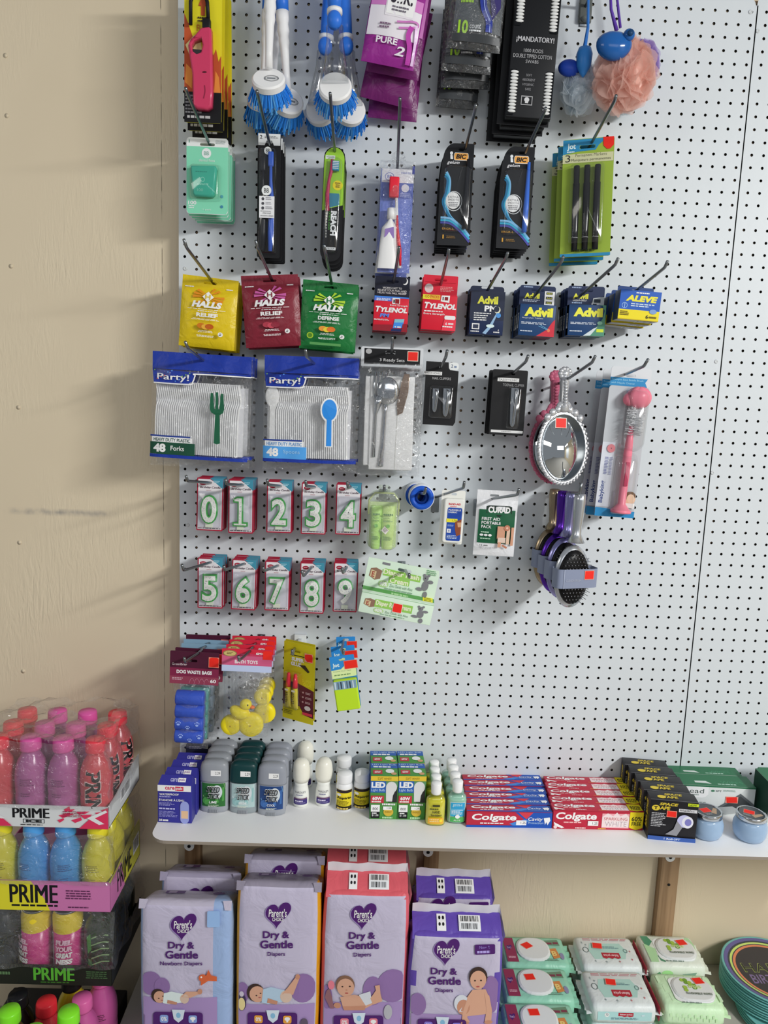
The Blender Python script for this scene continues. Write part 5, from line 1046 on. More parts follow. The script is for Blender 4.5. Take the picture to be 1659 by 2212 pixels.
# lime travel bottles in a clear zip pouch
D = .07; M, w, h = frame((797, 1058), (864, 1061), (797, 1183), D); R0 = thing('travel_toiletry_pouch', 'clear pouch with two lime green toiletry tubes', 'toiletry pouch', M)
LI = mat('#b8e07a', .35); LI2 = mat('#cdeb92', .35)
for k, (x0, x1) in enumerate(((.10, .46), (.44, .88))):
    mb = MB(); n = 14; vs = []
    for v, rw, rd in ((.25, .5, .002), (.32, .5, .008), (.7, .48, .013), (.9, .42, .012), (.985, .40, .011)):
        for q in range(n): th = 2*math.pi*q/n; vs.append((w*((x0+x1)/2+math.cos(th)*rw*(x1-x0)), -.010+math.sin(th)*rd, -h*v))
    mb.add(vs, [(i*n+q, i*n+(q+1) % n, (i+1)*n+(q+1) % n, (i+1)*n+q) for i in range(4) for q in range(n)], (LI, LI2)[k], True); mb.add(vs[-n:], [tuple(range(n))], LI)
    a = Art(mb, lambda u, v, l: (u*w, -.024-l, -v*h), .0008); TX = mat('#5f8a50'); xx = x0+.06
    a.lines(xx, .37, x1-.06, .40, 1, TX, 1).text('ALOE' if k == 0 else 'SHOWER', xx, .43, xx+.2, .455, TX).lines(xx, .48, x1-.08, .51, 2, TX); a.ell((x0+x1)/2, .58, .06, .03, mat('#7fc060')).lines(xx, .76, x1-.06, .83, 4, TX); part(mb, 'tube', R0, 'lime green tube')
mb = MB(); mb.box(w*.06, w*.94, .003, .006, -h*.98, -h*.2, mat('#d4e8b0', .5)); part(mb, 'back_panel', R0)
mb = MB(); mt = clear('pouch', tint=(.93, .97, .90), gl=.09, rough=.12, bump=.3, haze=.10); sprism(mb, rrect(0, -h, w, 0, w*.3, 6), -.027, .004, mt, .006); mb.prism(rrect(w*.3, -.004, w*.68, .012, .005), -.001, .0005, mt, holes=[slot(w*.49, .004, .012, .005)]); part(mb, 'clear_pouch', R0)
mb = MB(); fr = MB(); q = mat('#d8e0a0', .4); mb.tube([(w*.02, -.013, -h*.4), (w*.02, -.013, -h*.16), (w*.2, -.013, -h*.03), (w*.8, -.013, -h*.03), (w*.98, -.013, -h*.16), (w*.98, -.013, -h*.4)], .0018, q, 6); part(mb, 'zip_edge', R0)
mb = MB(); a = Art(mb, lambda u, v, l: (w*(.55+.14*u-.10*v), -.0275-l, -h*(.58+.07*u+.07*v))); a.rect(0, 0, 1, 1, mat('#d8d4d0')).lines(.1, .1, .9, .9, 4, mat('#6a5a60')); part(mb, 'price_sticker', R0, 'crooked price sticker')
hook('lime', (829, 1060), .072, (830, 1060), (830, 1049), L=.19, where='holding the lime toiletry pouch')
# blue tape rolls on a hook
for k, dd in enumerate((.085, .035)):
    p = px(911-k*10, 1075-k*5, dd); R0 = thing('tape_roll', ('blue rimmed tape roll hanging frontmost by the lime pouch', 'white tape roll pushed behind the blue rimmed one')[k], 'tape', Matrix.Translation(p), 'tape rolls on one hook')
    mb = MB(); mb.lathe([(.0275, -.034), (.0275, 0), (.0245, .0012), (.0245, -.034)], mat('#d8dce0', .4), 36, axis='y', cap=False); part(mb, 'tape', R0, 'white tape winding')
    mb = MB(); mb.lathe([(.0255, -.02), (.0258, .0022), (.0152, .0022), (.0150, -.034)], mat('#1f55c0', .35), 36, axis='y', cap=False); mb.lathe([(.0150, -.034), (.015, -.004), (.009, -.004)], mat('#173a80', .4), 24, axis='y', cap=False); part(mb, 'core', R0, 'blue plastic core')
hook('tape_r', (910, 1066), .088, (917, 1066), (920, 1054), L=.20, where='through the blue rimmed tape roll')
# plaster box, first aid pouch
D = .06; M, w, h = frame((957, 1062), (1006, 1065), (953, 1172), D); R0 = thing('plaster_box', 'small white plaster carton with blue panel on its hook', 'plaster box', M)
PW = mat('#e8e6dc', .4); mb = MB(); mb.prism(rrect(-.002, -h*1.015, w, .004, .003), .0, .002, PW, holes=[slot(w*.5, -.004, .012, .005)]); part(mb, 'backing_card', R0)
mb = MB(); sprism(mb, rrect(w*.08, -h*.98, w*.98, -h*.11, .006), -.012, -.0002, PW, .003); a = Art(mb, flat(w, h, -.012), .0003); BLB = mat('#2448a0', .4)
a.text('BAND-AID', .27, .195, .80, .235, mat('#c8404a'), .03).lines(.34, .255, .72, .27, 1, mat('#d88088'), 1).poly([(p[0], p[1]) for p in rrect(.24, .285, .88, .93, .05, 3)], BLB).text('FLEXIBLE', .28, .315, .82, .345, WT, .02).text('FABRIC', .28, .36, .66, .39, WT, .02)
a.rect(.22, .50, .70, .57, mat('#e0d83a')).text('1.79', .48, .515, .66, .555, BLACK).poly([(.6, .56), (.88, .5), (.88, .8), (.7, .84), (.62, .7)], mat('#8a4a30')).poly([(.7, .57), (.88, .56), (.88, .65), (.74, .66)], mat('#c89a78')).rect(.27, .70, .44, .775, WT).text('8', .32, .715, .39, .76, BLB).lines(.28, .62, .56, .66, 2, mat('#9ab0e0')).lines(.28, .82, .8, .90, 3, mat('#b8c8e8')); part(mb, 'carton', R0)
hook('band', (962, 1067), .062, (1001, 1054), (1003, 1041), L=.165, where='holding the small plaster carton')
D = .07; M, w, h = frame((1032, 1057), (1121, 1062), (1023, 1198), D); R0 = thing('first_aid_pouch', 'white and green first aid pouch on its hook', 'first aid kit', M)
mb = MB(); GP = mat('#dcdde0', .35, kind='foil'); mb.prism([(0, 0), (w, 0), (w, -h*.16), (0, -h*.16)], .0003, .0012, GP, holes=[slot(w*.42, -h*.08, .02, .005)]); o_, fn = pillow(w, h*.86, .018, GP, 12, 14, top=0, wrk=.0008, seed=3); mb.add([(x, y, z-h*.14) for x, y, z in o_.v], o_.f, GP, True)
fz = lambda u, v, l: (lambda p: (p[0], p[1], p[2]-h*.14))(fn(u, (v-.14)/.86, l)); a = Art(mb, fz, .0006, 12, 14); FG = mat('#1f5a3c', .4); SK = mat('#c8957a', .45)
a.rect(.07, .29, .95, .80, FG).poly([(.24, .24), (.30, .225), (.8, .225), (.86, .24), (.86, .34), (.62, .37), (.55, .40), (.48, .37), (.24, .34)], mat('#23302a', .4)).text('CURAD', .28, .24, .82, .335, WT, .05)
for k, t in enumerate(('FIRST AID', 'PORTABLE', 'PACK')): a.text(t, .14, .405+.06*k, .14+(.44, .46, .24)[k], .45+.06*k, WT, .02)
a.lines(.14, .62, .4, .64, 1, mat('#a8c8b0'), 1)
for k in range(3): a.ell(.16+.10*k, .675, .045, .018, WT)
a.lines(.13, .72, .46, .735, 1, mat('#a8c8b0'), 1).rect(.53, .53, .72, .72, SK).rect(.76, .56, .84, .80, mat('#d8b8a0')).rect(.87, .54, .94, .82, SK).ell(.76, .55, .075, .045, mat('#b87a60')).ell(.76, .55, .03, .018, mat('#d8b09a')).rect(.55, .70, .74, .78, mat('#d8c0b0')).poly([(.56, .77), (.64, .77), (.64, .85), (.56, .85)], SK).poly([(.66, .8), (.8, .84), (.78, .87), (.66, .83)], mat('#b87a60'))
a.text('15', .13, .815, .19, .84, BLACK, .01).lines(.22, .82, .34, .838, 1, mat('#555555'), 1).lines(.13, .855, .5, .885, 2, mat('#9a9aa0')); part(mb, 'pouch', R0)
hook('cur', (1066, 1077), .073, (1117, 1069), (1121, 1056), L=.17, where='holding the white and green first aid pouch')
# diaper rash cream carton hanging askew
D = .10; M, w, h = frame((797, 1203), (951, 1234), (771, 1313), D); R0 = thing('cream_carton', 'pale green baby cream carton hanging askew under the lime pouch', 'cream box', M)
PG = mat('#cfe6cf', .4); LGT = mat('#8fc25a', .4); GRYE = mat('#77777c', .5); ybx = -.026
mb = MB(); mb.prism([(0, 0), (w*.985, 0), (w, -h*.1), (w, -h*.56), (0, -h*.56)], 0, .0012, PG, holes=[slot(w*.52, -h*.12, .03, .006)]); a = Art(mb, flat(w, h))
def rash(a, v0, v1, one):
    H = v1-v0; f = lambda q: v0+H*q
    a.poly([(.06, f(.28)), (.13, f(.22)), (.22, f(.30)), (.21, f(.62)), (.14, f(.70)), (.05, f(.58))], mat('#8a6a58')).poly([(.07, f(.32)), (.145, f(.37)), (.14, f(.66)), (.065, f(.58))], mat('#c8b890')).text('E', .085, f(.38), .125, f(.60), mat('#9a4a40'), .03)
    if one: a.rect(.2, f(.20), .72, f(.62), LGT).text('Diaper Rash Cream', .215, f(.24), .70, f(.58), mat('#e8f4c8'), .03)
    else: a.poly([(.22, f(.24)), (.26, f(.18)), (.76, f(.22)), (.76, f(.46)), (.24, f(.46))], LGT).text('Diaper Rash', .235, f(.21), .74, f(.45), mat('#e8f4c8'), .03).rect(.33, f(.47), .62, f(.70), LGT).text('Cream', .345, f(.48), .605, f(.69), mat('#e8f4c8'), .03)
    a.poly([(p[0], p[1]) for p in rrect(.2, f(.66), .34, f(.92), .05, 3)], mat('#a8c88a')).text('40%', .215, f(.70), .325, f(.87), WT, .03).text('Zinc Oxide with Aloe', .36, f(.74), .68, f(.86), mat('#6a8a70')).lines(.3, f(.92), .7, f(.97), 1, mat('#8aa890'), 1)
    cx, cy = .84, f(.55); a.ell(cx, cy, .045, H*.20, GRYE).ell(cx-.01, cy-H*.3, .035, H*.12, GRYE).ell(cx-.04, cy-H*.40, .016, H*.06, GRYE).ell(cx+.025, cy-H*.42, .016, H*.06, GRYE).ell(cx+.06, cy-H*.18, .04, H*.07, GRYE, rot=-30).ell(cx-.07, cy+H*.16, .05, H*.07, GRYE).ell(cx+.02, cy+H*.34, .03, H*.13, GRYE).ell(cx-.02, cy-H*.3, .008, H*.02, BLACK)
a.text('For babies', .22, .045, .30, .075, GRYE).rect(.2, .04, .31, .085, GRYE); rash(a, .06, .55, False); a.lines(.82, .02, .98, .12, 3, mat('#6a9a70')); part(mb, 'hang_card', R0)
mb = MB(); mb.box(0, w, ybx, -.0004, -h, -h*.60, PG, .001); mb.add([(0, -.0004, -h*.56), (w, -.0004, -h*.56), (w, ybx, -h*.60), (0, ybx, -h*.60)], [(0, 1, 2, 3)], PG)
a = Art(mb, lambda u, v, l: (u*w, -.0004-(v/1.0)*.025-.0012-l, -h*(.545+.07*v))); a.rect(0, .0, 1, 1, mat('#5a9a52', .4)).lines(.4, .25, .7, .5, 1, mat('#a8d098'), 1).rect(.84, -.2, .98, .8, mat('#e0dc3a')).lines(.86, .0, .96, .6, 3, mat('#6a6a20'))
a = Art(mb, flat(w, h, ybx), .0002); rash(a, .63, .98, True); a.rect(.45, .70, .58, .88, mat('#ffd8cc')).rect(.455, .71, .575, .87, RED); part(mb, 'carton', R0)
hook('diap', (876, 1232), .102, (884, 1248), (884, 1240), L=.19, where='holding the baby cream carton')
# hair brushes
def hair_brush(c, top, D, colr, label, sticker):
    P = px(*c, D); Tp = px(*top, D); R0 = thing('hair_brush', label, 'hair brush', Matrix.Translation(P) @ Matrix.Rotation(math.radians(16), 4, 'Z'), 'oval hair brushes on one hook')
    L = (Tp-P).length; d = (Tp-P).normalized(); MT = mat(colr, .22, .75); rx, rz = .040, .066
    mb = MB(); mb.lathe([(.2, .006), (.8, .004), (1.0, -.001), (1.02, -.004), (.90, -.0065), (.86, -.004)], MT, 40, (0, 0, 0), rx, rz, axis='y', cap=True); part(mb, 'brush_head', R0, 'oval metallic head')
    mb = MB(); mb.lathe([(.88, .003), (.86, .0065), (.6, .010), (.2, .012), (.01, .0122)], mat('#0c0c0e', .35), 32, (0, 0, 0), rx, rz, axis='y'); pd = part(mb, 'cushion', R0, 'black rubber cushion')
    mb = MB(); 
    for i in range(-5, 6):
        for j in range(-8, 9):
            x, z = i*.0068+(.0034 if j % 2 else 0), j*.0068
            if (x/(rx*.82))**2+(z/(rz*.82))**2 < 1: mb.tube([(x, -.008, z), (x*1.1, -.021, z*1.06)], .00055, mat('#1a1a1c', .4), 5); mb.ell((x*1.1, -.0215, z*1.06), (.0011, .0011, .0011), mat('#8a8a90', .4), 6, 4)
    o = sub(mb, 'pins', pd, 'black pins with grey tips'); o['kind'] = 'stuff'
    mb = MB(); v = lambda t, s=0: tuple(Vector((d.x*L*t, -.001, d.z*L*t)))
    mb.tube([v(.42), v(.52), v(.62), v(.78), v(.92), v(.99), v(1.0)], [.018, .0095, .0095, .0118, .0128, .0118, .009], MT, 16); part(mb, 'handle', R0, 'metallic handle')
    mb = MB(); mb.lathe([(1.06, -.0160), (1.06, .0165)], mat('#8088a0', .55), 40, (0, .006, .004), 0, 0); mb = MB(); BP = mat('#7f879e', .55); n = 28; vs = []
    for zz in (-.018, .022):
        for k in range(n): th = 2*math.pi*k/n; c_, s_ = math.cos(th), math.sin(th); vs.append((.0475*math.copysign(abs(c_)**.35, c_), -.009+.0175*math.copysign(abs(s_)**.5, s_), zz+.0*c_))
    mb.add(vs, [(k, (k+1) % n, n+(k+1) % n, n+k) for k in range(n)], BP, True); a = Art(mb, lambda u, v, l: (u, -.0268-l, v), .0004); a.rect(-.035, -.018, -.034, .022, mat('#aab2c4')).text('CUSHION BRUSH', -.030, .0015, .004, -.0035, mat('#aab0c0'))
    if sticker: a.rect(.012, .0, .034, .019, mat('#ff9a88')).rect(.013, .001, .033, .018, RED)
    part(mb, 'paper_band', R0, 'grey paper band'); return R0
hair_brush((1236, 1246), (1254, 1066), .155, '#c6cad0', 'silver hair brush in grey paper band with red sticker, frontmost', True)
hair_brush((1218, 1228), (1236, 1062), .115, '#9a98cc', 'lavender hair brush in grey band, second behind the silver one', False)
hair_brush((1203, 1217), (1217, 1060), .075, '#5a2aa8', 'purple hair brush in grey band, third behind the silver one', False)
hair_brush((1189, 1204), (1199, 1056), .038, '#a8967c', 'champagne hair brush in grey band, nearest to the pegboard', False)
hook_at(px(1228, 1064, .1).x, px(1200, 1062, .02).z-.006, .185, 'holding the metallic hair brushes')
# ---------------- last row -------------------------------------------------
MAR = mat('#5a1f38', .4); MARL = mat('#8a3a50', .4); BRL = mat('#3550b0', .4, kind='foil')
def dogbag(label, TL, TR, BL, D, hc, rollc, front):
    M, w, h = frame(TL, TR, BL, D); R0 = thing('dog_waste_bag_pack', label, 'dog waste bags', M, 'packs of dog waste bag rolls on one hook'); hh = .36*h
    mb = MB(); mb.prism(rrect(0, -hh, w, 0, .002), -.0008, .0008, mat(hc, .4), holes=[slot(w*.45, -hh*.28, .022, .006)]); a = Art(mb, flat(w, hh, -.0008))
    a.rect(0, .5, 1, .76, mat('#7a2444' if front or hc == '#4a1a30' else '#6f90a8', .4)).rect(0, .76, 1, 1, MARL if front or hc == '#4a1a30' else mat('#9ab8c8', .4)).text('GreenBrier', .04, .36, .35, .43, mat('#d8c8cc'), .0).text('DOG WASTE BAGS', .14, .57, .86, .68, WT, .04).text('60', .83, .82, .95, .93, WT, .03).lines(.05, .81, .32, .9, 2, mat('#c8a0ac'))
    for k in range(4): a.stroke([(.4+.1*k, .98), (.43+.1*k, .85), (.47+.1*k, .82), (.5+.1*k, .9)], .01, mat('#b06a80'), 2)
    a.rect(.79, .13, 1.0, .45, mat('#ff8a78')).poly([(.8, .18), (.85, .14), (.96, .14), (.995, .18), (.99, .43), (.8, .43)], RED); part(mb, 'header_card', R0)
    for k in range(4):
        mb = MB(); zc = -hh-.012-(h-hh-.008)*(k+.5)/4*.94; rr = (h-hh)/8*1.02; mb.lathe([(rr*.3, 0), (rr*.92, .0005), (rr, .003), (rr, w*.58-.003), (rr*.92, w*.58-.0005), (rr*.3, w*.58)], BRL if rollc == 'b' else mat(rollc, .4, kind='foil'), 22, (w*.17, -.0105, zc), axis='x')
        if k >= 2:
            a = Art(mb, lambda u, v, l, zc=zc, rr=rr: (u, -.0105-math.cos(v)*(rr+l), zc+math.sin(v)*(rr+l)), .0004)
            for q in range(3):
                cx, cv = w*(.26+.19*q+.05*(k % 2)), .25*(-1)**q
                a.ell(cx, cv-.12, .0034, .13, mat('#8fa6e0'), 8)
                for z in range(4): a.ell(cx-.0042+.0028*z, cv+.10+(.11 if z in (1, 2) else 0), .0012, .085, mat('#8fa6e0'), 6)
        part(mb, 'bag_roll', R0, None if k < 2 else 'roll printed with paw marks')
    mb = MB(); o_, f_ = pillow(w*.74, h-hh+.016, .046, BAG(), 10, 12, mb=mb, top=.0, wrk=.0015, seed=5, back=False); o = part(mb, 'clear_bag', R0); o.location = (w*.09, -.002, -hh-.0); return R0
dogbag('maroon headed pack of blue dog waste bag rolls, frontmost on its hook', (368, 1405), (474, 1411), (366, 1597), .165, '#4a1a30', 'b', True)
dogbag('second maroon headed dog waste bag pack behind the frontmost', (379, 1398), (483, 1404), (381, 1588), .130, '#4a1a30', '#3f8a88', False)
dogbag('light blue headed dog waste bag pack behind two maroon ones', (392, 1389), (490, 1393), (394, 1574), .095, '#7fa0b8', '#6a7a8a', False)
dogbag('second light blue headed dog waste bag pack, further back', (397, 1380), (494, 1384), (399, 1562), .060, '#7fa0b8', '#2a2a30', False)
dogbag('rearmost maroon headed dog waste bag pack close to the board', (402, 1370), (498, 1373), (404, 1552), .030, '#4a1a30', '#26262c', False)
hook('dog', (428, 1412), .168, (400, 1430), (398, 1421), L=.235, where='holding the dog waste bag packs')
DUY = mat('#f0d020', .35); DUO = mat('#e8702a', .4)
def bathtoy(label, TL, TR, BL, D, hv, ducks):
    M, w, h = frame(TL, TR, BL, D); R0 = thing('bath_toy_bag', label, 'bath toy bag', M, 'bags of yellow rubber ducks on one hook'); hh = h*hv
    mb = MB(); mb.prism(rrect(0, -hh, w, 0, .002), -.0008, .0008, mat('#c43a5c', .4), holes=[slot(w*.46, -hh*.2, .022, .006)]); a = Art(mb, flat(w, hh, -.0008)); a.rect(0, 0, 1, .2, mat('#d02a40', .4)).rect(0, .72, 1, 1, mat('#b8c4e4', .4)).rect(0, .3, 1, .72, mat('#c85a80', .4)).text('BATH TOYS', .26, .48, .72, .64, WT, .03).text('6M+', .68, .12, .84, .22, WT, .04).ell(.16, .2, .14, .14, mat('#8a7a50')).ell(.16, .2, .12, .11, mat('#c8b070')).lines(.1, .14, .22, .26, 2, mat('#5a4a20')).poly([(.82, .08), (.87, .03), (.95, .03), (1, .08), (1, .42), (.82, .42)], RED); part(mb, 'header_card', R0)
    for k, (x, z, s_, rot, kind) in enumerate(ducks):
        mb = MB()
        if kind == 'side':
            mb.ell((0, 0, 0), (.022*s_, .014*s_, .014*s_), DUY, 18, 12, lambda p: Vector((p.x, p.y, p.z+(.5*max(0, -p.x-.3))))); mb.ell((.010*s_, -.002, .021*s_), (.0125*s_, .011*s_, .012*s_), DUY, 18, 12)
            mb.ell((.024*s_, -.003, .018*s_), (.006*s_, .006*s_, .0035*s_), DUO, 10, 8); mb.ell((.015*s_, -.0115*s_, .024*s_), (.0016, .001, .0022), BLACK, 8, 6)
        else:
            mb.lathe([(.001, .001), (.5*.024*s_, .0015), (.021*s_, .001), (.024*s_, -.006), (.022*s_, -.016), (.01*s_, -.022)], DUY, 26, axis='y'); mb.lathe([(.0016, .0022), (.0016, .001)], mat('#b89a10'), 10, axis='y')
        o = part(mb, 'rubber_duck', R0); o.location = (w*x, -.012, -h*z); o.rotation_euler = (0, math.radians(rot), 0)
    mb = MB(); o_, f_ = pillow(w*.92, (h-hh)*1.03, .055, BAG(), 10, 14, mb=mb, top=.0, wrk=.0018, seed=8, back=False); o = part(mb, 'clear_bag', R0); o.location = (w*.05, -.002, -hh); return R0
DK3 = [(.40, .715, 1.0, 8, 'side'), (.22, .88, .92, 0, 'end'), (.62, .865, 1.14, 0, 'end')]
bathtoy('bag of yellow rubber ducks under a pink header, frontmost', (480, 1400), (588, 1405), (478, 1584), .165, .26, DK3)
bathtoy('red headed bath toy bag directly behind the front duck bag', (489, 1391), (591, 1395), (489, 1565), .125, .26, [(.8, .62, .8, 0, 'end'), (.85, .82, 1.0, 0, 'end')])
bathtoy('third bath toy bag, red header peeping above the front two', (496, 1381), (594, 1384), (497, 1545), .085, .26, [(.8, .66, .8, 0, 'end')])
bathtoy('rearmost bath toy bag with red header nearest to the board', (502, 1373), (597, 1375), (503, 1530), .045, .26, [(.8, .66, .8, 0, 'end')])
hook('bath', (540, 1407), .168, (517, 1427), (515, 1418), L=.235, where='holding the duck bags')
# glue
YG = mat('#c8bc22', .4)
def glue(label, TL, TR, BL, D):
    M, w, h = frame(TL, TR, BL, D, D+.040); R0 = thing('super_glue_card', label, 'glue card', M, 'yellow glue cards on one hook')
    mb = cardmb(w, h, YG, r=.002, hole=slot(w*.42, -h*.11, .020, .005)); a = Art(mb, flat(w, h)); a.poly([(0, .52), (.42, .50), (1, .57), (1, .92), (.7, .90), (.55, .80), (0, .82)], mat('#5a2230', .4))
    a.rect(.22, .155, .7, .165, BLACK).text('SUPER', .26, .185, .66, .235, mat('#e8e8e8'), .06).text('GLUE', .24, .245, .58, .295, mat('#e8e8e8'), .06).poly([(.5, .27), (.7, .26), (.85, .33), (.8, .35), (.62, .30)], mat('#3a3020')).text('SUPER', .62, .44, .92, .475, mat('#e0d83a')).text('GLUE', .66, .485, .92, .52, mat('#e0d83a'))
    for k in range(3): a.ell(.66, .61+.06*k, .03, .012, mat('#b08a90')).lines(.74, .6+.06*k, .95, .63+.06*k, 2, mat('#c8a8ac'))
    a.ell(.82, .80, .1, .03, mat('#c8c0c0')).rect(.66, .86, .98, .895, mat('#c83a4a')).lines(.05, .88, .4, .94, 3, mat('#6a6420')).rect(.69, .10, .95, .21, mat('#ff9a80')).poly([(.7, .12), (.78, .11), (.92, .105), (.945, .14), (.94, .2), (.78, .205), (.7, .17)], RED); part(mb, 'backing_card', R0)
    for x in (.24, .46):
        mb = MB(); n = 14; vs = []
        for v, rw, rd in ((.56, .0055, .0055), (.6, .0065, .006), (.78, .0085, .0035), (.82, .0095, .0008)):
            for q in range(n): th = 2*math.pi*q/n; vs.append((w*x+math.cos(th)*rw, -.008+math.sin(th)*rd, -h*v))
        mb.add(vs, [(i*n+q, i*n+(q+1) % n, (i+1)*n+(q+1) % n, (i+1)*n+q) for i in range(3) for q in range(n)], mat('#c8b83a', .35), True); a = Art(mb, lambda u, v, l: (u, -.0148-l, -h*v), .0004); a.lines(w*x-.004, .62, w*x+.004, .76, 6, mat('#5a5020')).rect(w*x-.0045, .575, w*x+.0045, .60, mat('#dcd8d0'))
        t_ = part(mb, 'glue_tube', R0); mb = MB(); mb.lathe([(.006, 0), (.0055, .012), (.0035, .030), (.002, .032)], mat('#d8283a', .35), 16, (w*x, -.008, -h*.555)); sub(mb, 'tube_cap', t_, 'red pointed cap')
    blister(R0, w*.1, -h*.84, w*.62, -h*.36, .0165, .005, .002); return R0
glue('yellow card of two red capped glue tubes, frontmost on its hook', (614, 1383), (681, 1398), (609, 1548), .062); glue('second yellow glue card just behind the front one', (617, 1380), (681, 1393), (612, 1540), .040)
hk = hook('glue', (636, 1402), .088, (632, 1414), (631, 1405), L=.20, where='holding the yellow glue cards')
mb = MB(); b_ = px(649, 1380, .002); mb.box(-.014, .014, -.008, .002, -.012, .012, mat('#d4d8da', .4), .002); mb.box(-.004, .004, -.02, -.008, -.012, .004, mat('#c4c8ca', .4), .001); child(mb.build('white_clip', None, Matrix.Translation(b_)), hk)
# clear tape packs
def clear_tape(label, TL, TR, BL, D, kind):
    M, w, h = frame(TL, TR, BL, D); R0 = thing('tape_pack', label, 'tape pack', M, 'blue and lime tape packs on one hook'); SB = mat('#2f86cc', .4)
    mb = MB(); mb.prism(rrect(0, -h*.99, w, 0, .002), 0, .001, SB, holes=[slot(w*.5, -h*.07, .014, .006)]); a = Art(mb, flat(w, h)); a.text('Jot', .08, .13, .36, .22, mat('#cfe4f4'), .04).poly([(.0, .26), (.4, .25), (.62, .17), (1, .17), (1, .40), (0, .42)], mat('#d4e8a8')).text('Crystal Clear Tape', .08, .275, .8, .30, mat('#55704a')).lines(.1, .345, .95, .365, 1, mat('#6a8a58'), 1).rect(0, .42, 1, .58, mat('#4f7f9a')).rect(.55, .1, 1.1, .26, mat('#ff8a78')).rect(.57, .108, 1.08, .252, RED)
    part(mb, 'backing_card', R0); mb = MB(); sprism(mb, rrect(w*.02, -h, w*.98, -h*.42, .004), -.014, -.0005, mat('#b4d62a', .35), .003); a = Art(mb, flat(w, h, -.014), .0003); a.rect(.04, .43, .96, .585, mat('#7a9ab0', .2))
    for k in range(7): a.rect(.08+.12*k, .44+.01*(k % 2), .13+.12*k, .575, mat(['#c8d4dc', '#5a6a78', '#2f3a48'][k % 3], .2))
    part(mb, 'tape_box', R0, 'lime tape carton'); return R0
clear_tape('lime and blue clear tape pack with red sticker, frontmost on its hook', (711, 1420), (764, 1413), (726, 1533), .14, 0)
clear_tape('second lime and blue clear tape pack behind the frontmost', (714, 1398), (765, 1393), (724, 1506), .10, 0)
clear_tape('rearmost blue tape pack with red sticker nearest to the board', (726, 1376), (767, 1375), (728, 1470), .05, 0)
hk = hook('tapeh', (738, 1404), .142, (742, 1412), (742, 1405), L=.20, where='holding the clear tape packs')
mb = MB(); b_ = px(748, 1381, .002); mb.box(-.012, .012, -.006, .002, -.010, .010, mat('#d4d8da', .4), .002); child(mb.build('white_clip', None, Matrix.Translation(b_)), hk)
# ================================================================== on the white shelf
def onshelf(bl, br, topy, z=ZSH, d2=None):
    P = pz(*bl, z); Q = pz(*br, z); x = (Q-P); x.z = 0; w = x.length; x.normalize(); y = Vector((0, 0, 1)).cross(x)
    M = Matrix.Identity(4)
    for i in range(3): M[i][0] = x[i]; M[i][1] = y[i]; M[i][3] = P[i]
    return M, w, px(bl[0], topy, -P.y).z-z
def row(root, n, step, desc, dx=0.0, where='from the front', jx=.001):
    root['label'] = desc+', frontmost of its row'
    for k in range(1, n): dup(root, '%s, %s %s of its row' % (desc, ORD[k], where), Matrix.Translation((dx*k+random.uniform(-jx, jx), step*k, 0)) @ root.matrix_world @ Matrix.Rotation(math.radians(random.uniform(-1.2, 1.2)), 4, 'Z'))
def faces(mb, w, d, h): return Art(mb, lambda u, v, l: (u*w, -l, h*(1-v))), Art(mb, lambda u, v, l: (u*w, d*(1-v), h+l)), Art(mb, lambda u, v, l: (-l, d*(1-u), h*(1-v)))
# plaster boxes
M, w, h = onshelf((341, 1776), (414, 1779), 1690); d = .031; R0 = thing('plaster_carton', 'x', 'plaster box', M, 'purple plaster cartons in a row')
PUR = mat('#33328c', .4); mb = MB(); mb.box(0, w, 0, d, 0, h*.93, PUR, .0008); mb.add([(0, 0, h*.93), (w, 0, h*.93), (w, d, h*.93), (0, d, h*.93), (w*.06, d*.55, h*1.10), (w*.96, d*.55, h*1.10)], [(0, 1, 5, 4), (2, 3, 4, 5), (0, 4, 3), (1, 2, 5)], PUR)
F, T, S = faces(mb, w, d, h); F.rect(0, .06, .98, .21, WT).text('care', .22, .095, .50, .17, mat('#c83a5a'), .03).rect(.52, .085, .76, .19, mat('#c8304a')).text('pak', .54, .1, .74, .18, WT, .02)
F.text('WATERPROOF', .05, .26, .62, .31, WT, .02).lines(.05, .33, .4, .36, 1, mat('#9a9ad0'), 1).text('ÉTANCHE À L\'EAU', .04, .39, .78, .455, WT, .02).lines(.04, .49, .5, .58, 3, mat('#9a9ad0')).lines(.04, .62, .62, .66, 1, mat('#b0b0dc'), 1).lines(.04, .70, .62, .86, 5, mat('#8a8ac8')).text('25', .04, .90, .14, .95, WT, .03).lines(.16, .91, .36, .95, 1, WT, 1)
F.poly([(p[0], p[1]) for p in rrect(.67, .44, .93, 1.0, .12, 4)], mat('#8f98d0')).rect(.70, .68, .90, .87, mat('#d8b48f'))
st = Art(mb, lambda u, v, l: (w*(.06+.9*u), d*.55*(1-v)-l*.7, h*(.93+.17*(1-v))+l)); st.text('care', .32, .3, .55, .62, mat('#b0b0d8'), .02).rect(.57, .25, .82, .65, WT).text('pak', .6, .3, .8, .6, mat('#8a6a9a'), .02)
part(mb, 'carton', R0); row(R0, 4, .0345, 'purple plaster carton with white brand stripe', dx=.0035)
P = Vector((M[0][3]+.019, -.0165, ZSH)); R1 = thing('plaster_carton', 'black topped plaster carton at the back behind the purple ones', 'plaster box', Matrix.Translation(P)); mb = MB(); mb.box(0, w, 0, .012, 0, h*1.05, mat('#24263a', .4), .001); F, T, S = faces(mb, w, .012, h*1.05); F.lines(.1, .03, .55, .1, 2, mat('#9a9aa8')).ell(.75, .06, .1, .03, mat('#101014')); part(mb, 'carton', R1)
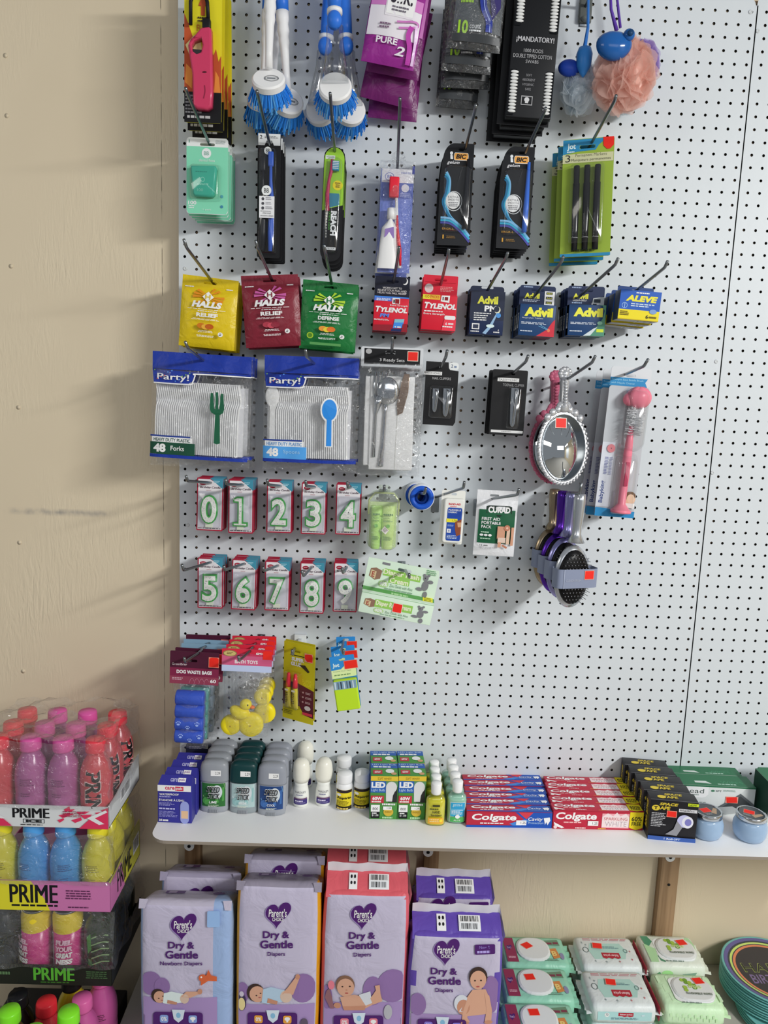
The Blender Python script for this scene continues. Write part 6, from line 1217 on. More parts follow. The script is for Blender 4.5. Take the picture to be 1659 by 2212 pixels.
# stick deodorants
def deo(capc, bodyc, lab, label, x, yf, group, n, word):
    sx, sy, q = .0310, .0152, 2.7; R0 = thing('deodorant_stick', 'x', 'deodorant', Vector((x, yf+sy, ZSH)), group); BO = mat(bodyc, .35); CP = mat(capc, .3)
    mb = MB(); mb.lathe([(.86, 0), (.96, .002), (1.0, .008), (.985, .02), (1.0, .06), (1.0, .071)], BO, 44, (0, 0, 0), sx, sy, q)
    b_ = part(mb, 'barrel', R0); mb = MB(); mb.lathe([(1.02, .0712), (1.03, .075), (1.0, .100), (.93, .110), (.7, .1165), (.35, .1188), (.01, .119)], CP, 44, (0, 0, 0), sx, sy, q)
    cp = part(mb, 'cap', R0)
    def fn(u, v, l): xx = (u-.5)*2*.82; return (xx*sx, -sy*(1-abs(xx)**q)**(1/q)-.0003-l, .016+.054*(1-v))
    mb = MB(); a = Art(mb, fn, .0003, 14, 4); lab(a); sub(mb, 'front_label', b_)
    mb = MB(); mb.box(-.0105, .0105, -sy-.0012, -sy+.004, .001, .0095, mat('#8e9298', .4), .001)
    for k in range(5): mb.box(-.008+.0036*k, -.0068+.0036*k, -sy-.0018, -sy, .002, .0085, mat('#74787e', .4))
    part(mb, 'dial', R0, 'ribbed twist dial')
    mb = MB(); a = Art(mb, lambda u, v, l: (-.006+.022*u, -sy*1.005-l, .100-.0125*v), .0004); a.sticker(0, 0, 1, 1); sub(mb, 'price_sticker', cp, 'white price sticker')
    row(R0, n, .0315, label, dx=.001)
def lab_st(bg, c1, c2, flav):
    def f(a):
        a.rect(0, 0, 1, 1, mat(bg, .35)); a.poly([(.05, .55), (.4, .1), (.95, .0), (1, .25), (.6, .5), (.2, .9)], mat(c1, .35)).poly([(.55, .35), (.95, .15), (.95, .75), (.6, .85)], mat(c2, .35)).ell(.66, .36, .22, .3, mat('#c8d0d4', .4)).ell(.2, .75, .16, .16, mat(c2, .35))
        a.l += .0003; a.text('SPEED', .21, .10, .80, .36, mat('#e8e8e8'), .05, .3, fat=.010).text('STICK', .27, .37, .80, .63, mat('#e8e8e8'), .05, .3, fat=.010); a.l += .0002; a.text('SPEED', .22, .11, .79, .35, mat('#15161a'), .02, .3, fat=.004).text('STICK', .28, .38, .79, .62, mat('#15161a'), .02, .3, fat=.004)
        a.text(flav, .34, .70, .68, .80, WT, .02, .2).lines(.3, .86, .8, .95, 2, mat('#c8d0c0'))
    return f
deo('#8b8f96', '#989ca3', lab_st('#2f6a34', '#7fa86a', '#4f9a4a', 'LIME'), 'grey capped deodorant stick with green label', .0955, -.1415, 'green label deodorants', 4, '')
deo('#14383a', '#8f989c', lab_st('#a8c0c0', '#c8d4d4', '#8fb8b8', 'REGULAR'), 'dark green capped deodorant stick with pale label', .1600, -.1420, 'dark green capped deodorants', 4, '')
deo('#8a8e98', '#969aa2', lab_st('#26447a', '#6a9ac0', '#3f6aa8', 'COOL'), 'grey capped deodorant stick with navy label', .2225, -.1475, 'navy label deodorants', 4, '')
# white roll-ons
def rollon(px_, label):
    P = pz(*px_, ZSH); P.y += .0175; R0 = thing('roll_on_deodorant', label, 'roll on', P, 'white roll on deodorants'); WB = mat('#dfe0da', .3)
    mb = MB(); mb.lathe([(.0155, 0), (.0175, .003), (.0182, .02), (.0172, .035), (.0150, .046), (.0146, .05), (.0165, .058)], WB, 30); b_ = part(mb, 'bottle', R0)
    mb = MB(); mb.lathe([(.0167, .0582), (.0192, .068), (.0196, .082), (.0185, .092), (.0165, .101), (.011, .108), (.004, .110), (.0005, .1103)], mat('#dedcd0', .25), 30); part(mb, 'dome_cap', R0, 'domed white cap')
    fn = lambda u, v, l: ((.0182+l)*math.sin((u-.5)*2.0), -(.0182+l)*math.cos((u-.5)*2.0), .008+.034*(1-v)); mb = MB(); a = Art(mb, fn, .0003, 14, 1); a.text('YARDLEY', .14, .04, .86, .18, mat('#4a4a58')).lines(.25, .26, .75, .34, 1, mat('#8a8aa0'), 1).rect(.08, .52, .94, .60, mat('#6a4a6a')).rect(.08, .60, .94, .95, mat('#3a2f70')).lines(.2, .66, .8, .76, 1, mat('#c8c0d8'), 1).text('English Lavender', .2, .78, .8, .88, mat('#b0a8d0')); sub(mb, 'front_label', b_)
rollon((648, 1746), 'white domed roll on deodorant, front left of the three'); rollon((697, 1744), 'white domed roll on deodorant right beside the aspirin bottles'); rollon((657, 1704), 'white domed roll on deodorant hidden behind the front left one')
# aspirin
def aspirin(px_, label):
    P = pz(*px_, ZSH); P.y += .0175; R0 = thing('pill_bottle', label, 'pill bottle', Matrix.Translation(P) @ Matrix.Diagonal((1.12, 1.12, 1.19, 1)), 'white pill bottles'); WB = mat('#e6e7e6', .35)
    mb = MB(); mb.lathe([(.0145, 0), (.0162, .002), (.0165, .006), (.0165, .045), (.0155, .050), (.0135, .053)], WB, 28); b_ = part(mb, 'bottle', R0)
    mb = MB(); mb.lathe([(.0150, .0532), (.0154, .055), (.0154, .068), (.0145, .0705), (.001, .071)], WB, 28); part(mb, 'cap', R0, 'white screw cap')
    fn = lambda u, v, l: ((.0166+l)*math.sin((u-.5)*2.4), -(.0166+l)*math.cos((u-.5)*2.4), .004+.039*(1-v)); mb = MB(); a = Art(mb, fn, .0003, 16, 1); a.rect(.06, 0, .94, 1, mat('#e0cc2a')).rect(.06, 0, .94, .14, mat('#2a2022')).rect(.06, .82, .94, 1, mat('#2a2418')).ell(.25, .24, .12, .07, WT).text('Aspirin', .14, .32, .86, .48, mat('#2a2410'), .03).lines(.14, .54, .8, .76, 4, mat('#6a5c10')).lines(.2, .86, .8, .95, 1, mat('#c8b060'), 1); sub(mb, 'front_label', b_)
aspirin((742, 1753), 'white and yellow aspirin bottle beside the roll on deodorants'); aspirin((780, 1750), 'white and yellow aspirin bottle touching the light bulb cartons'); aspirin((741, 1716), 'white pill bottle behind the aspirin bottle by the roll ons')
# light bulb cartons
def led(bl, br, side):
    M, w, h = onshelf(bl, br, 1676); d = .058; R0 = thing('light_bulb_carton', 'x', 'light bulb box', M, 'light bulb cartons on the shelf'); GN = mat('#4a8a40', .4); LB = mat('#2a5aa8', .4); YB = mat('#d8b83a', .4); RB_ = mat('#b83040', .4); WB = mat('#d0d0d0', .4)
    mb = MB(); mb.box(0, w, 0, d, 0, h, GN, .0006); F, T, S = faces(mb, w, d, h)
    F.rect(0, 0, 1, .11, YB).text('SOFT WHITE', .25, .03, .75, .085, mat('#5a4a10')).rect(.0, .115, .56, .38, LB).text('LED', .03, .135, .53, .27, WT, .05).text('Light Bulb', .03, .29, .52, .365, mat('#b8d0f0')).rect(.56, .115, .98, .58, mat('#5a8a60')).rect(.66, .24, .98, .60, mat('#2a2a2a')).ell(.76, .25, .2, .13, WB).poly([(.56, .26), (.95, .26), (.82, .44), (.80, .58), (.58, .58)], WB)
    F.rect(.02, .45, .50, .62, RB_).text('60W', .08, .47, .44, .55, WT, .04).lines(.06, .57, .46, .60, 1, WT, 1).rect(.04, .66, .36, .82, WT).text('800', .1, .72, .3, .78, BLACK).rect(.04, .82, .36, .97, BLACK).text('$1.08', .08, .88, .32, .93, WT).lines(.08, .84, .3, .865, 1, WT, 1).ell(.68, .82, .18, .1, mat('#c8a83a')).text('ENERGY', .55, .8, .8, .84, mat('#6a4a10')).sticker(.48, .69, .8, .77, '1.29').lines(.44, .62, .92, .66, 1, WT, 1).lines(.46, .93, .9, .97, 1, mat('#a8d0a0'), 1)
    T.rect(0, 0, 1, .38, LB).text('LED Light Bulb', .06, .06, .94, .18, mat('#c8d8f0')).lines(.1, .24, .9, .34, 1, WT, 1).rect(.08, .55, .42, .85, RB_).text('60W', .14, .62, .36, .78, WT, .02).ell(.7, .62, .16, .16, WT).rect(.6, .62, .8, .74, WT).ell(.84, .82, .1, .1, mat('#c89a70'))
    S.rect(0, 0, 1, 1, mat('#3a5a6a')).rect(0, .1, 1, .4, LB); part(mb, 'carton', R0); row(R0, 2, .0592, 'light bulb carton in the %s column' % side)
led((798, 1769), (857, 1770), 'left'); led((858, 1770), (917, 1771), 'right')
# hand sanitizers
def sani(px_, liq, lab, label, n, group, dx):
    P = pz(*px_, ZSH); P.y += .015; R0 = thing('sanitizer_bottle', 'x', 'hand sanitizer', P, group); sx, sy, q = .0222, .015, 2.8
    lm = clear('gel_'+liq, tint=[.8+.2*c for c in lin(liq)], gl=.06, rough=.08, haze=.0); core = mat(liq, .25)
    mb = MB(); mb.lathe([(.93, .0012), (.97, .004), (.965, .052), (.9, .058)], core, 36, (0, 0, 0), sx*.96, sy*.94, q); part(mb, 'gel', R0, 'coloured gel')
    mb = MB(); mb.lathe([(.9, 0), (1, .003), (1, .054), (.9, .062), (.6, .067), (.5, .069)], lm, 36, (0, 0, 0), sx, sy, q); b_ = part(mb, 'bottle', R0, 'clear bottle')
    mb = MB(); mb.lathe([(.0105, .0692), (.0108, .072), (.0118, .092), (.0105, .0945), (.001, .095)], mat('#e2e4e2', .3), 24); part(mb, 'flip_cap', R0, 'white flip cap')
    def fn(u, v, l): xx = (u-.5)*2*.84; return (xx*sx, -sy*(1-abs(xx)**q)**(1/q)-.0004-l, .006+.045*(1-v))
    mb = MB(); a = Art(mb, fn, .0003, 12, 1); lab(a); sub(mb, 'front_label', b_); row(R0, n, .0325, label, dx=dx)
def lab_y(a): a.rect(.3, .02, .72, .12, mat('#3a3a20')).lines(.15, .2, .85, .27, 1, mat('#5a5a20'), 1).text('HAND', .3, .32, .75, .45, mat('#2a2a10'), .02).text('Sanitizer', .2, .48, .86, .60, mat('#2a2a10'), .02).rect(.05, .68, .95, .98, mat('#e0a83a')).lines(.15, .74, .85, .92, 2, mat('#f0d8a0')).ell(.8, .8, .1, .08, mat('#f0d040'))
def lab_b(a): a.rect(.08, 0, .96, 1, WT).rect(.1, .02, .94, .34, mat('#2f9ac8')).text('germ-x', .22, .08, .8, .24, mat('#c8e8f4'), .0, .2).rect(.1, .34, .94, .72, mat('#3aa8d0')).lines(.16, .38, .86, .62, 4, WT).rect(.1, .72, .94, .98, mat('#4aa858')).ell(.52, .7, .14, .1, WT).text('ALOE', .3, .84, .7, .92, WT)
sani((940, 1785), '#d8d23a', lab_y, 'yellow hand sanitizer bottle with white cap', 4, 'yellow hand sanitizers', .0005)
sani((986, 1780), '#a8d4c0', lab_b, 'pale green hand sanitizer bottle with blue label', 4, 'pale green hand sanitizers', -.001)
# toothpaste cartons
def paste(bl, br, ty, d, n, red, desc, dx):
    M, w, h = onshelf(bl, br, ty); CR = mat('#b3283e', .35); BL2 = mat('#1f4fa8', .35); R0 = thing('toothpaste_carton', 'x', 'toothpaste', M, desc+'s')
    mb = MB(); mb.box(0, w, 0, d*.97, 0, h, CR, .0006); F, T, S = faces(mb, w, d*.97, h)
    for A in (F, T):
        if not red:
            A.poly([(.56, 0), (1, 0), (1, 1), (.62, 1), (.68, .5)], BL2).poly([(.60, 0), (.78, 0), (.70, .45), (.64, .2)], mat('#c83a48')).poly([(.50, .75), (.68, .45), (.74, .55), (.6, .98)], mat('#3f7fc8')).rect(0, .86, 1, 1, BL2)
            A.text('Colgate', .06, .14, .58, .66, WT, .03, .12).lines(.16, .70, .44, .77, 1, WT, 1).text('Cavity', .72, .32, .89, .6, WT, .01, .2).text('Protection', .72, .6, .90, .74, mat('#a8c8f0'), .0, .2).poly([(.90, .36), (.97, .3), (.98, .5), (.95, .8), (.935, .6), (.92, .78), (.91, .55)], WT)
        else:
            A.text('Colgate', .03, .1, .48, .58, WT, .03, .12).lines(.12, .6, .4, .66, 1, mat('#f0b0b0'), 1).rect(.54, .12, .84, .9, mat('#e0a0a8')).poly([(.54, .3), (.6, .1), (.66, .25), (.7, .05), (.74, .25), (.8, .1), (.84, .3), (.84, .85), (.54, .85)], mat('#e8d0d0')).text('SPARKLING', .56, .32, .82, .48, mat('#b0404a'), .0).text('WHITE', .57, .53, .82, .82, WT, .06).text('WHITE', .575, .54, .815, .81, mat('#b89aa0'), .0).poly([(.845, 0), (.995, 0), (.995, .85), (.92, .98), (.845, .85)], mat('#e0cc20')).text('60%', .865, .25, .98, .5, mat('#2a2a10'), .02).text('FREE', .87, .55, .975, .75, mat('#2a2a10'), .02).poly([(.01, .62), (.13, .9), (.1, .95), (.02, .8)], WT).ell(.03, .88, .02, .09, mat('#e0c8c8')).lines(.25, .88, .4, .94, 1, mat('#f0c8c8'), 1).lines(.5, .9, .6, .95, 1, mat('#d8a848'), 1)
    F.rect(0, 0, 1, .015, mat('#8a1626')); F.sticker(.58, .52, .70, .82, '1.25') if not red else F.sticker(.385, .52, .50, .78, '1.25')
    part(mb, 'carton', R0); row(R0, n, d, desc, dx=dx, jx=.0012)
paste((1007, 1786), (1191, 1789), 1752, .0272, 6, False, 'red and blue toothpaste carton', .0018); paste((1193, 1790), (1388, 1794), 1750, .0305, 5, True, 'red toothpaste carton with yellow flash', .0028)
# space tape cartons
M, w, h = onshelf((1398, 1811), (1501, 1820), 1726); d = .0385; R0 = thing('tape_carton', 'x', 'tape box', M, 'black tape cartons in a row'); BX = mat('#1d1c20', .35); YT = mat('#d0b83a', .4)
mb = MB(); mb.box(0, w, 0, d*.97, 0, h, BX, .0008); F, T, S = faces(mb, w, d*.97, h)
F.text('SPACE', .19, .06, .58, .13, YT, .04, .2).ell(.12, .2, .085, .07, YT).text('T', .08, .16, .16, .24, BX, .05).text('APE', .2, .15, .42, .235, YT, .04, .1).rect(.78, .03, 1.0, .10, mat('#c8d82a')).text('NEW!', .8, .045, .96, .09, mat('#3a4a10'), .02).rect(.60, .18, .98, .26, mat('#c8c8cc')).lines(.62, .195, .96, .245, 2, BX).lines(.04, .32, .36, .68, 9, mat('#b8b8bc'), .45, .5)
F.ell(.73, .48, .15, .16, mat('#b8b8dc')).ell(.80, .5, .12, .15, mat('#d8d8ec')).ell(.81, .5, .07, .09, mat('#7a78b8')).poly([(.58, .48), (.70, .64), (.60, .86), (.36, .84), (.52, .70)], mat('#8a8a90')).rect(.35, .24, .56, .40, mat('#ff9a88')).rect(.36, .25, .55, .39, RED).rect(0, .90, 1, 1, mat('#3a5aa0')).text('1 Roll-3FT', .34, .925, .68, .975, mat('#c8d0e8'), .02)
T.rect(0, .96, 1, 1, mat('#6a6a6e')).text('SPACE', .34, .2, .72, .42, YT, .03, .2).ell(.26, .62, .09, .18, YT).text('TAPE', .28, .5, .6, .75, YT, .03); S.text('SPACE TAPE', .3, .12, .62, .8, YT, .03, rot=90)
part(mb, 'carton', R0); row(R0, 5, d, 'black tape carton with yellow lettering', dx=-.001)
# wipe cartons
def wipebox(bl, br, ty, label, d=.062, z=ZSH):
    M, w, h = onshelf(bl, br, ty, z); R0 = thing('wipes_carton', label, 'wipes box', M, 'green topped wipes cartons'); GT = mat('#2a6a48', .4); mb = MB(); mb.box(0, w, 0, d, 0, h, mat('#d0d4d2', .4), .0008); F, T, S = faces(mb, w, d, h)
    T.rect(0, 0, 1, 1, GT).poly([(.2, .62), (.36, .6), (.42, .85), (.34, .8), (.2, .78)], mat('#c8d0cc')).text('WIPES', .56, .55, .86, .75, mat('#4a8a68')).lines(.5, .8, .8, .88, 1, mat('#a8c8b8'), 1)
    F.rect(0, 0, 1, .05, GT).poly([(.0, .05), (.36, .05), (.36, .3), (.33, .38), (.28, .42), (0, .42)], mat('#e2e4e4')).text('Read', .02, .12, .30, .27, mat('#3a4a44')).lines(.1, .31, .26, .34, 1, mat('#8a9a94'), 1).ell(.42, .17, .025, .035, mat('#4a7a60')).text('SPT', .46, .14, .54, .2, mat('#4a5a54')).lines(.56, .12, .76, .19, 2, mat('#8aa098')).text('WIPES', .06, .56, .34, .70, mat('#6a7a74'))
    F.poly([(.50, .72), (.80, .22), (1.0, .58), (.98, .7), (.58, .88)], mat('#5a5f62')).poly([(.56, .70), (.80, .30), (.96, .60), (.74, .72)], mat('#3c4042')).poly([(.5, .72), (.7, .66), (.86, .84), (.62, .96), (.5, .86)], mat('#a8acac')).rect(.60, .33, .77, .55, mat('#ff9a88')).poly([(.605, .36), (.75, .335), (.765, .53), (.62, .55)], RED)
    S.rect(0, 0, 1, 1, mat('#14392a')); part(mb, 'carton', R0); return R0
wipebox((1468, 1757), (1626, 1765), 1694, 'green topped white wipes carton beside the black tape cartons', .052); M_ = onshelf((1468, 1757), (1626, 1765), 1694)[0]
r2 = wipebox((1468, 1757), (1626, 1765), 1694, 'second wipes carton standing behind the white fronted one', .040); r2.matrix_world = Matrix.Translation((-.006, .0535, 0)) @ M_
wipebox((1655, 1790), (1800, 1796), 1695, 'green topped wipes carton cut off at the right picture edge', .075); r3 = wipebox((1650, 1764), (1790, 1769), 1680, 'green topped wipes carton behind the one at the right edge', .05)
# candle jars
def jar(px_, label, turn):
    P = pz(*px_, ZSH); P.y += .034; R0 = thing('candle_jar', label, 'candle jar', Matrix.Translation(P) @ Matrix.Rotation(turn, 4, 'Z'), 'blue candle jars'); JB = mat('#8fa8c4', .12)
    mb = MB(); mb.lathe([(.022, .0), (.029, .003), (.0335, .012), (.0352, .024), (.0345, .034), (.031, .043), (.0285, .047)], JB, 44); part(mb, 'jar', R0, 'pale blue glass jar')
    mb = MB(); mb.lathe([(.0292, .0472), (.0305, .048), (.0308, .056), (.0300, .0585), (.0265, .0587), (.0262, .0572)], CHROME, 44); ld = part(mb, 'lid', R0, 'silver rimmed lid'); mb = MB(); a = Art(mb, lambda u, v, l: ((u-.5)*.052, -(v-.5)*.052, .0573+l)); a.ell(.5, .5, .5, .5, mat('#3f4448', .2)).rect(.2, .30, .62, .62, mat('#ff8a78')).rect(.215, .315, .605, .605, RED).poly([(.5, .7), (.85, .4), (.95, .5), (.65, .85)], mat('#a89078')).lines(.2, .7, .5, .85, 3, mat('#9aa0a4')); sub(mb, 'lid_label', ld, 'dark printed disc with red sticker')
jar((1538, 1823), 'pale blue candle jar next to the black tape cartons', .3); jar((1634, 1829), 'pale blue candle jar at the right end of the shelf', -.5)
# ================================================================== below the shelf: diapers, wipes, plates
LAV = mat('#b6b0c6', .35, kind='film'); LAVD = mat('#86699c', .4); LAVM = mat('#9c84b4', .4); DPU = mat('#4a1f66', .4); SKN = mat('#c89a82', .5); SKN2 = mat('#b8846c', .5); HAIR = mat('#3a2a26', .6); OFFW = mat('#c8ccd4', .4)
def heart(a, u, v, ru, rv, mt):
    pts = []
    for k in range(40):
        t = 2*math.pi*k/40; x = 16*math.sin(t)**3/16; y = (13*math.cos(t)-5*math.cos(2*t)-2*math.cos(3*t)-math.cos(4*t))/15
        pts.append((u+ru*(x*.98+.10*y), v-rv*(y+.08+.16*x)))
    a.poly(pts, mt)
def softbox(w, h, d, mt, side, seed, top=None, bev=.014, band=0, er=.045):
    """slightly swollen soft pack: front left bottom corner at origin, front at y=0"""
    mb = MB(); bm = bmesh.new(); bmesh.ops.create_cube(bm, size=1)
    for v in bm.verts: v.co = Vector((w*(v.co.x+.5), d*(v.co.y+.5), h*(v.co.z+.5)))
    bmesh.ops.bevel(bm, geom=bm.edges[:], offset=bev, segments=3, affect='EDGES', profile=.5)
    bmesh.ops.subdivide_edges(bm, edges=[e for e in bm.edges if e.calc_length() > .03], cuts=7, use_grid_fill=True)
    rnd = random.Random(seed); p = [rnd.uniform(0, 6.28) for _ in range(6)]
    def bump(x, y, z): return .0007*math.sin(38*x+21*z+p[0])*math.sin(29*z-17*x+p[1])+.0002*math.sin(70*x-45*z+p[2])+.0006*math.sin(60*y+30*z+p[3])
    for v in bm.verts:
        c = v.co; q = bump(c.x, c.y, c.z)
        if c.z > .004:
            fz = math.sin(math.pi*min(1, max(0, c.z/h)))**.5; fx = math.sin(math.pi*min(1, max(0, c.x/w)))**.5
            if c.y < d*.3: c.y += -.006*fz*fx - q
            if c.x < w*.05: c.x += -.004*fz+q
            if c.x > w*.95: c.x += .004*fz-q
            if c.z > h*.9: c.z += q*1.6-max(0, c.y-.012)*.46*min(1, (c.z-h*.9)/(h*.07))
    bm.verts.index_update(); vs = [v.co.copy() for v in bm.verts]; bm.faces.ensure_lookup_table()
    ff, fsd, ft = [], [], []
    for f in bm.faces:
        n = f.normal; c = f.calc_center_median(); idx = [v.index for v in f.verts]
        bm.normal_update() if False else None
        if c.x < w*.045 or c.x > w*(1-er): fsd.append(idx)
        elif c.z > h*.86 and (n.z > .35 or c.z > h-bev*.6): ft.append(idx)
        else: ff.append(idx)
    bm.free(); b = 0; mb.add(vs, ff, mt, True); k = mb.mi(side)
    for f in fsd: mb.f.append(f); mb.m.append(k); mb.s.append(True)
    k = mb.mi(top or mt)
    for f in ft: mb.f.append(f); mb.m.append(k); mb.s.append(True)
    fn_y = lambda x, z: -.006*(math.sin(math.pi*min(1, max(0, z/h)))**.5)*(math.sin(math.pi*min(1, max(0, x/w)))**.5)-bump(x, 0, z)
    return mb, fn_y
def diaper(label, TL, TR, D, sidec, art=None, bandc=None, kind=0, dep=.105, seed=1, topc=None, er=.045):
    P = px(*TL, D); Q = px(*TR, D); w = Q.x-P.x; ztop = (P.z+Q.z)/2; h = ztop-ZDK-.001; M = Matrix.Translation((P.x, -D, ZDK+.001))
    R0 = thing('diaper_pack', label, 'diapers', M, 'diaper packs under the shelf'); SD = mat(sidec, .35, kind='film'); BD = mat(bandc, .35, kind='film') if bandc else None
    mb, fy = softbox(w, h, dep, LAV, SD, seed, BD or (mat(topc, .35, kind='film') if topc else None), er=er)
    def fn(u, v, l): p = px(u, v, D); x, z = min(w-.005, max(.005, p.x-P.x)), max(.009, p.z-(ZDK+.001)); return (x, fy(x, z)-.0008-l, z)
    a = Art(mb, fn, .0003); a.STEP = .00008; a.nx = 60/300; a.ny = 60/300
    if art: art(a)
    bd = part(mb, 'pack', R0)
    if bandc:
        mb = MB(); y0, y1, z0, z1 = .006, dep*.42, h-.004, h+.019
        g = 14; vs = []
        for j, (y, z) in enumerate(((y0-.006, h-.012), (y0, h-.002), (y1*.5, h+.010), (y1, z1))):
            for i in range(g+1): vs.append((w*(.012+.976*i/g), y, z+.0012*math.sin(i*1.3+j)))
        mb.add(vs, [(j*(g+1)+i, j*(g+1)+i+1, (j+1)*(g+1)+i+1, (j+1)*(g+1)+i) for j in range(3) for i in range(g)], BD, True)
        pr_ = [(y1, z1), (y1*.5, h+.010), (y0, h-.002)]
        def bfn(u, v, l):
            t = max(0, min(1.999, v*2)); i = int(t); f = t-i; return (w*u, pr_[i][0]+(pr_[i+1][0]-pr_[i][0])*f-l*.6-.0008, pr_[i][1]+(pr_[i+1][1]-pr_[i][1])*f+l*.8+.0012)
        a = Art(mb, bfn, .0010); a.bars(.52, .15, .76, .49, bg=WT).rect(.52, .49, .76, .9, WT).rect(.28, .12, .38, .49, WT).rect(.28, .49, .38, .92, WT); a.l += .0004; a.bars(.53, .48, .75, .86)
        for q in range(4): a.ell(.31+.04*(q % 2), .3+.3*(q//2), .012, .09, BLACK, 8)
        part(mb, 'top_band', R0, 'coloured gusset with barcode')
        mb = MB(); 
        n = 16; mb.add([(w*(.015+.97*i/n), y1+.0012*math.sin(i*1.7), z1-.004+k*(.022+.0015*math.sin(i*.9))) for k in range(2) for i in range(n+1)], [(i, i+1, n+2+i, n+1+i) for i in range(n)], mat('#c8c6cc', .35), True)
        mb.add([(w*.985, y1, z1-.006), (w*.985, y1, z1+.018), (w*1.045, y1-.02, h-.018), (w*1.02, y1-.012, h-.05)], [(0, 1, 2, 3)], mat('#c8c6cc', .35)); part(mb, 'sealed_fin', R0, 'pale heat sealed fin')
    else:
        TM = mat(topc or sidec, .35, kind='film')
        for sx, x0 in ((1, 0), (-1, w)):
            mb = MB(); mb.add([(x0-sx*.003, -.002, h-.014), (x0-sx*.003, .004, h+.004), (x0+sx*.015, .004, h+.003), (x0+sx*.010, -.004, h-.012)], [(0, 1, 2, 3)], TM, True); part(mb, 'folded_corner', R0, 'pinched top corner')
        mb = MB(); a = Art(mb, lambda u, v, l: (w*u, dep*(1-v), h+.0030-max(0, dep*(1-v)-.012)*.46+l), .0004); a.poly([(.2, .35), (.42, .33), (.43, .55), (.21, .58)], DPU).poly([(.24, .38), (.33, .37), (.33, .52), (.24, .54)], mat('#a89ab8')).ell(.82, .5, .07, .09, DPU).lines(.72, .36, .95, .44, 2, DPU); part(mb, 'top_print', R0)
    return R0
def brand(a, u, v, s=1.0):
    heart(a, u, v, 29.5*s, 28.5*s, mat('#8a78a8')) ; heart(a, u+1, v-1, 28*s, 27.5*s, DPU); a.l += .0005; a.text("Parent's", u-19*s, v-14*s, u+20*s, v+3*s, WT, .012, .12).text('CHOICE', u-11*s, v+4*s, u+14*s, v+12*s, WT, .015, .12)
def words(a, u, v, s=1.0, nb=False):
    a.text('Dry &', u-29*s, v, u+28*s, v+19*s, DPU, .028).text('Gentle', u-35*s, v+19*s, u+36*s, v+36*s, DPU, .028)
    if nb: a.text('Newborn Diapers', u-46*s, v+42*s, u+45*s, v+53*s, DPU, .02)
    else: a.text('Diapers', u-19*s, v+43*s, u+19*s, v+54*s, DPU, .02)
def icons(a, u0, u1, v0, c, v1=2212):
    a.poly([(p[0], p[1]) for p in rrect(u0, v0, u1, v1+20, 7, 4)], DPU); n = (u1-u0)
    for k in (0, 2): x = u0+n*(.22+.29*k); a.poly([(p[0], p[1]) for p in rrect(x-9, v0+6, x+9, v0+23, 4, 3)], mat(c, .4)); (a.text('0%', x-6, v0+10, x+6, v0+19, WT, .02) if k == 0 else a.ell(x, v0+13, 6, 4, WT).rect(x-2, v0+14, x+2, v0+20, WT))
    x = u0+n*.51; a.poly([(x-14, v0-6), (x+14, v0-6), (x+10, v0+14), (x, v0+22), (x-10, v0+14)], mat('#c8d4e0')).ell(x, v0+6, 5, 6, mat('#7fb0d0'))
    for k in range(3): a.lines(u0+n*(.1+.3*k), v0+26, u0+n*(.32+.3*k), v0+34, 2, mat('#b0a0c8'))
def lying_baby(a, hx, hy, r, bw, white, leg):
    a.ell(hx-3, hy-2, r*1.1, r*1.15, HAIR).ell(hx+1, hy+1, r, r*1.02, SKN).ell(hx-1, hy+4, 2, 1.4, HAIR, 8).ell(hx+8, hy-1, 2, 1.2, HAIR, 8).ell(hx+6, hy+8, 3, 1.3, mat('#a8605c'), 8)
    a.poly([(hx+r*.8, hy-r*.6), (hx+bw*.5, hy-r*.9), (hx+bw, hy-r*.5), (hx+bw*1.05, hy+r*.9), (hx+bw*.4, hy+r*1.25), (hx+r*.6, hy+r*1.1)], white)
    a.ell(hx+bw*1.05, hy+r*.3, r*.75, r*.8, mat('#c8b0a0')).poly([(hx+bw*.9, hy), (hx+bw*1.12, hy-r*.9), (hx+leg[0], hy+leg[1]), (hx+leg[0]+8, hy+leg[1]+3), (hx+bw*1.3, hy+r*.1)], SKN).ell(hx+leg[0]+4, hy+leg[1], 5, 6, SKN2).poly([(hx+r*1.4, hy+r*.5), (hx+bw*.75, hy+r*.9), (hx+bw*.72, hy+r*1.3), (hx+r*1.3, hy+r*1.1)], SKN2)
def ground(a, u0, u1, v): a.rect(u0, v, u1, 2345, LAVM)
def art1(a):
    ground(a, 301, 470, 2150); a.ell(328, 2120, 24, 26, LAVD).ell(352, 2126, 17, 20, LAVD); brand(a, 396, 1999); words(a, 394, 2029, 1.0, True); lying_baby(a, 346, 2147, 13, 52, mat('#d0dcdc'), (84, -12))
    FX = mat('#c8603a'); a.ell(440, 2106, 9, 8, FX).poly([(436, 2108), (450, 2098), (470, 2104), (470, 2114), (452, 2112), (436, 2122)], FX).poly([(448, 2100), (452, 2088), (458, 2100)], FX).ell(437, 2104, 2, 2, WT, 8)
    icons(a, 333, 440, 2180, '#7f98d0'); a.poly([(p[0], p[1]) for p in rrect(449, 1964, 476, 1998, 3, 3)], mat('#8fb0dc'))
def art2(a):
    ground(a, 512, 682, 2165); a.ell(655, 2130, 28, 32, LAVD).ell(525, 2140, 14, 22, LAVD); brand(a, 600, 1974); words(a, 598, 2007); lying_baby(a, 556, 2141, 17, 60, mat('#a8c0d4'), (84, -38)); a.ell(523, 2160, 10, 19, mat('#3a3050')).ell(523, 2164, 7.5, 14, mat('#d8c890')).ell(523, 2142, 5, 6, mat('#c0b8c8')); icons(a, 536, 643, 2181, '#d8963a'); a.ell(658, 2205, 8, 12, mat('#5a5060'))
